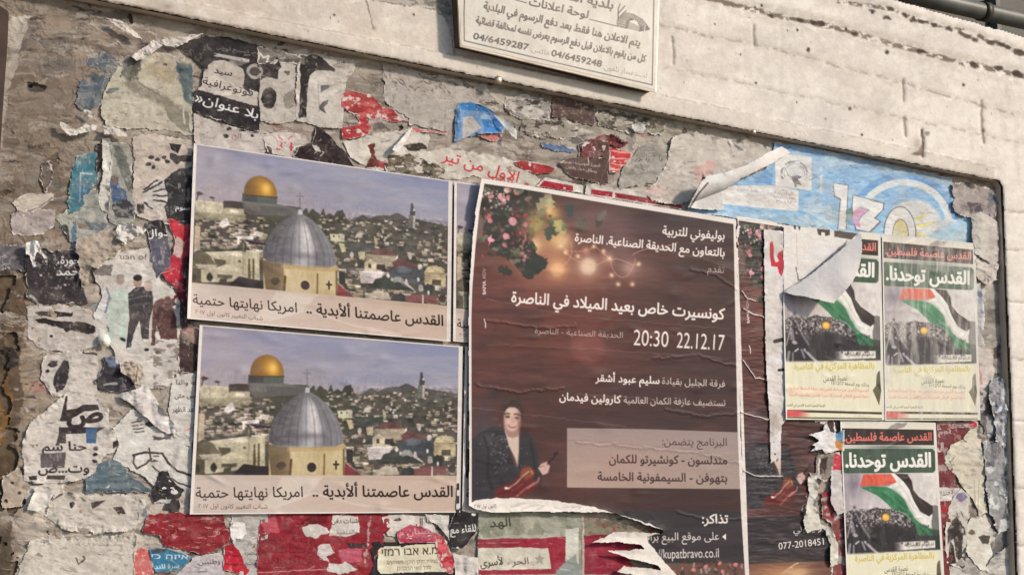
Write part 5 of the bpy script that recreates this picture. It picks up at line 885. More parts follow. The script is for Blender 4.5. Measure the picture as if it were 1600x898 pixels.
def p_ctr(s):
    s.mix(np.s_[:, :], .8 * sst(.45, .6, fbm(s.X / 26, s.Y / 14, 4, 5)), (150, 148, 134)); s.mix(np.s_[:, :], .6 * sst(.5, .6, fbm(s.X / 20, s.Y / 26, 14, 5)), (112, 112, 94))
    s.text('الهد', (766, 823), (798, 821), 13, (62, 58, 52), .02); s.poly([(748, 840), (862, 842), (862, 836), (820, 834)], (176, 172, 156), .8, warp=2); s.poly([(742, 842), (800, 840), (870, 842), (880, 854), (744, 856)], (138, 42, 54), 1, warp=1.5); s.line([(744, 848), (880, 846)], 1.2, (206, 150, 150), .7, wear=.4)
    s.poly([(884, 826), (904, 824), (904, 880), (882, 882)], (204, 200, 184), 1, warp=1); s.poly([(912, 802), (960, 802), (1032, 828), (960, 832), (912, 842)], (132, 124, 106), 1, warp=2); s.mix(np.s_[:, :], .8 * sst(.5, .6, fbm(s.X / 8, s.Y / 10, 5, 5)) * (s.X > 908) * (s.Y < 834), (96, 88, 70)); s.mix(np.s_[:, :], .7 * sst(.62, .66, fbm(s.X / 8, s.Y / 8, 25, 5)) * (s.X > 908) * (s.Y < 845), (156, 60, 62))
    s.poly([(812, 842), (884, 838), (884, 890), (812, 890)], (150, 44, 58), 1, warp=1.5); s.poly([(912, 836), (1060, 830), (1060, 912), (912, 912)], (134, 38, 54), 1, warp=2); s.mix(np.s_[:, :], .5 * sst(.5, .6, fbm(s.X / 40, s.Y / 5, 6, 4)) * (s.X > 908) * (s.Y > 840), (160, 60, 74)); s.poly([(980, 868), (1000, 866), (1022, 880), (1018, 888), (990, 884)], (120, 116, 100), .95, warp=3)
    s.poly([(748, 856), (812, 854), (856, 856), (862, 890), (748, 890)], (206, 196, 178), 1, warp=1); s.text('لأسرى', (751, 885), (786, 881), 12, (62, 54, 48), .016); s.text('الحر', (800, 882), (826, 880), 10, (96, 82, 74), .014)
    star = [(843 + (9.5 if k % 2 == 0 else 4) * math.sin(k * math.pi / 5), 873 - (9.5 if k % 2 == 0 else 4) * math.cos(k * math.pi / 5)) for k in range(10)]; s.poly(star, (164, 152, 140)); s.line([(833, 858), (833, 888)], .8, (176, 166, 150))
    s.poly([(748, 890), (870, 888), (870, 896), (748, 898)], (150, 50, 60), 1, warp=1); s.poly([(742, 897), (1060, 897), (1060, 914), (742, 914)], (160, 150, 140), .9, warp=2); s.poly([(866, 898), (880, 880), (898, 866), (908, 900), (918, 912), (866, 912)], (136, 146, 138), 1, warp=2); s.line([(911, 800), (912, 900)], 3, (196, 192, 176), .8, warp=1)
scrap('wide greenish and maroon Arabic poster remnant in the torn foot of the concert poster', [(748, 800), (860, 798), (1030, 824), (1040, 840), (1044, 866), (1056, 890), (1060, 912), (744, 912), (746, 860)], (172, 168, 150), p_ctr, h=.0052, seed=176, warp=1.4, rim=.8, lift=.002, mott=.08, step=.85, scuff=.15)
# ---- right, between and under the flag posters
def p_hand2(s): s.poly([(1306, 675), (1318, 672), (1318, 692), (1306, 690)], (112, 150, 178), 1, warp=1); s.poly([(1304, 688), (1318, 690), (1316, 706), (1306, 700)], (196, 134, 74), 1, warp=2)
scrap('white torn paper with finger like points left of the lower flag poster', [(1262, 679), (1276, 674), (1286, 672), (1288, 664), (1292, 660), (1296, 668), (1298, 674), (1308, 676), (1320, 670), (1320, 704), (1308, 704), (1298, 708), (1288, 708), (1284, 702), (1264, 706), (1274, 698), (1268, 694), (1280, 688), (1272, 682)], (222, 213, 206), p_hand2, h=.0108, seed=180, warp=1, rim=0, shapez=lambda s: .004 * fbm(s.X / 10, s.Y / 8, 3, 2))
scrap('grey and dark brown wad beneath the finger like paper', [(1276, 712), (1296, 704), (1304, 706), (1300, 740), (1290, 752), (1266, 744), (1264, 738), (1274, 738)], (128, 118, 108), lambda s: (s.poly([(1280, 714), (1294, 714), (1290, 740), (1280, 740)], (66, 52, 46), 1, warp=3), s.line([(1280, 716), (1278, 742)], 3, (206, 194, 186), .9, warp=2), s.poly([(1264, 742), (1284, 742), (1280, 768), (1266, 766)], (186, 176, 166), 1, warp=2)), h=.0102, seed=182, warp=2)
scrap('white slip with a red flag shape along the lower flag poster', [(1300, 706), (1312, 704), (1320, 716), (1320, 800), (1308, 804), (1298, 786), (1298, 730)], (206, 196, 190), lambda s: (s.poly([(1299, 734), (1304, 706), (1316, 712), (1318, 734), (1308, 733)], (198, 58, 72), 1, warp=1),), h=.0092, seed=184, warp=1.2)
scrap('cream torn drips of paper hanging over the rear concert poster', [(1262, 744), (1276, 742), (1280, 760), (1274, 780), (1278, 806), (1284, 818), (1300, 822), (1310, 846), (1310, 880), (1298, 886), (1297, 850), (1286, 826), (1260, 832), (1254, 814), (1262, 786), (1264, 770)], (208, 198, 184), h=.0108, seed=186, warp=2, rim=0, lift=.005)
scrap('torn maroon and grey poster remains left of the lower flag poster', [(1282, 770), (1300, 764), (1322, 800), (1326, 912), (1286, 912), (1292, 880), (1306, 850), (1296, 816), (1284, 810)], (128, 70, 66), lambda s: (s.mix(np.s_[:, :], .9 * sst(.52, .6, fbm(s.X / 14, s.Y / 12, 4, 5)), (184, 172, 162)), s.mix(np.s_[:, :], .8 * sst(.6, .66, fbm(s.X / 10, s.Y / 14, 14, 5)), (150, 40, 54))), h=.0070, seed=188, warp=2.4)
scrap('upper sheet edge with dark print just below the flag poster pair', [(1462, 657), (1528, 657), (1530, 668), (1500, 668), (1464, 672)], (176, 130, 130), lambda s: (s.mix(np.s_[:, :], .8 * sst(.5, .6, fbm(s.X / 8, s.Y / 5, 4, 5)), (92, 80, 78)), s.poly([(1514, 655), (1530, 655), (1530, 666), (1516, 666)], (190, 50, 66))), h=.0066, seed=189, warp=1.4)
def p_mar(s):
    s.text('يوم', (1466, 679), (1486, 675), 8, (214, 186, 184), .02, wear=.3); s.text('ال', (1465, 702), (1474, 702), 11, (220, 206, 200), .02); s.poly([(1464, 760), (1500, 762), (1492, 782), (1464, 782)], (206, 194, 184), 1, warp=1.2); s.text('الاحتفال', (1466, 776), (1492, 770), 9, (84, 70, 68), .0, wear=.2); s.poly([(1464, 790), (1482, 788), (1488, 800), (1466, 802)], (158, 54, 62), 1, warp=1.5); s.mix(np.s_[:, :], .8 * sst(.54, .62, fbm(s.X / 7, s.Y / 9, 4, 5)) * (s.Y > 700) * (s.Y < 735), (156, 140, 130))
scrap('maroon Arabic poster strip along the right side of the lower flag poster', [(1460, 664), (1510, 660), (1520, 680), (1500, 700), (1486, 722), (1496, 752), (1500, 770), (1484, 790), (1490, 820), (1486, 912), (1468, 912), (1462, 800)], (112, 50, 54), p_mar, h=.0058, seed=190, warp=1.6)
scrap('large smooth beige torn patch at lower right', [(1476, 712), (1486, 694), (1504, 684), (1516, 670), (1532, 664), (1534, 700), (1540, 740), (1538, 780), (1544, 800), (1530, 806), (1520, 780), (1506, 764), (1496, 744), (1484, 734), (1476, 724)], (214, 201, 178), lambda s: (s.line([(1500, 680), (1508, 688)], 3, (120, 104, 84), .9, warp=3), s.line([(1522, 750), (1524, 790)], 1, (150, 130, 110), .8), s.line([(1530, 748), (1528, 800)], 1, (150, 130, 110), .8)), h=.0074, seed=192, warp=2, rim=1, lift=.004, mott=.04)
def p_eye(s):
    s.poly([(1488, 812), (1496, 806), (1506, 826), (1502, 880), (1494, 870), (1490, 840), (1480, 850), (1480, 830)], (52, 46, 44), 1, warp=1.6); s.poly([(1484, 842), (1490, 852), (1494, 880), (1482, 880)], (50, 44, 42), 1, warp=1.4); s.ell(1504, 828, 4, 8, (66, 58, 56), .95, rot=-.3, warp=1.2); s.ell(1504, 828, 1.8, 4, (190, 182, 174)); s.text('الإ', (1488, 812), (1506, 806), 9, (106, 96, 84), .0, a=.8); s.ell(1502, 776, 9, 6, (104, 88, 130), .8, warp=3); s.ell(1504, 878, 6, 9, (66, 56, 48), .95, warp=1.5)
scrap('black and white torn poster piece with an eye like shape at lower right', [(1480, 800), (1490, 772), (1502, 762), (1516, 776), (1514, 800), (1512, 830), (1510, 868), (1508, 890), (1492, 884), (1480, 880), (1476, 840)], (206, 197, 184), p_eye, h=.0066, seed=194, warp=1.6)
scrap('cream jagged paper sheet at the bottom right corner', [(1510, 820), (1520, 804), (1540, 804), (1552, 826), (1560, 836), (1548, 850), (1552, 868), (1540, 880), (1548, 896), (1530, 890), (1508, 862)], (214, 204, 188), lambda s: (s.ell(1519, 832, 5, 4, (110, 92, 72), .9, warp=2.4), s.poly([(1530, 836), (1546, 836), (1544, 850), (1534, 848)], (70, 62, 58), .9, warp=3)), h=.0076, seed=196, warp=2.4, rim=0, lift=.005)
scrap('grey streaked paper column beside the right post at lower right', [(1536, 690), (1556, 684), (1574, 700), (1576, 760), (1578, 830), (1560, 834), (1546, 800), (1540, 760)], (150, 148, 146), lambda s: (s.mix(np.s_[:, :], .9 * sst(.48, .58, fbm(s.X / 8, s.Y / 22, 4, 5)), (96, 96, 100)), s.mix(np.s_[:, :], .9 * sst(.58, .64, fbm(s.X / 9, s.Y / 12, 14, 5)), (214, 210, 204))), h=.0060, seed=198, warp=3, shapez=lambda s: .006 * fbm(s.X / 12, s.Y / 18, 3, 3))
scrap('pale blotched paper at the very bottom right', [(1484, 884), (1510, 866), (1540, 884), (1560, 860), (1580, 850), (1584, 912), (1484, 912)], (190, 182, 172), lambda s: (s.mix(np.s_[:, :], .7 * sst(.52, .6, fbm(s.X / 12, s.Y / 10, 4, 5)), (140, 128, 120)), s.ell(1556, 864, 8, 5, (104, 104, 140), .6, warp=3)), h=.0056, seed=200, warp=3)
# ================================================================== the view posters (a town with two domes)
DQ2 = [(312, 507), (723, 541), (719, 800), (296.5, 803)]
DQ1 = [(303, 224), (707, 283), (704, 533.5), (292.5, 497.5)]
G_VIEW = 'town view posters'
def paint_view(s):
    """painted in the photo's coordinates of the lower poster"""
    X, Y, r = s.X, s.Y, random.Random(5)
    g = np.clip((Y - 515 - .06 * (X - 312)) / 95, 0, 1)[..., None]; gx = np.clip((X - 312) / 410, 0, 1)[..., None]
    s.c = (rgb((158, 149, 160)) * (1 - gx) + rgb((136, 142, 170)) * gx) * (1 - g) + (rgb((166, 152, 154)) * (1 - gx) + rgb((150, 144, 150)) * gx) * g
    n = fbm(X / 90, Y / 12, 3, 4); s.mix(np.s_[:, :], .35 * sst(.45, .75, n), (152, 147, 160)); s.mix(np.s_[:, :], .3 * sst(.5, .8, fbm(X / 70, Y / 16, 9, 4)), (142, 132, 140))
    s.mix(np.s_[:, :], .45 * sst(.42, .7, fbm(X / 60, Y / 22, 29, 4, .5)) * (1 - g[..., 0] * .5), (128, 130, 158)); s.mix(np.s_[:, :], .35 * sst(.5, .75, fbm(X / 80, Y / 14, 39, 4, .5)), (172, 164, 168))
    # hill line and the dark mass of the town
    sky = [(505, 606), (512, 611), (517, 600), (521, 612), (527, 607), (533, 611), (540, 602), (548, 600), (553, 612), (558, 617), (570, 613), (580, 605), (590, 611), (600, 606), (615, 604), (625, 603), (635, 599), (645, 603), (655, 608), (665, 606), (680, 609), (700, 612), (719, 615)]
    s.poly([(300, 611), (360, 602), (390, 603), (400, 600), (480, 601), (485, 607), (490, 601), (494, 610), (500, 602)] + sky + [(719, 750), (300, 750)], (70, 67, 60), warp=1.2, wsc=4)
    w = np.s_[:, :]; town = (Y > 612) & (Y < 745)
    s.mix(w, .55 * sst(.45, .6, fbm(X / 9, Y / 5, 2, 4)) * town, (84, 78, 64)); s.mix(w, .6 * sst(.55, .7, fbm(X / 7, Y / 5, 12, 4)) * town * (X > 500), (46, 50, 44))
    s.mix(w, .5 * sst(.55, .7, fbm(X / 14, Y / 6, 22, 4)) * (Y > 606) * (Y < 625) * (X > 560), (76, 78, 84))
    HC = [(188, 176, 150), (168, 156, 130), (204, 194, 172), (150, 138, 114), (178, 160, 128), (196, 188, 176), (132, 120, 100), (160, 146, 118)]
    def house(x, y, w_, h_, k):
        c = HC[k % 8]; j = r.uniform(-.5, .5)
        s.poly([(x, y), (x + w_, y + j), (x + w_, y + h_), (x, y + h_)], c, .92, soft=.8)
        s.poly([(x + w_ * .66, y + j), (x + w_, y + j), (x + w_, y + h_), (x + w_ * .66, y + h_)], tuple(v * .68 for v in c), .9, soft=.8)
        if k % 5 == 0: s.poly([(x - .6, y), (x + w_ * .5, y - h_ * .45), (x + w_ + .6, y)], [(112, 70, 60), (98, 62, 56)][k % 2], .95, soft=.8)
        else: s.poly([(x - .3, y - .5), (x + w_ + .3, y + j - .5), (x + w_, y + j + h_ * .16), (x, y + h_ * .16)], tuple(min(235, v * 1.14) for v in c), .9, soft=.7)
        if h_ > 2.6:
            for q in range(int(w_ / 2.6)): s.poly([(x + .8 + q * 2.5, y + h_ * .36), (x + 1.8 + q * 2.5, y + h_ * .36), (x + 1.8 + q * 2.5, y + h_ * .70), (x + .8 + q * 2.5, y + h_ * .70)], (62, 54, 46), .85, soft=.6)
        s.line([(x, y + h_ + .5), (x + w_, y + h_ + .5)], 1.2, (44, 42, 36), .7)
    hs = []
    for k in range(300):
        y = 612 + 126 * r.random() ** 1.25; q = .42 + (y - 606) / 105; hs.append((y, r.uniform(504, 712), r.uniform(3.5, 11) * q, r.uniform(2.4, 6) * q, k))
    for k in range(120): y = r.uniform(622, 688); q = .6 + (y - 606) / 120; hs.append((y, r.uniform(312, 425), r.uniform(5, 13) * q, r.uniform(3, 6.5) * q, k))
    for y, x, w_, h_, k in sorted(hs):
        house(x, y, w_, h_, k)
        if k % 3 == 0: s.ell(x + r.uniform(-8, 8), y + h_ + r.uniform(0, 3), r.uniform(2, 6), r.uniform(1.4, 3.4), [(46, 52, 42), (58, 60, 48), (40, 44, 40)][k % 3], .9, warp=2, seed=k)
    for k in range(34):
        x = r.uniform(510, 714); y = r.uniform(625, 735); s.ell(x, y, r.uniform(.8, 1.9), r.uniform(.9, 2.4), (212, 206, 194), .85)
    # left quarter: roofs and terraces
    s.poly([(313, 601), (357, 603), (359, 628), (311, 632)], (188, 180, 148)); s.line([(328, 603), (328, 624)], .9, (140, 132, 104))
    s.ell(320, 590.5, 6, 3, (72, 62, 58), warp=1.5); s.line([(318, 590), (315, 602)], 2, (72, 62, 58)); s.ell(340, 596, 4, 2, (72, 62, 58), warp=1); s.line([(340, 596), (342, 602)], 1.2, (72, 62, 58))
    s.poly([(358, 600), (372, 599), (396, 600), (396, 611), (360, 610)], (66, 58, 56)); s.poly([(386, 600), (442, 600), (476, 603), (478, 616), (398, 620), (392, 612)], (92, 88, 84))
    s.poly([(360, 611), (390, 611), (391, 622), (352, 622)], (170, 160, 124)); s.poly([(368, 613), (382, 614), (382, 619), (368, 618)], (200, 190, 170)); s.poly([(311, 622), (394, 620), (388, 634), (311, 634)], (150, 142, 108), .8)
    for k in range(70):
        x = r.uniform(311, 440); y = r.uniform(624, 690)
        c = [(58, 50, 44), (92, 82, 70), (150, 138, 118), (40, 38, 36), (120, 106, 88), (190, 178, 158)][k % 6]
        a = r.uniform(2, 9); s.poly([(x, y), (x + a, y + 1), (x + a, y + r.uniform(1.5, 5)), (x, y + r.uniform(1.5, 4))], c, .6)
    s.poly([(358, 630), (364, 628), (367, 640), (356, 645), (350, 642), (351, 637)], (214, 206, 194)); s.poly([(379, 657), (404, 655), (405, 661), (383, 662), (382, 671), (379, 671)], (222, 216, 206))
    s.poly([(391, 662), (410, 664), (440, 666), (440, 669), (400, 668)], (46, 34, 60)); s.poly([(405, 648), (420, 650), (419, 655), (406, 654)], (206, 198, 184)); s.line([(389, 663), (399, 673)], 1.2, (186, 178, 160))
    s.poly([(311, 645), (320, 646), (319, 685), (309, 690)], (176, 156, 126))
    s.poly([(329, 688), (414, 680), (414, 728), (308, 742), (308, 712), (318, 690)], (182, 174, 138)); s.poly([(329, 688), (387, 681), (386, 690), (332, 692)], (196, 188, 156)); s.poly([(340, 698), (360, 699), (360, 706), (346, 712)], (86, 78, 56))
    s.poly([(307, 704), (312, 694), (322, 688), (333, 692), (342, 705), (348, 712), (320, 718), (307, 714)], (96, 88, 66)); s.poly([(310, 710), (346, 708), (344, 714), (316, 717)], (170, 162, 140))
    s.poly([(307, 715), (320, 718), (320, 742), (306, 742)], (80, 74, 56)); s.poly([(396, 694), (399, 693), (400, 727), (395, 727)], (92, 78, 44)); s.poly([(403, 692), (406, 692), (406, 728), (402, 728)], (92, 78, 44)); s.line([(389, 668), (387, 724)], 1.4, (140, 128, 88))
    s.poly([(380, 697), (384, 697), (384, 701), (380, 701)], (80, 74, 60)); s.poly([(346, 724), (370, 723), (370, 729), (346, 730)], (84, 78, 62)); s.ell(334, 730, 5, 7, (48, 46, 40), warp=1.5); s.ell(309, 733, 3, 6, (48, 44, 38)); s.poly([(350, 731), (362, 729), (360, 740), (348, 740)], (70, 64, 50))
    s.poly([(362, 742), (381, 724), (400, 727), (422, 728), (424, 742)], (44, 38, 40)); s.line([(423, 710), (422, 742)], 3.4, (196, 182, 160))
    # gold dome
    s.poly([(388, 585), (444, 586), (443, 600), (388, 598)], (88, 90, 86)); s.poly([(388, 585), (412, 586), (412, 598), (388, 598)], (70, 68, 66), .8); s.poly([(386, 598), (446, 599), (470, 604), (392, 603)], (110, 106, 102))
    dome = [(391, 587)] + [(417 - 26.5 * math.cos(t), 585 - 31 * math.sin(t) ** .9) for t in np.linspace(.05, math.pi / 2 - .05, 12)] + [(417, 552.5)] + [(417 + 26.5 * math.cos(t), 585 - 31 * math.sin(t) ** .9) for t in np.linspace(math.pi / 2 - .05, .05, 12)] + [(443, 587)]
    s.poly(dome, (132, 92, 48))
    w2, d = s.cov(dome); k = np.clip(-d, 0, 1)
    x_, y_ = s.X[w2], s.Y[w2]
    s.mix(w2, k * .95 * np.exp(-((x_ - 424 - (y_ - 572) * .25) / 12) ** 2 - ((y_ - 576) / 15) ** 2), (214, 158, 60)); s.mix(w2, k * .9 * np.exp(-((x_ - 427) / 6) ** 2 - ((y_ - 574) / 8) ** 2), (238, 190, 96))
    s.mix(w2, k * .5 * np.exp(-((x_ - 394) / 8) ** 2), (96, 78, 58)); s.line([(390, 587.5), (444, 588)], 1.6, (74, 58, 44))
    # minaret and far trees
    s.poly([(653, 601), (664, 600), (663, 622), (652, 622)], (96, 96, 92)); s.poly([(660, 601), (664, 600), (663, 622), (660, 622)], (170, 166, 152)); s.poly([(655, 594), (664, 594), (663, 601), (655, 601)], (62, 60, 58))
    s.poly([(657, 581), (660, 581), (662, 594), (656, 594)], (66, 66, 66)); s.ell(661.5, 592, 1.6, 1.8, (200, 198, 190)); s.ell(635, 603, 6, 4, (74, 72, 78), soft=2)
    # silver dome on its drum
    s.poly([(420, 690), (537, 690), (539, 745), (420, 745)], (188, 166, 124)); s.poly([(418, 694), (452, 694), (455, 745), (424, 745)], (98, 80, 58), .9)
    s.glow(470, 720, 20, 30, (204, 184, 144), .7); s.glow(525, 715, 14, 26, (208, 188, 148), .7); s.poly([(449, 696), (540, 695), (540, 703), (449, 705)], (176, 140, 92), .5); s.ell(439, 727, 7, 6, (72, 58, 46), .9, warp=2)
    s.poly([(456, 706), (463, 706), (465, 717), (457, 718)], (206, 184, 142)); s.line([(455, 718), (453, 742)], 4, (92, 70, 46)); s.line([(507, 709), (506, 742)], 2.4, (112, 86, 54)); s.line([(537, 702), (537, 742)], 2.5, (104, 88, 62))
    s.ell(487, 729.5, 9.5, 9.8, (204, 180, 140)); s.ell(487, 729.5, 7.2, 7.6, (52, 42, 46)); s.line([(525, 720), (525, 732)], 2.6, (44, 36, 32)); s.line([(521.5, 725), (529, 725)], 2.8, (44, 36, 32))
    cx = 478.5
    dm = [(419, 690), (420, 678), (425, 662), (434, 646), (446, 631), (460, 620), (472, 613), (479, 609), (486, 613), (498, 620), (511, 631), (522, 646), (531, 662), (536, 678), (537, 692), (525, 697), (478, 699), (432, 697)]
    s.poly(dm, (112, 108, 110), soft=1.2)
    w3, d = s.cov(dm); k = np.clip(-d, 0, 1); x_, y_ = s.X[w3], s.Y[w3]
    hw = np.interp(y_, [609, 613, 620, 631, 646, 662, 678, 698], [3, 10, 20, 33, 44, 53, 58, 59]); u = (x_ - cx) / hw
    s.mix(w3, k * .85 * sst(-.15, -.9, u), (80, 74, 76)); s.mix(w3, k * .9 * np.exp(-((u - .08) / .24) ** 2) * sst(612, 640, y_), (182, 178, 178)); s.mix(w3, k * np.exp(-((u - .27) / .17) ** 2) * sst(614, 640, y_) * sst(700, 672, y_), (216, 206, 202))
    s.mix(w3, k * .6 * sst(.5, 1, u), (140, 136, 140)); s.mix(w3, k * .55 * np.exp(-((y_ - 681) / 6) ** 2) * (u < .6), (92, 84, 92)); s.mix(w3, k * .25 * (fbm(x_ / 9, y_ / 5, 5, 3) > .55), (150, 142, 150))
    th = np.arcsin(np.clip(u, -1, 1)); s.mix(w3, k * .30 * sst(.55, .95, np.cos(th * 26)), (66, 62, 68)); s.mix(w3, k * .7 * sst(694, 699, y_), (196, 178, 150))
    s.line([(480, 580), (480, 606)], 1.8, (118, 108, 116)); s.line([(474.5, 583), (485.5, 583)], 2, (124, 114, 122)); s.line([(480, 576), (480, 583)], 2, (132, 122, 130)); s.poly([(477, 605), (484, 605), (484, 613), (477, 613)], (180, 174, 176)); s.line([(445, 594), (470, 596)], .6, (120, 110, 112), .6)
    # houses right of the drum
    s.poly([(539, 722), (548, 728), (566, 742), (538, 742)], (128, 52, 58)); s.line([(540, 722), (568, 743)], .9, (178, 160, 138)); s.poly([(541, 702), (551, 702), (551, 723), (542, 722)], (52, 48, 52))
    for k in range(40): s.line([(r.uniform(551, 575), 695 + k * 1.1), (r.uniform(560, 584), 695 + k * 1.1)], .9, [(150, 138, 108), (80, 76, 58)][k % 2], .7)
    s.poly([(527, 641), (551, 641), (550, 653), (529, 652)], (200, 192, 160)); s.poly([(532, 643), (535, 643), (535, 646), (532, 646)], (80, 74, 60)); s.poly([(541, 643), (543, 643), (543, 646), (541, 646)], (80, 74, 60)); s.poly([(571, 636), (579, 635), (579, 643), (566, 645)], (190, 182, 160))
    s.poly([(541, 655), (549, 655), (553, 668), (546, 670)], (186, 176, 128)); s.poly([(598, 642), (603, 642), (603, 654), (599, 654)], (170, 170, 124)); s.ell(562, 673, 3, 5, (206, 198, 190)); s.poly([(548, 652), (598, 650), (600, 664), (556, 666)], (54, 62, 56), .9, warp=2)
    s.poly([(585, 670), (601, 659), (620, 660), (635, 669)], (98, 58, 54)); s.poly([(585, 670), (635, 669), (630, 686), (604, 690), (584, 684)], (150, 138, 112)); s.poly([(572, 668), (583, 667), (583, 680), (574, 679)], (196, 186, 138)); s.poly([(631, 674), (635, 667), (637, 675), (631, 678)], (214, 206, 196))
    s.poly([(582, 684), (592, 677), (601, 684), (600, 697), (582, 697)], (194, 182, 146)); s.poly([(588, 685), (593, 685), (593, 692), (588, 692)], (66, 56, 44)); s.poly([(602, 685), (615, 685), (615, 694), (601, 694)], (54, 46, 42))
    s.poly([(574, 698), (613, 696), (614, 700), (574, 701)], (214, 206, 202)); s.poly([(574, 701), (612, 700), (606, 716), (576, 718)], (196, 186, 180)); s.poly([(626, 680), (636, 672), (668, 682), (670, 688), (630, 690)], (98, 60, 58))
    s.poly([(625, 690), (672, 684), (678, 700), (674, 714), (636, 708), (622, 702)], (62, 68, 74)); s.ell(645, 690, 13, 6, (92, 100, 108), .8, warp=2); s.ell(655, 668, 3, 5, (190, 180, 176)); s.ell(670, 684, 3, 4, (206, 198, 190)); s.ell(668, 704, 2, 3.5, (214, 208, 200)); s.ell(620, 702, 2.4, 3.6, (206, 200, 194))
    s.poly([(678, 690), (684, 682), (697, 679), (708, 688), (712, 692), (712, 713), (678, 712)], (182, 164, 118)); s.line([(679, 692), (711, 692)], 1.2, (120, 108, 76)); s.ell(695, 686, 15, 6, (196, 182, 132), .8); s.poly([(690, 702), (704, 702), (704, 711), (690, 711)], (70, 64, 48)); s.poly([(683, 669), (692, 668), (693, 674), (684, 674)], (190, 180, 150))
    s.poly([(592, 720), (600, 710), (612, 704), (628, 712), (650, 716), (664, 724), (590, 724)], (52, 60, 52), warp=2); s.ell(636, 709, 9, 7, (130, 134, 128)); s.ell(636, 715, 7, 4, (54, 60, 56)); s.poly([(647, 705), (650, 705), (652, 713), (664, 724), (646, 714)], (190, 182, 176)); s.ell(672, 718, 4, 6, (160, 152, 144), warp=1)
    s.poly([(587, 735), (600, 728), (620, 729), (624, 741), (588, 741)], (170, 160, 138), warp=1); s.poly([(626, 736), (640, 728), (652, 736), (650, 742), (624, 742)], (50, 52, 54)); s.poly([(646, 734), (672, 727), (674, 741), (648, 741)], (120, 66, 66)); s.poly([(676, 728), (696, 728), (700, 740), (676, 741)], (112, 64, 62)); s.line([(675, 729), (675, 743)], 2.4, (196, 182, 168))
    s.ell(684, 718, 9, 9, (44, 48, 46), warp=3); s.ell(684, 724, 1.8, 4, (206, 200, 190)); s.ell(706, 732, 6, 6, (56, 50, 48), warp=2)
    wt_ = s.win(306, 600, 722, 744); keep = ((s.X[wt_] > 416) & (s.X[wt_] < 545)) | (s.Y[wt_] < 603); c0 = s.c[wt_].copy()
    s.jitter(.7, 4, 3, wt_); s.c[wt_] = np.where(keep[..., None], c0, s.c[wt_])
    tm = (~keep)[..., None] * np.ones(3); s.c[wt_] *= 1 + tm * (.42 * (fbm(s.X[wt_] / 3.4, s.Y[wt_] / 2.2, 3, 4, .65) - .5) + .45 * (fbm(s.X[wt_] / 14, s.Y[wt_] / 8, 9, 3) - .55))[..., None]
    s.c[wt_] = np.where(tm > 0, s.c[wt_] * 1.04 + .012, s.c[wt_]); g_ = s.c[wt_].mean(-1, keepdims=True); s.c[wt_] = np.where(tm > 0, g_ + (s.c[wt_] - g_) * .78, s.c[wt_])
    s.c[wt_] *= 1 + (.14 * (fbm(s.X[wt_] / 2.6, s.Y[wt_] / 6, 23, 3) - .5))[..., None]
    s.c[wt_] = np.where(tm > 0, s.c[wt_] * np.array([1.0, .965, .965]), s.c[wt_])
    s.blur(1)
    # caption strip
    cap = [(290, 741.5), (730, 742.5), (730, 799), (290, 800.5)]
    w4, d = s.cov(cap); k = np.clip(.5 - d, 0, 1)
    cc = rgb((202, 182, 168)) * (1 - gx) + rgb((198, 170, 150)) * gx
    s.mix(w4, k * .93, cc[w4])
    s.poly([(440, 745), (505, 745), (480, 775), (440, 790), (400, 798), (430, 765)], (214, 200, 184), .6, soft=4); s.poly([(330, 742), (380, 742), (380, 760), (330, 760)], (190, 176, 166), .5, soft=6); s.line([(430, 792), (490, 770), (560, 788), (640, 797)], 2.5, (216, 204, 194), .55, soft=3)
    s.text('القدس عاصمتنا ألأبدية ..', (489, 775), (707, 775.5), 17, (34, 22, 20), .02)
    s.text('امريكا نهايتها حتمية', (306, 777), (473, 775.5), 16, (40, 28, 26), .008)
    s.text('شباب التغيير كانون اول ٢٠١٧', (310, 793), (418, 794), 7, (70, 58, 54), .0, a=.9)
    s.c[(s.U < .0105) | (s.U > .984) | (s.V < .006) | (s.V > .992)] = rgb((222, 210, 200))
def view_poster(quad, h, canon, label, seed, mask=None, wr=.00022, lift=None, n=None):
    s = Sheet(quad=quad, h=h, n=canon.X.shape); s.c = canon.c.copy()
    s.wrinkle(wr, (60, 22), seed); s.bubbles(46, .0012, seed)
    s.fade(.10, (216, 204, 196), (50, 18), seed, .58)
    e = np.minimum(np.minimum(s.U * 1.6, (1 - s.U) * 1.6), np.minimum(s.V, 1 - s.V))
    s.z += .0011 * np.exp(-e / .02) * fbm(s.X / 30, s.Y / 30, seed + 3, 2)
    if lift is not None: s.z += lift(s)
    if mask is not None: mask(s)
    s.grain(.035, 1.6, seed)
    return tag(s.build('printed_poster', M_GLOSS), label, 'poster', G_VIEW)
can = Sheet(quad=DQ2, h=.0085, step=.82); paint_view(can)
view_poster(beside((710, 283.5), (708, 533), .327, .007), .0070, can, 'town view poster showing only a narrow strip between upper view poster and concert poster', 31, mask=lambda s: s.cut([(700, 270), (905, 300), (905, 600), (700, 600)]))
view_poster(beside((727, 541), (722, 800), .327, .0072), .0072, can, 'town view poster showing only its white lower margin under the torn concert poster foot', 37, mask=lambda s: s.cut([(715, 530), (955, 560), (962, 799), (930, 801), (715, 803)]))
view_poster(DQ2, .0085, can, 'lower of the two full town view posters with gold dome and silver dome', 11)
view_poster(DQ1, .0105, can, 'upper of the two full town view posters with gold dome and silver dome', 21, wr=.0003,
            lift=lambda s: .010 * np.exp(-s.U / .03) * sst(.55, 1, s.V) * .6 + .003 * sst(.9, 1, s.V) * sst(.5, 0, s.U))
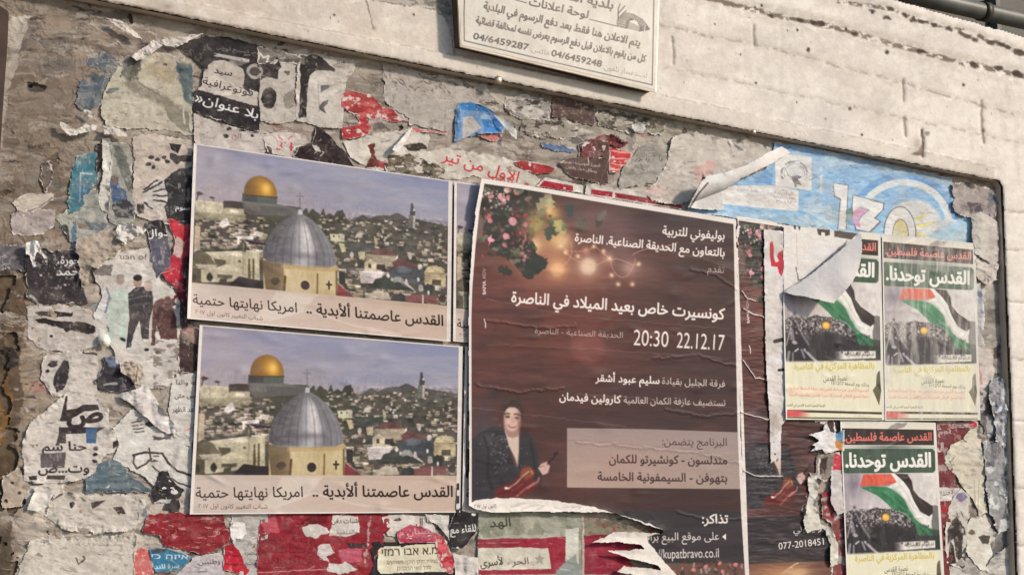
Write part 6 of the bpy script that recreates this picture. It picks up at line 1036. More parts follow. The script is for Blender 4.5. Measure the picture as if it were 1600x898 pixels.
# ================================================================== the brown concert poster
CQ = [(737, 277), (1150, 342), (1172, 905), (731, 905)]
CQ2 = beside((1147, 337), (1166, 905), .432, .0085)
G_CON = 'brown concert posters'
OUT = [(752, 278), (820, 289), (950, 310), (1150, 342), (1152, 400), (1154, 500), (1157.5, 673), (1164, 800), (1172, 910), (731, 910), (732.5, 800), (733, 673), (732, 500), (733, 450), (737, 385), (743, 330)]
INN = [(757, 287), (820, 296), (950, 318), (1146, 350), (1147, 400), (1149, 500), (1152.5, 673), (1158, 800), (1165, 910), (738, 910), (737, 790), (737, 673), (736.5, 500), (738, 450), (743, 385), (749, 330)]
def leaf(s, x, y, L, ang, c, r):
    p = []
    for t, wd in ((0, 0), (.2, .30), (.35, .16), (.5, .34), (.65, .16), (.8, .22), (1, 0)): p.append((t, wd))
    pts = [(t, w_) for t, w_ in p] + [(t, -w_) for t, w_ in p[::-1][1:-1]]
    q = [(x + L * (t * math.cos(ang) - w_ * math.sin(ang)), y + L * (t * math.sin(ang) + w_ * math.cos(ang))) for t, w_ in pts]
    s.poly(q, c, .95, soft=1.1)
    s.line([(x, y), (x + L * .9 * math.cos(ang), y + L * .9 * math.sin(ang))], .8, tuple(int(v * 1.25) for v in c), .6)
def paint_concert(s):
    X, Y, r = s.X, s.Y, random.Random(3); w = np.s_[:, :]
    s.fill((84, 60, 59))
    s.mix(w, .75 * sst(900, 1120, X + .2 * (Y - 500)), (62, 54, 56)); s.mix(w, .6 * sst(800, 740, X), (100, 66, 66)); s.glow(900, 520, 150, 60, (116, 68, 60), .7); s.glow(800, 455, 80, 30, (120, 76, 76), .6); s.glow(1010, 690, 130, 60, (72, 62, 64), .6)
    n = fbm(X / 70, Y / 7, 4, 5, .55); s.mix(w, .4 * sst(.46, .7, n), (70, 52, 52)); s.mix(w, .28 * sst(.52, .74, fbm(X / 55, Y / 8, 14, 5, .55)), (124, 80, 72)); s.mix(w, .35 * sst(.5, .7, fbm(X / 40, Y / 26, 24, 4)), (64, 54, 56))
    s.c *= np.array([.97, .87, .845]); s.glow(1060, 330, 90, 40, (58, 50, 54), .8); s.glow(930, 345, 50, 24, (112, 84, 84), .8)
    for y0 in (486, 545, 600, 655): s.line([(737, y0 - 20), (900, y0 - 8), (1150, y0 + 14)], 1.4, (58, 44, 46), .4, warp=2, seed=y0, soft=2)
    # bokeh and fairy lights
    s.glow(850, 405, 60, 40, (168, 108, 84), .85); s.glow(920, 425, 60, 32, (150, 98, 84), .75); s.glow(1000, 425, 30, 20, (140, 100, 92), .6); s.glow(885, 440, 60, 12, (150, 92, 74), .5)
    for x, y, R, c, a in ((837, 384, 13, (240, 200, 150), .9), (876, 377, 14, (226, 178, 130), .85), (873, 421, 16, (236, 178, 124), .9), (921, 418, 15, (232, 200, 170), .9), (952, 405, 10, (206, 164, 140), .7), (985, 420, 12, (196, 160, 142), .7), (975, 395, 20, (132, 98, 96), .6), (918, 393, 6, (216, 150, 128), .7), (865, 372, 22, (214, 166, 110), .6), (968, 368, 22, (110, 84, 86), .7)):
        s.glow(x, y, R, R, c, a)
    s.ell(921, 418, 12, 12, (230, 200, 172), .55, soft=6); s.ell(873, 424, 10, 10, (232, 180, 130), .5, soft=6); s.ell(920, 545, 27, 27, (140, 80, 72), .35, soft=6); s.glow(920, 545, 30, 30, (136, 78, 70), .5)
    def curve(P, c, wd, a):
        P = np.array(P, float); t = np.linspace(0, 1, 24)[:, None]; s.line((1 - t) ** 3 * P[0] + 3 * t * (1 - t) ** 2 * P[1] + 3 * t * t * (1 - t) * P[2] + t ** 3 * P[3], wd, c, a)
    for P in ([(878, 385), (890, 400), (915, 395), (930, 387)], [(930, 387), (940, 392), (950, 400), (955, 408)], [(885, 392), (900, 420), (940, 420), (955, 405)], [(955, 405), (960, 440), (985, 450), (995, 405)], [(955, 408), (970, 400), (990, 420), (1000, 415)], [(895, 380), (900, 410), (880, 425), (855, 422)], [(990, 400), (1010, 385), (1040, 390), (1060, 380)]):
        curve(P, (222, 160, 132), 1.1, .75)
    for x, y in ((886, 396), (905, 402), (930, 387), (955, 406), (958, 432), (990, 446), (1000, 414), (878, 386), (848, 421), (945, 394), (968, 446)): s.glow(x, y, 3.4, 3.4, (246, 206, 168), .9)
    # garland of leaves, berries and roses
    s.poly([(752, 283), (800, 291), (845, 297), (850, 310), (838, 325), (828, 345), (832, 375), (838, 400), (857, 408), (852, 420), (842, 432), (828, 438), (815, 432), (806, 412), (788, 404), (772, 398), (760, 378), (753, 355), (748, 320)], (48, 46, 44), warp=5, wsc=11)
    for k in range(130):
        t = r.random(); x = 752 + 85 * r.random(); y = 288 + 145 * r.random()
        if (x - 795) / 45 * .9 + 0 > 1.1 - .25 * abs(y - 350) / 70: continue
        if y > 400 and x < 790: continue
        leaf(s, x, y, r.uniform(6, 14), r.uniform(0, 6.28), [(60, 72, 60), (38, 38, 38), (74, 82, 68), (48, 60, 52), (84, 60, 56), (60, 50, 48), (104, 106, 90)][k % 7], r)
    for x, y, L, a_, c in ((798, 392, 24, .35, (88, 108, 82)), (820, 430, 30, -.5, (44, 54, 46)), (858, 412, 34, 3.0, (40, 50, 44)), (842, 330, 34, -.9, (150, 140, 112)), (862, 310, 26, 1.7, (176, 164, 124)), (838, 345, 24, -.9, (96, 98, 78)), (862, 340, 32, 1.3, (60, 66, 56)), (850, 345, 22, 2.2, (112, 112, 74)),
                              (880, 345, 22, 2.0, (140, 138, 96)), (868, 345, 28, .9, (176, 164, 110)), (885, 350, 14, 1.9, (104, 112, 78)), (858, 355, 24, 1.5, (56, 70, 64)), (905, 340, 26, 1.2, (92, 84, 74)), (920, 345, 24, 2.3, (82, 76, 66)), (940, 338, 20, 1.8, (70, 62, 58)), (950, 330, 22, 2.3, (104, 96, 86)), (893, 318, 24, 1.6, (50, 66, 66)), (778, 420, 26, .4, (46, 48, 44)), (832, 400, 30, .9, (44, 50, 46))):
        leaf(s, x, y, L, a_, c, r)
    s.glow(835, 350, 16, 20, (216, 180, 104), .55); s.glow(866, 335, 12, 12, (222, 186, 112), .65); s.glow(862, 330, 9, 7, (232, 172, 120), .5); s.glow(882, 380, 12, 12, (222, 190, 140), .6); s.ell(862, 338, 2, 2, (96, 60, 40))
    def rose(x, y, R, c):
        s.ell(x, y, R, R * .95, c, .95, warp=1.2, seed=int(x)); s.ell(x + R * .1, y - R * .1, R * .6, R * .55, tuple(int(v * .86) for v in c), .8, warp=1); s.ell(x - R * .1, y - R * .2, R * .3, R * .3, tuple(min(255, int(v * 1.15)) for v in c), .8)
    P1, P2 = (206, 130, 134), (222, 152, 156)
    for x, y, R, c in ((767, 307, 4.5, P1), (784, 308, 5.5, P2), (788, 315, 4, P1), (794, 309, 4, P1), (802, 347, 6.5, P2), (792, 371, 5, P2), (789, 384, 3.6, (196, 110, 122)), (763, 340, 5, (190, 108, 112)), (766, 346, 4, P1), (821, 352, 4, P1), (823, 338, 3.4, (170, 72, 82)), (786, 361, 4, (128, 86, 84)), (793, 298, 5, (196, 160, 140)), (808, 300, 5, (180, 130, 116)), (822, 402, 2.6, P1), (818, 397, 2.4, P1), (820, 408, 2.4, (190, 120, 132)), (815, 365, 8, (98, 62, 60))): rose(x, y, R, c)
    for k in range(46): s.ell(r.uniform(752, 832), r.uniform(296, 405), r.uniform(1.4, 3), r.uniform(1.2, 2.6), [(128, 46, 56), (96, 36, 42), (150, 70, 78), (70, 84, 66)][k % 4], .85, warp=1.4, seed=k)
    for q in ([(762, 373), (770, 366), (768, 373), (775, 376), (767, 380), (765, 386), (763, 378)],): s.poly(q, (228, 158, 172), warp=1)
    for k in range(40): s.ell(r.uniform(750, 800), r.uniform(298, 330), r.uniform(.8, 1.8), r.uniform(.8, 1.8), (226, 212, 204), .85)
    for k in range(60): s.ell(r.uniform(800, 828), r.uniform(335, 405), r.uniform(.8, 1.8), r.uniform(.8, 1.8), [(150, 52, 62), (190, 130, 120), (90, 44, 46)][k % 3], .85)
    for k in range(14): curve([(812 + k % 5, 356 + k), (826, 358 + k), (824, 372), (816, 384 + k)], (176, 116, 110), .6, .5)
    s.poly([(745, 330), (760, 345), (752, 372), (742, 380)], (132, 118, 106), .5, warp=4); s.line([(759, 462), (759, 421)], .1, None)
    # violinist
    s.glow(757, 690, 18, 60, (72, 70, 76), .8); s.glow(775, 618, 12, 8, (48, 44, 46), .6)
    s.poly([(738, 688), (752, 676), (775, 668), (790, 672), (800, 720), (809, 734), (814, 690), (822, 676), (836, 688), (843, 712), (846, 742), (848, 760), (800, 779), (738, 783)], (54, 51, 56), warp=2, wsc=9)
    s.mix(w, .5 * sst(.5, .65, fbm(X / 8, Y / 6, 8, 4)) * np.exp(-((X - 785) / 48) ** 2 - ((Y - 725) / 45) ** 2), (38, 36, 39)); s.mix(w, .4 * sst(.55, .65, fbm(X / 20, Y / 7, 18, 4)) * np.exp(-((X - 765) / 30) ** 2 - ((Y - 735) / 40) ** 2), (86, 84, 88))
    s.glow(762, 690, 14, 10, (86, 83, 88), .55); s.line([(756, 684), (764, 704), (762, 740), (770, 766)], 3, (32, 30, 34), .7, soft=4); s.line([(830, 690), (836, 720), (838, 748)], 3, (34, 32, 36), .7, soft=4); s.line([(790, 676), (797, 700), (808, 731)], 2, (88, 84, 90), .6, soft=2); s.line([(813, 680), (812, 706), (810, 730)], 1.6, (84, 80, 86), .6, soft=2); s.line([(745, 722), (770, 728), (796, 726)], 3, (30, 28, 32), .5, soft=4)
    for k in range(90):
        x, y = r.gauss(786, 16), r.gauss(705, 18)
        if abs(x - 806) > 9: s.ell(x, y, r.uniform(.5, 1.2), r.uniform(.5, 1.2), (170, 170, 176), .6)
    s.poly([(790, 676), (789, 664), (800, 660), (811, 664), (812, 680), (812, 706), (810, 731), (805, 716), (796, 698)], (206, 180, 164), soft=1.5); s.poly([(790, 676), (796, 684), (808, 684), (812, 676), (812, 668), (790, 668)], (170, 138, 124), .6, soft=2)
    s.ell(802, 638, 14.2, 20, (64, 50, 46), soft=3); s.line([(789, 645), (792, 632), (799, 624)], 1.6, (88, 70, 62), .5, soft=2); s.line([(814, 645), (811, 630), (804, 623)], 1.4, (82, 64, 58), .5, soft=2); s.line([(790, 634), (797, 625), (806, 622)], 2, (84, 68, 62), .5, soft=2); s.line([(795, 636), (803, 629), (811, 632)], 1.2, (38, 30, 30), .6, soft=2); s.ell(813, 648, 6, 14, (56, 44, 42), .9, soft=2)
    s.ell(801.5, 655.5, 12.6, 20, (204, 170, 152), soft=1.6, rot=.04); s.ell(790, 660, 3, 12, (176, 138, 122), .5, soft=3); s.ell(799, 648, 8, 8, (218, 188, 170), .6, soft=5); s.poly([(787, 648), (789, 637), (796, 633), (803, 632), (811, 634), (816, 646), (812, 643), (806, 639), (797, 638.5), (791, 642)], (54, 44, 42), .9, soft=1.6); s.ell(812, 660, 3.5, 12, (160, 122, 108), .5, soft=3)
    s.line([(788.5, 641), (792, 636.5), (800, 634.5), (808, 635.5), (814.5, 642)], 2.6, (62, 48, 44), .9, soft=2.6)
    s.line([(790.5, 649.5), (793, 648.3), (797, 649)], 1.1, (70, 48, 44), .8); s.line([(804.5, 650), (809, 649.5), (813, 651.5)], 1.1, (70, 48, 44), .8)
    s.ell(794, 653, 4.4, 3, (168, 128, 114), .7, soft=2); s.ell(809, 655, 4, 2.8, (168, 128, 114), .7, soft=2); s.ell(794, 653.2, 3.3, 1.6, (50, 34, 32), 1); s.ell(809, 655.2, 3.1, 1.5, (50, 36, 34), 1); s.ell(793.4, 652.8, .6, .6, (220, 210, 204)); s.ell(808.4, 654.8, .6, .6, (220, 210, 204)); s.line([(801, 652), (800.5, 661), (803.5, 662.5)], 1.1, (176, 136, 120), .7); s.ell(803, 661.5, 2.4, 1.4, (186, 146, 130), .7)
    s.poly([(788.5, 662), (791, 670), (796, 675.5), (802, 677), (808, 674.5), (812.5, 667), (814, 676), (811, 684), (802, 687), (793, 683)], (138, 102, 90), .6, soft=3)
    s.ell(794, 661, 4, 4, (222, 184, 166), .45, soft=4); s.ell(807, 663, 3, 3.4, (214, 174, 156), .4, soft=4); s.ell(812.5, 656, 3, 14, (140, 104, 92), .55, soft=3); s.line([(803.5, 653), (804, 660)], 1.4, (164, 126, 110), .6, soft=1.5)
    s.line([(790, 649.6), (793, 647.8), (797.5, 648.6)], 1.6, (58, 40, 38), .9, soft=1.4); s.line([(804.5, 649.6), (809, 648.8), (813, 651)], 1.6, (58, 40, 38), .9, soft=1.4)
    s.line([(796, 667.2), (800.5, 670.2), (807, 668.8)], 2.6, (150, 72, 70), .9, soft=1.3); s.line([(792, 665), (793.5, 668.5)], 1, (160, 118, 104), .6); s.line([(809.5, 664), (809, 668)], 1, (160, 118, 104), .6)
    s.line([(796.5, 667.5), (800.5, 669.8), (806, 669)], 1.0, (176, 92, 88), .9); s.line([(797, 667.6), (801, 668.3), (806, 668)], .8, (236, 220, 212), .8); s.line([(794, 664), (792.6, 667)], .8, (170, 130, 116), .6); s.ell(795, 661, 3, 2.5, (214, 166, 150), .4, soft=2)
    s.blur(1, s.win(740, 612, 850, 745))
    # violin, bow hand
    s.poly([(772, 778), (776, 766), (788, 758), (800, 756), (812, 744), (816, 733), (826, 730), (836, 734), (838, 745), (832, 754), (840, 750), (844, 758), (838, 766), (820, 776), (806, 780)], (98, 40, 40), warp=1, soft=2)
    s.poly([(814, 744), (818, 733), (828, 731), (836, 736), (834, 746), (822, 752)], (134, 78, 52), .85, soft=4); s.line([(795, 765), (808, 756), (818, 745), (827, 738)], 2.4, (212, 176, 156), .9, soft=1.6); s.line([(800, 764), (812, 756), (820, 748)], 1.5, (88, 44, 40)); s.ell(792, 764, 3, 2, (236, 220, 212)); s.line([(830, 735), (834, 742)], 2, (206, 150, 90), .8)
    s.line([(808, 777), (822, 765), (836, 756)], 2.6, (160, 100, 92), .9, soft=1.8); s.line([(826, 764), (842, 754), (844, 748)], 2.4, (176, 124, 112), .9, soft=1.8); s.line([(800, 770), (818, 757)], 1.6, (150, 56, 56))
    s.poly([(842, 732), (848, 726), (856, 723), (861, 730), (858, 740), (850, 744)], (206, 168, 156), warp=1, soft=1.4); s.line([(854, 725), (858, 731)], .8, (160, 118, 108)); s.line([(850, 727), (855, 735)], .8, (160, 118, 108)); s.line([(858, 726), (868, 715), (873, 708)], 3, (44, 34, 36)); s.ell(870, 711, 4, 3, (40, 32, 34), .9, warp=1)
    s.line([(776, 774), (796, 768), (812, 772)], 2, (78, 26, 30), .7, soft=2); s.line([(800, 762), (826, 737), (850, 730)], .8, (60, 34, 34), .8); s.ell(806, 765, 2, 1, (70, 30, 30), .8, rot=-.7); s.blur(1, s.win(740, 720, 880, 785)); s.jitter(1.2, 5, 7, s.win(742, 280, 960, 445)); s.blur(1, s.win(742, 280, 1000, 445))
    # programme panel
    pan = [(888, 671), (1010, 672.5), (1160, 677.5), (1162, 765.5), (1010, 764.2), (888, 763)]
    wp, d = s.cov(pan); k = np.clip(.5 - d, 0, 1); g = np.clip((s.Y[wp] - 671) / 92, 0, 1)[..., None]; gx = np.clip((s.X[wp] - 888) / 270, 0, 1)[..., None]
    s.mix(wp, k * .95, rgb((160, 140, 134)) * (1 - g) + (rgb((184, 156, 141)) * (1 - gx) + rgb((170, 148, 136)) * gx) * g); s.glow(960, 725, 60, 30, (176, 142, 126), .5); s.line([(890, 690), (930, 692), (1010, 700), (1090, 706), (1150, 724)], 1.6, (120, 104, 100), .55, warp=2, soft=2)
    # lower band
    s.poly([(730, 797), (1175, 799), (1180, 880), (730, 878)], (54, 49, 52)); s.mix(w, .35 * sst(.5, .7, fbm(X / 60, Y / 6, 44, 4)) * (Y > 798) * (Y < 878), (72, 64, 66))
    s.poly([(1090, 872), (1180, 874), (1180, 882), (1090, 882)], (58, 52, 52)); s.poly([(730, 878), (1180, 880), (1180, 912), (730, 912)], (110, 76, 66)); s.glow(800, 900, 60, 20, (196, 140, 96), .8); s.glow(840, 900, 22, 14, (232, 190, 140), .7)
    for k in range(70): leaf(s, r.uniform(1050, 1160), r.uniform(876, 905), r.uniform(4, 9), r.uniform(0, 6.3), [(48, 54, 48), (70, 84, 70), (92, 52, 54), (150, 130, 124)][k % 4], r)
    for x, y in ((1104, 886), (1130, 893), (1150, 882), (1125, 880), (1085, 890)): rose(x, y, 3.2, P1)
    for k in range(8): curve([(790 + 6 * k, 912), (800 + 5 * k, 895), (815, 890 - k), (840, 880)], (232, 186, 150), .8, .6)
    wt = (238, 224, 214)
    s.text('بوليفوني للتربية', (1036.5, 367), (1132, 375), 13.5, wt, .016)
    s.text('بالتعاون مع الحديقة الصناعية. الناصرة', (900, 378), (1132, 402), 13, wt, .018)
    s.text('تقدم', (1106, 426), (1132, 428), 11, (220, 204, 194), -.01)
    s.text('كونسيرت خاص بعيد الميلاد في الناصرة', (800, 474), (1132, 501), 17.5, wt, .022)
    s.text('22.12.17', (1058.5, 545.5), (1132, 549.5), 24, wt, .0, latin=True); s.text('20:30', (991.5, 541.5), (1045.5, 544.5), 24, wt, .0, latin=True)
    s.text('الحديقة الصناعية - الناصرة', (837, 523), (975, 530.5), 9.5, (222, 206, 196), -.012)
    s.text('فرقة الجليل بقيادة', (1036, 602), (1133, 607), 10.5, (228, 212, 202), -.005); s.text('سليم عبود أشقر', (932.5, 598), (1032, 602), 11.5, wt, .024)
    s.text('تستضيف عازفة الكمان العالمية', (976.5, 632), (1134, 636.5), 10.5, (228, 212, 202), -.005); s.text('كارولين فيدمان', (876, 627.5), (972, 632), 12, wt, .024)
    br = (66, 46, 46)
    s.text('البرنامج يتضمن:', (1036.5, 697), (1136, 698.5), 12, br, .0); s.text('مندلسون - كونشيرتو للكمان', (954, 725), (1136.5, 727), 13, br, .022); s.text('بتهوفن - السيمفونية الخامسة', (936, 752), (1136.5, 754.5), 13, br, .022)
    s.text('تذاكر:', (1098.5, 818), (1138, 818), 14, wt, .024); s.poly([(1129, 839), (1135, 834), (1135, 844)], wt); s.text('على موقع البيع برافو', (1004, 845), (1124.5, 843.5), 12, wt, .0)
    s.text('https://kupatbravo.co.il', (1000, 873), (1124, 870.5), 14, wt, .0, latin=True)
    s.text('BAMA', (759.5, 462), (759.5, 441), 5, (226, 208, 200), .03, latin=True); s.text('ADV', (759.5, 438), (759.5, 421), 5, (206, 184, 176), .0, latin=True); s.line([(757, 501), (759, 507), (759, 514)], 1.8, (222, 206, 198))
    # the telephone line at the lower left of the print (mapped from the copy on the right)
    h = homog(CQ2, CQ); m1 = h(np.array([(1218, 858.5), (1289, 851), (1241, 832), (1289, 828.5)], float))
    s.text('077-2018451', m1[0], m1[1], 11.5, wt, .0, latin=True); s.text('بوليفوني', m1[2], m1[3], 10.5, wt, -.005)
    # shallow folds in the paper
    for k, P in enumerate(([(760, 470), (900, 496), (1140, 516)], [(760, 540), (930, 548), (1140, 562)], [(1050, 395), (1110, 408), (1150, 424)], [(738, 640), (870, 655), (980, 668)], [(900, 618), (1020, 626), (1150, 640)])): s.line(P, 1.2, (160, 128, 122), .32, warp=2, seed=k)
con = Sheet(quad=CQ, h=.0125, step=.8); paint_concert(con)
wcol = rgb((228, 216, 206))
def concert_border(s, X, Y):
    d = sdpoly(X, Y, INN); k = np.clip(.5 + d / 1.0, 0, 1); s.mix(np.s_[:, :], k, np.array((226, 214, 204)) / 255.0)
# the rear copy, to the right, mostly overlaid
s2 = Sheet(quad=CQ2, h=.0085, n=con.X.shape); s2.c = con.c.copy()
s2.c[(s2.U < .012) | (s2.V < .012)] = wcol
for k, P in enumerate(([(1160, 562), (1180, 590), (1200, 594), (1240, 600)], [(1158, 643), (1175, 650), (1203, 655)], [(1164, 736), (1180, 742), (1200, 744), (1222, 743)], [(1162, 482), (1175, 490), (1196, 496)], [(1160, 455), (1168, 466), (1180, 470)])):
    s2.line(P, 1.7, (232, 222, 214), .9, warp=1.5, seed=k, dz=.0014)
s2.wrinkle(.0007, (60, 12), 51); s2.fade(.16, (206, 190, 180), (20, 6), 6, .6)
s2.cut([(1150, 330), (1226, 350), (1226, 640), (1240, 655), (1300, 655), (1306, 662), (1304, 700), (1296, 714), (1290, 728), (1280, 738), (1268, 750), (1262, 770), (1256, 800), (1262, 812), (1290, 822), (1300, 830), (1302, 862), (1302, 880), (1298, 910), (1150, 910)], warp=5, wsc=12, seed=5, rim=2.6)
s2.grain(.05, 1.6, 3)
tag(s2.build('printed_poster', M_GLOSS), 'half covered concert poster with a telephone number, right of the complete one', 'poster', G_CON)
# the front copy
s = Sheet(box=(728, 272, 1176, 908), step=.8, h=.0125)
hm = homog([(con.X[0, 0], con.Y[0, 0]), (con.X[0, -1], con.Y[0, -1]), (con.X[-1, -1], con.Y[-1, -1]), (con.X[-1, 0], con.Y[-1, 0])], [(0, 0), (1, 0), (1, 1), (0, 1)])
uv = np.clip(hm(np.stack([s.X, s.Y], -1)), 0, 1); gy = uv[..., 1] * (con.X.shape[0] - 1.01); gx = uv[..., 0] * (con.X.shape[1] - 1.01)
i, j = gy.astype(int), gx.astype(int); fy, fx = (gy - i)[..., None], (gx - j)[..., None]
s.c = (con.c[i, j] * (1 - fx) + con.c[i, j + 1] * fx) * (1 - fy) + (con.c[i + 1, j] * (1 - fx) + con.c[i + 1, j + 1] * fx) * fy
concert_border(s, s.X, s.Y)
s.fade(.03, (150, 118, 108), (60, 7), 6, .6); s.grain(.04, 1.6, 5)
s.wrinkle(.0002, (90, 22), 61); s.bubbles(90, .0009, 61)
for k, P in enumerate(([(1080, 420), (1120, 430), (1152, 452)], [(745, 600), (800, 612), (880, 606)], [(900, 690), (1010, 700), (1090, 706), (1155, 724)], [(1020, 560), (1090, 556), (1152, 572)], [(760, 500), (840, 512), (900, 508)], [(1060, 800), (1110, 812), (1160, 810)], [(1040, 640), (1100, 650), (1156, 646)])): s.line(P, 2.2, None, dz=.0007, warp=3, seed=k)

s.z += .011 * np.exp(-(s.X - 733) / 12) * sst(470, 300, s.Y) + .004 * np.exp(-((s.X - 752) + (s.Y - 278)) / 30)
TORN = [(731, 790), (760, 800), (800, 799.5), (940, 799.5), (962, 802), (985, 810), (1012, 820), (1037, 828), (1034, 832), (1010, 831), (985, 830), (960, 830), (924, 847), (960, 847), (1000, 850), (1006, 857), (945, 860), (985, 872), (1030, 884), (1034, 889), (975, 884), (962, 892), (1000, 900), (990, 915), (728, 915)]
PRINT = [(728, 787), (745, 781), (775, 777.5), (800, 777.5), (830, 779), (862, 781), (895, 786), (925, 791), (955, 800), (985, 808), (1010, 816), (1038, 828), (1030, 833), (1012, 838), (1013, 845), (1022, 858), (1030, 868), (1045, 884), (1060, 900), (1064, 915), (728, 915)]
Xw = s.X + 4 * (fbm(s.X / 8, s.Y / 8, 3, 4) - .5); Yw = s.Y + 4 * (fbm(s.X / 8 + 30, s.Y / 8, 5, 4) - .5)
dp = sdpoly(Xw, Yw, PRINT); dt = sdpoly(Xw, Yw, TORN)
core = np.array((228, 217, 204)) / 255.0 * (.95 + .1 * fbm(s.X / 5, s.Y / 4, 3, 4))[..., None]
s.mix(np.s_[:, :], np.clip(.5 - dp / 1.0, 0, 1), core)
s.text('كانون اول ٢٠١٧', (741, 793.5), (776, 792), 6, (84, 72, 66), .0)
for P in ([(815, 796), (838, 788), (850, 789), (838, 796)], [(865, 793), (910, 790), (905, 794)], [(798, 790), (820, 786)]): s.line(P, 2.6, (196, 186, 170), .7, warp=2)
s.z += .0035 * np.exp(-np.abs(dt) / 8) * fbm(s.X / 14, s.Y / 14, 9, 3)
Xe = s.X + 1.6 * (fbm(s.X / 10, s.Y / 10, 13, 3) - .5)
s.m = ((sdpoly(Xe, s.Y, OUT) < 0) & (dt > 0)).astype(float)
tag(s.build('printed_poster', M_GLOSS), 'large complete brown concert poster with violinist and white Arabic text, torn at its lower left', 'poster', G_CON)
# ================================================================== the small flag posters (A4)
FQ = [(1313, 656), (1462, 660), (1478.5, 951), (1325, 953)]          # lower one, whose print is painted here
FL = [(1221, 350), (1376, 365), (1382, 656), (1228, 655)]
FR = [(1378, 365), (1524, 380), (1532, 656), (1383, 657)]
G_FLAG = 'small flag posters'
def paint_flag(s):
    X, Y, r, w = s.X, s.Y, random.Random(9), np.s_[:, :]
    s.fill((226, 216, 192)); s.mix(w, sst(672, 655, Y), (224, 216, 206))
    s.poly([(1385, 672), (1400, 660), (1418, 660), (1408, 668), (1395, 674)], (110, 100, 98), .6, warp=2, soft=2)
    s.poly([(1312, 668.5), (1458.5, 671), (1459.5, 695), (1314, 694.5)], (52, 42, 42)); s.poly([(1312, 696), (1461, 697), (1461, 740), (1312, 739)], (206, 204, 194)); s.glow(1390, 698, 40, 3, (86, 96, 88), .8)
    s.text('القدس عاصمة فلسطين.', (1319, 688), (1455.5, 687.5), 12.5, (226, 116, 104), .018)
    s.poly([(1318, 700.5), (1457, 700.5), (1461, 705), (1461.5, 734), (1458, 738), (1320, 739), (1316, 735), (1315.5, 704)], (62, 82, 66)); s.mix(w, .4 * np.exp(-((X - 1392) / 40) ** 2 - ((Y - 708) / 8) ** 2), (78, 88, 84))
    s.text('القدس توحدنا.', (1322, 729), (1454, 728.5), 22, (238, 236, 222), .03)
    # picture
    pic = [(1317, 739.5), (1463, 738), (1471, 857), (1323, 866)]
    wp, d = s.cov(pic); k = np.clip(.5 - d, 0, 1); g = np.clip((s.X[wp] - 1318) / 140, 0, 1)[..., None]
    s.mix(wp, k, rgb((166, 154, 158)) * (1 - g) + rgb((218, 208, 200)) * g); s.glow(1334, 757, 12, 16, (122, 110, 122), .8); s.glow(1370, 785, 30, 14, (214, 202, 198), .6); s.glow(1330, 790, 16, 12, (176, 164, 162), .5)
    cr = [(1318, 800), (1335, 797), (1350, 795), (1372, 793), (1392, 795), (1410, 802), (1425, 812), (1436, 824), (1471, 828), (1471, 858), (1323, 866)]
    s.poly(cr, (70, 64, 64), warp=2)
    wc, d = s.cov(cr, 2); k = np.clip(.5 - d, 0, 1); x_, y_ = s.X[wc], s.Y[wc]
    n = fbm(x_ / 3.4, y_ / 3.4, 3, 3, .7); s.mix(wc, k * sst(.5, .66, n) * sst(838, 806, y_) * .95, (188, 176, 172)); s.mix(wc, k * sst(.56, .68, fbm(x_ / 3, y_ / 3, 13, 3, .7)) * sst(842, 812, y_), (36, 32, 34))
    s.mix(wc, k * .85 * sst(812, 830, y_) * sst(1352, 1372, x_), (46, 44, 48)); s.poly([(1456, 788), (1470, 790), (1471, 834), (1456, 838)], (92, 90, 86), .8, warp=2); s.mix(wc, k * .6 * sst(1440, 1460, x_) * sst(820, 834, y_), (52, 62, 54))
    s.poly([(1374, 812), (1394, 812), (1397, 822), (1371, 822)], (84, 74, 76)); s.ell(1384, 807.5, 7, 7, (110, 84, 66), .8); s.ell(1384, 807.5, 5.4, 5.2, (238, 176, 72)); s.ell(1383.5, 806.5, 2.8, 2.6, (250, 214, 130), .8, soft=2)
    s.poly([(1322, 838), (1332, 830), (1336, 800), (1346, 820), (1356, 838), (1362, 852), (1374, 866), (1323, 867)], (44, 40, 46), warp=2)
    s.poly([(1330, 812), (1334, 816), (1337, 832), (1330, 832)], (150, 140, 144), .8); s.line([(1337, 800), (1347, 822), (1358, 838)], 3, (128, 120, 126), .8); s.line([(1333, 795), (1330, 812), (1324, 840)], 1.4, (176, 168, 168)); s.ell(1335, 792, 2.2, 2.6, (110, 100, 100)); s.ell(1336, 835, 4, 3, (206, 196, 196), .8, warp=1.5)
    s.line([(1337, 849), (1342, 845)], 1.8, (230, 222, 220)); s.line([(1328, 850), (1326, 866)], 4, (160, 150, 154), .8); s.line([(1334, 852), (1334, 864)], 3, (140, 132, 138), .8); s.line([(1347, 846), (1352, 858)], 3, (150, 142, 150), .8); s.line([(1352, 846), (1362, 856), (1376, 868)], 4, (186, 178, 182), .9)
    s.line([(1348, 741), (1338, 775)], .9, (200, 190, 190), .8)
    # the flag
    s.poly([(1392, 739), (1401, 752), (1388, 760), (1406, 768), (1420, 786), (1432, 806), (1440, 816), (1454, 824), (1457, 804), (1440, 797), (1425, 777), (1416, 752), (1404, 739)], (232, 226, 216))
    s.poly([(1398, 739), (1418, 740), (1425, 752), (1427, 765), (1436, 776), (1447, 783), (1457, 790), (1458, 800), (1452, 806), (1438, 799), (1428, 782), (1421, 764), (1412, 752)], (50, 42, 42))
    s.poly([(1349, 740.5), (1392, 740), (1397, 746), (1401, 753), (1388, 757), (1368, 758), (1343, 758.5), (1346, 750)], (216, 92, 72)); s.line([(1344, 759), (1372, 758.5), (1390, 757.5)], 1.1, (130, 72, 56), .7)
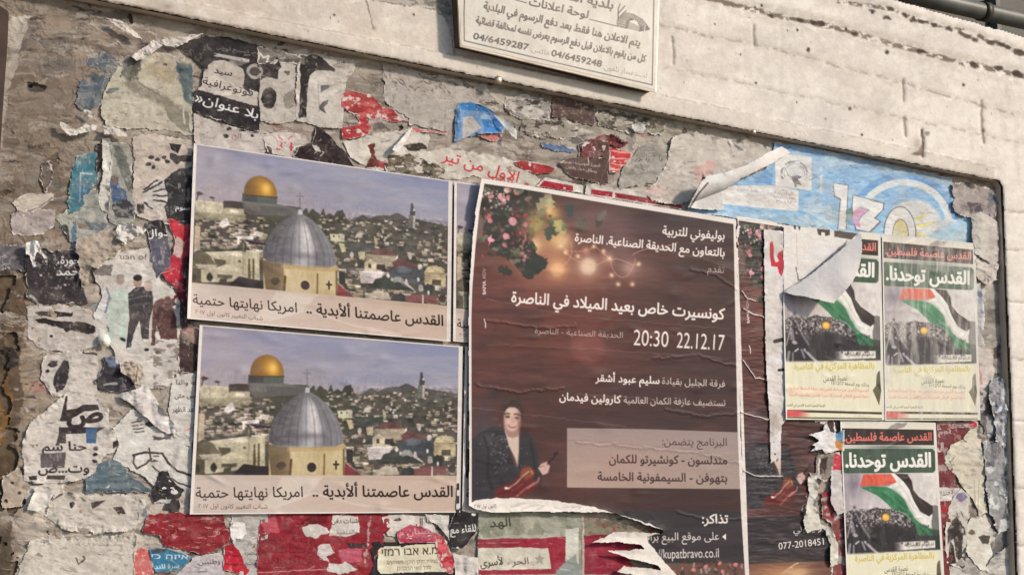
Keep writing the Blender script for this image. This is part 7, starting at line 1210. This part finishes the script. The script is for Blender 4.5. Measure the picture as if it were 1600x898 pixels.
    s.poly([(1344, 761), (1362, 759), (1385, 760), (1402, 768), (1414, 780), (1421, 796), (1430, 810), (1440, 818), (1456, 826), (1457, 836), (1436, 836), (1432, 828), (1428, 815), (1414, 800), (1396, 797), (1386, 786), (1370, 773)], (54, 116, 78)); s.mix(w, .5 * np.exp(-((X - 1390) / 14) ** 2 - ((Y - 768) / 5) ** 2), (76, 146, 102)); s.line([(1400, 778), (1412, 790), (1424, 806)], 3, (38, 88, 60), .6, soft=3); s.glow(1410, 795, 8, 6, (40, 86, 60), .6); s.line([(1437, 822), (1453, 830)], 3, (70, 138, 96), .6, soft=3)
    lb = [(1398, 846.5), (1461, 843.5), (1461.5, 855), (1398, 860)]
    wl, d = s.cov(lb); s.mix(wl, np.clip(.5 - d, 0, 1) * sst(1394, 1416, s.X[wl]), (222, 214, 200)); s.text('ندعوكم للمشاركة', (1413.5, 853), (1459, 851), 6.6, (60, 52, 44), .0)
    for k in range(420):
        x, y = r.uniform(1320, 1440), 796 + 26 * r.random() ** 1.2
        if x > 1405 and y < 806 + (x - 1405) * .6: continue
        s.ell(x, y, r.uniform(.6, 1.3), r.uniform(.7, 1.6), [(198, 186, 180), (40, 36, 38), (140, 128, 126), (96, 86, 86), (220, 210, 206)][k % 5], .85)
    for k in range(120): s.ell(r.uniform(1352, 1455), r.uniform(820, 852), r.uniform(.8, 1.8), r.uniform(1, 2.4), [(84, 78, 82), (34, 32, 36), (60, 56, 60)][k % 3], .7)
    for P, c in (([(1356, 742), (1362, 750), (1360, 757)], (180, 70, 56)), ([(1376, 741), (1382, 749), (1378, 757)], (232, 116, 94)), ([(1366, 741), (1370, 757)], (192, 78, 62)), ([(1410, 742), (1420, 758), (1432, 778), (1446, 790)], (78, 70, 68)), ([(1406, 756), (1418, 774), (1428, 792), (1446, 806)], (196, 188, 180)), ([(1394, 762), (1412, 776), (1426, 800)], (206, 198, 190)), ([(1360, 764), (1388, 770), (1402, 788), (1424, 800), (1434, 822)], (84, 150, 106)), ([(1376, 768), (1400, 786), (1420, 808), (1440, 828)], (36, 84, 58))): s.line(P, 2.6, c, .6, soft=3)
    s.ell(1384, 807.5, 7.5, 7.5, (110, 84, 66), .9); s.ell(1384, 807.5, 5.6, 5.4, (238, 176, 72)); s.ell(1383.5, 806.5, 2.8, 2.6, (250, 214, 130), .8, soft=2); s.poly([(1366, 818), (1400, 818), (1404, 846), (1362, 846)], (42, 40, 44), .75, warp=3, soft=4)
    s.jitter(.5, 4, 5, s.win(1314, 792, 1475, 866)); wv = s.win(1314, 740, 1475, 866); s.c[wv] *= 1 + (.20 * (fbm(s.X[wv] / 5, s.Y[wv] / 9, 33, 4) - .5))[..., None]; s.blur(1, wv)
    s.mix(w, np.clip((Y - np.interp(X, [1320, 1475], [863, 856])) / 4, 0, 1) * (Y > 855), (228, 220, 190))
    s.line([(1336, 863), (1350, 866), (1374, 872)], .1, None)
    s.text('بالمظاهرة المركزية في الناصرة', (1336.5, 876.5), (1459.5, 871), 9.5, (206, 186, 96), .03); s.text('نصرة القدس', (1382, 893), (1418.5, 890.5), 8, (66, 60, 48), .006)
    # lower part, drawn where the upper left copy shows it
    h = homog(FL, FQ); T0 = s.T; s.T = lambda p: h(np.asarray(p, float))
    s.text('وذلك يوم الجمعة 15/12/17', (1300, 602), (1358, 605), 5.4, (76, 68, 54), .0)
    s.poly([(1232, 605), (1358, 611), (1358, 624), (1232, 619)], (236, 206, 180), .75, soft=3)
    s.text('المسيرة الكبرى من ساحة العين بعد صلاة الجمعة مباشرة', (1233, 609), (1358, 613), 4.6, (200, 128, 112), .0); s.text('دعوة لجميع الاهالي للمشاركة نصرة للقدس عاصمتنا الابدية', (1233, 619.5), (1358, 622), 4.6, (200, 128, 112), .0)
    s.text('اللجنة الشعبية لنصرة القدس في الناصرة', (1228, 634.5), (1290, 636), 4, (70, 62, 50), .0)
    s.poly([(1372, 583), (1375, 581), (1376, 600), (1377, 612), (1374, 634), (1368, 620), (1364, 611), (1369, 604), (1370, 588)], (96, 88, 68)); s.poly([(1369, 604), (1375, 600), (1377, 612), (1372, 606)], (64, 58, 46))
    s.poly([(1228, 640), (1381, 644), (1381, 647.5), (1228, 643.5)], (52, 46, 38)); s.poly([(1228, 651), (1381, 653), (1381, 655), (1228, 653)], (72, 66, 54))
    wr_, d = s.cov([(1228, 640.5), (1290, 642), (1290, 652), (1228, 650.5)]); u = np.clip((h([(1228, 650)])[0][0] + 40 - s.X[wr_]) / 22, 0, 1); s.mix(wr_, np.clip(.5 - d, 0, 1) * u, (206, 84, 82))
    s.T = T0
    s.c[(s.U < .012) | (s.U > .976)] = rgb((228, 220, 208)); s.mix(np.s_[:, :], .0 * X, (0, 0, 0))
fc = Sheet(quad=FQ, h=.0135, step=.72); paint_flag(fc)
def flag_poster(q, h, label, seed, fade=0.0, cutpts=None, wr=.0003):
    s = Sheet(quad=q, h=h, n=fc.X.shape); s.c = fc.c.copy()
    s.wrinkle(wr, (12, 60), seed)
    if fade:
        s.c = s.c * (1 - fade * .55) + rgb((214, 204, 190)) * fade * .55
        s.fade(fade, (196, 186, 174), (10, 34), seed, .58); s.fade(fade * 1.1, (222, 214, 200), (5, 40), seed + 5, .60)
    s.fade(.09, (214, 206, 194), (7, 40), seed + 9, .60); s.bubbles(26, .0012, seed, (5, 12))
    e = np.minimum(np.minimum(s.U, 1 - s.U), np.minimum(s.V, 1 - s.V) * 1.5); s.z += .0014 * np.exp(-e / .03) * fbm(s.X / 20, s.Y / 20, seed, 2)
    if cutpts: s.cut(cutpts, 2.0, 7, seed, rim=1.4)
    s.grain(.04, 1.5, seed)
    return tag(s.build('printed_poster', M_GLOSS), label, 'poster', G_FLAG)
flag_poster(FQ, .0100, 'small flag poster below the pair, with bright green banner and gold dot', 71)
flag_poster(FR, .0122, 'faded right-hand poster of the small flag poster pair, under the blue poster', 73, fade=.34)
flag_poster(FL, .0135, 'left poster of the flag poster pair, its top left corner torn and peeled down', 77, cutpts=[(1346, 355), (1390, 360), (1390, 662), (1222, 662), (1222, 462), (1234, 448), (1262, 430), (1292, 405), (1318, 385), (1338, 372)])
# the peeled corner hanging in front, white back outwards
P_ = [(1346, 362), (1348, 386), (1343, 418), (1333, 440), (1318, 458), (1303, 474), (1285, 470), (1262, 465), (1240, 461), (1223, 456), (1234, 449), (1262, 432), (1292, 408), (1320, 384)]
s = Sheet(box=(1215, 352, 1356, 482), step=.8, h=.0150); s.fill((218, 209, 201))
u = ((s.X - 1223) * .62 + (s.Y - 456) * -.55); v = (s.X - 1223) * .58 + (s.Y - 456) * .62      # along / across the fold
s.z = .030 * np.sin(np.clip(v, 0, 80) / 80 * math.pi * .62) ** .9 + .003 * np.sin(u / 9) * sst(10, 60, v) + .0012 * fbm(s.X / 14, s.Y / 9, 4, 4)
s.mix(np.s_[:, :], .3 * sst(.5, .7, fbm(s.X / 12, s.Y / 16, 5, 4)), (206, 196, 190)); s.grain(.03, 2, 4)
s.cut(P_, 1.2, 8, 3)
tag(s.build('paper_flap', M_MATT), 'white peeled corner of the small flag poster hanging loose with its blank back outwards', 'paper flap')
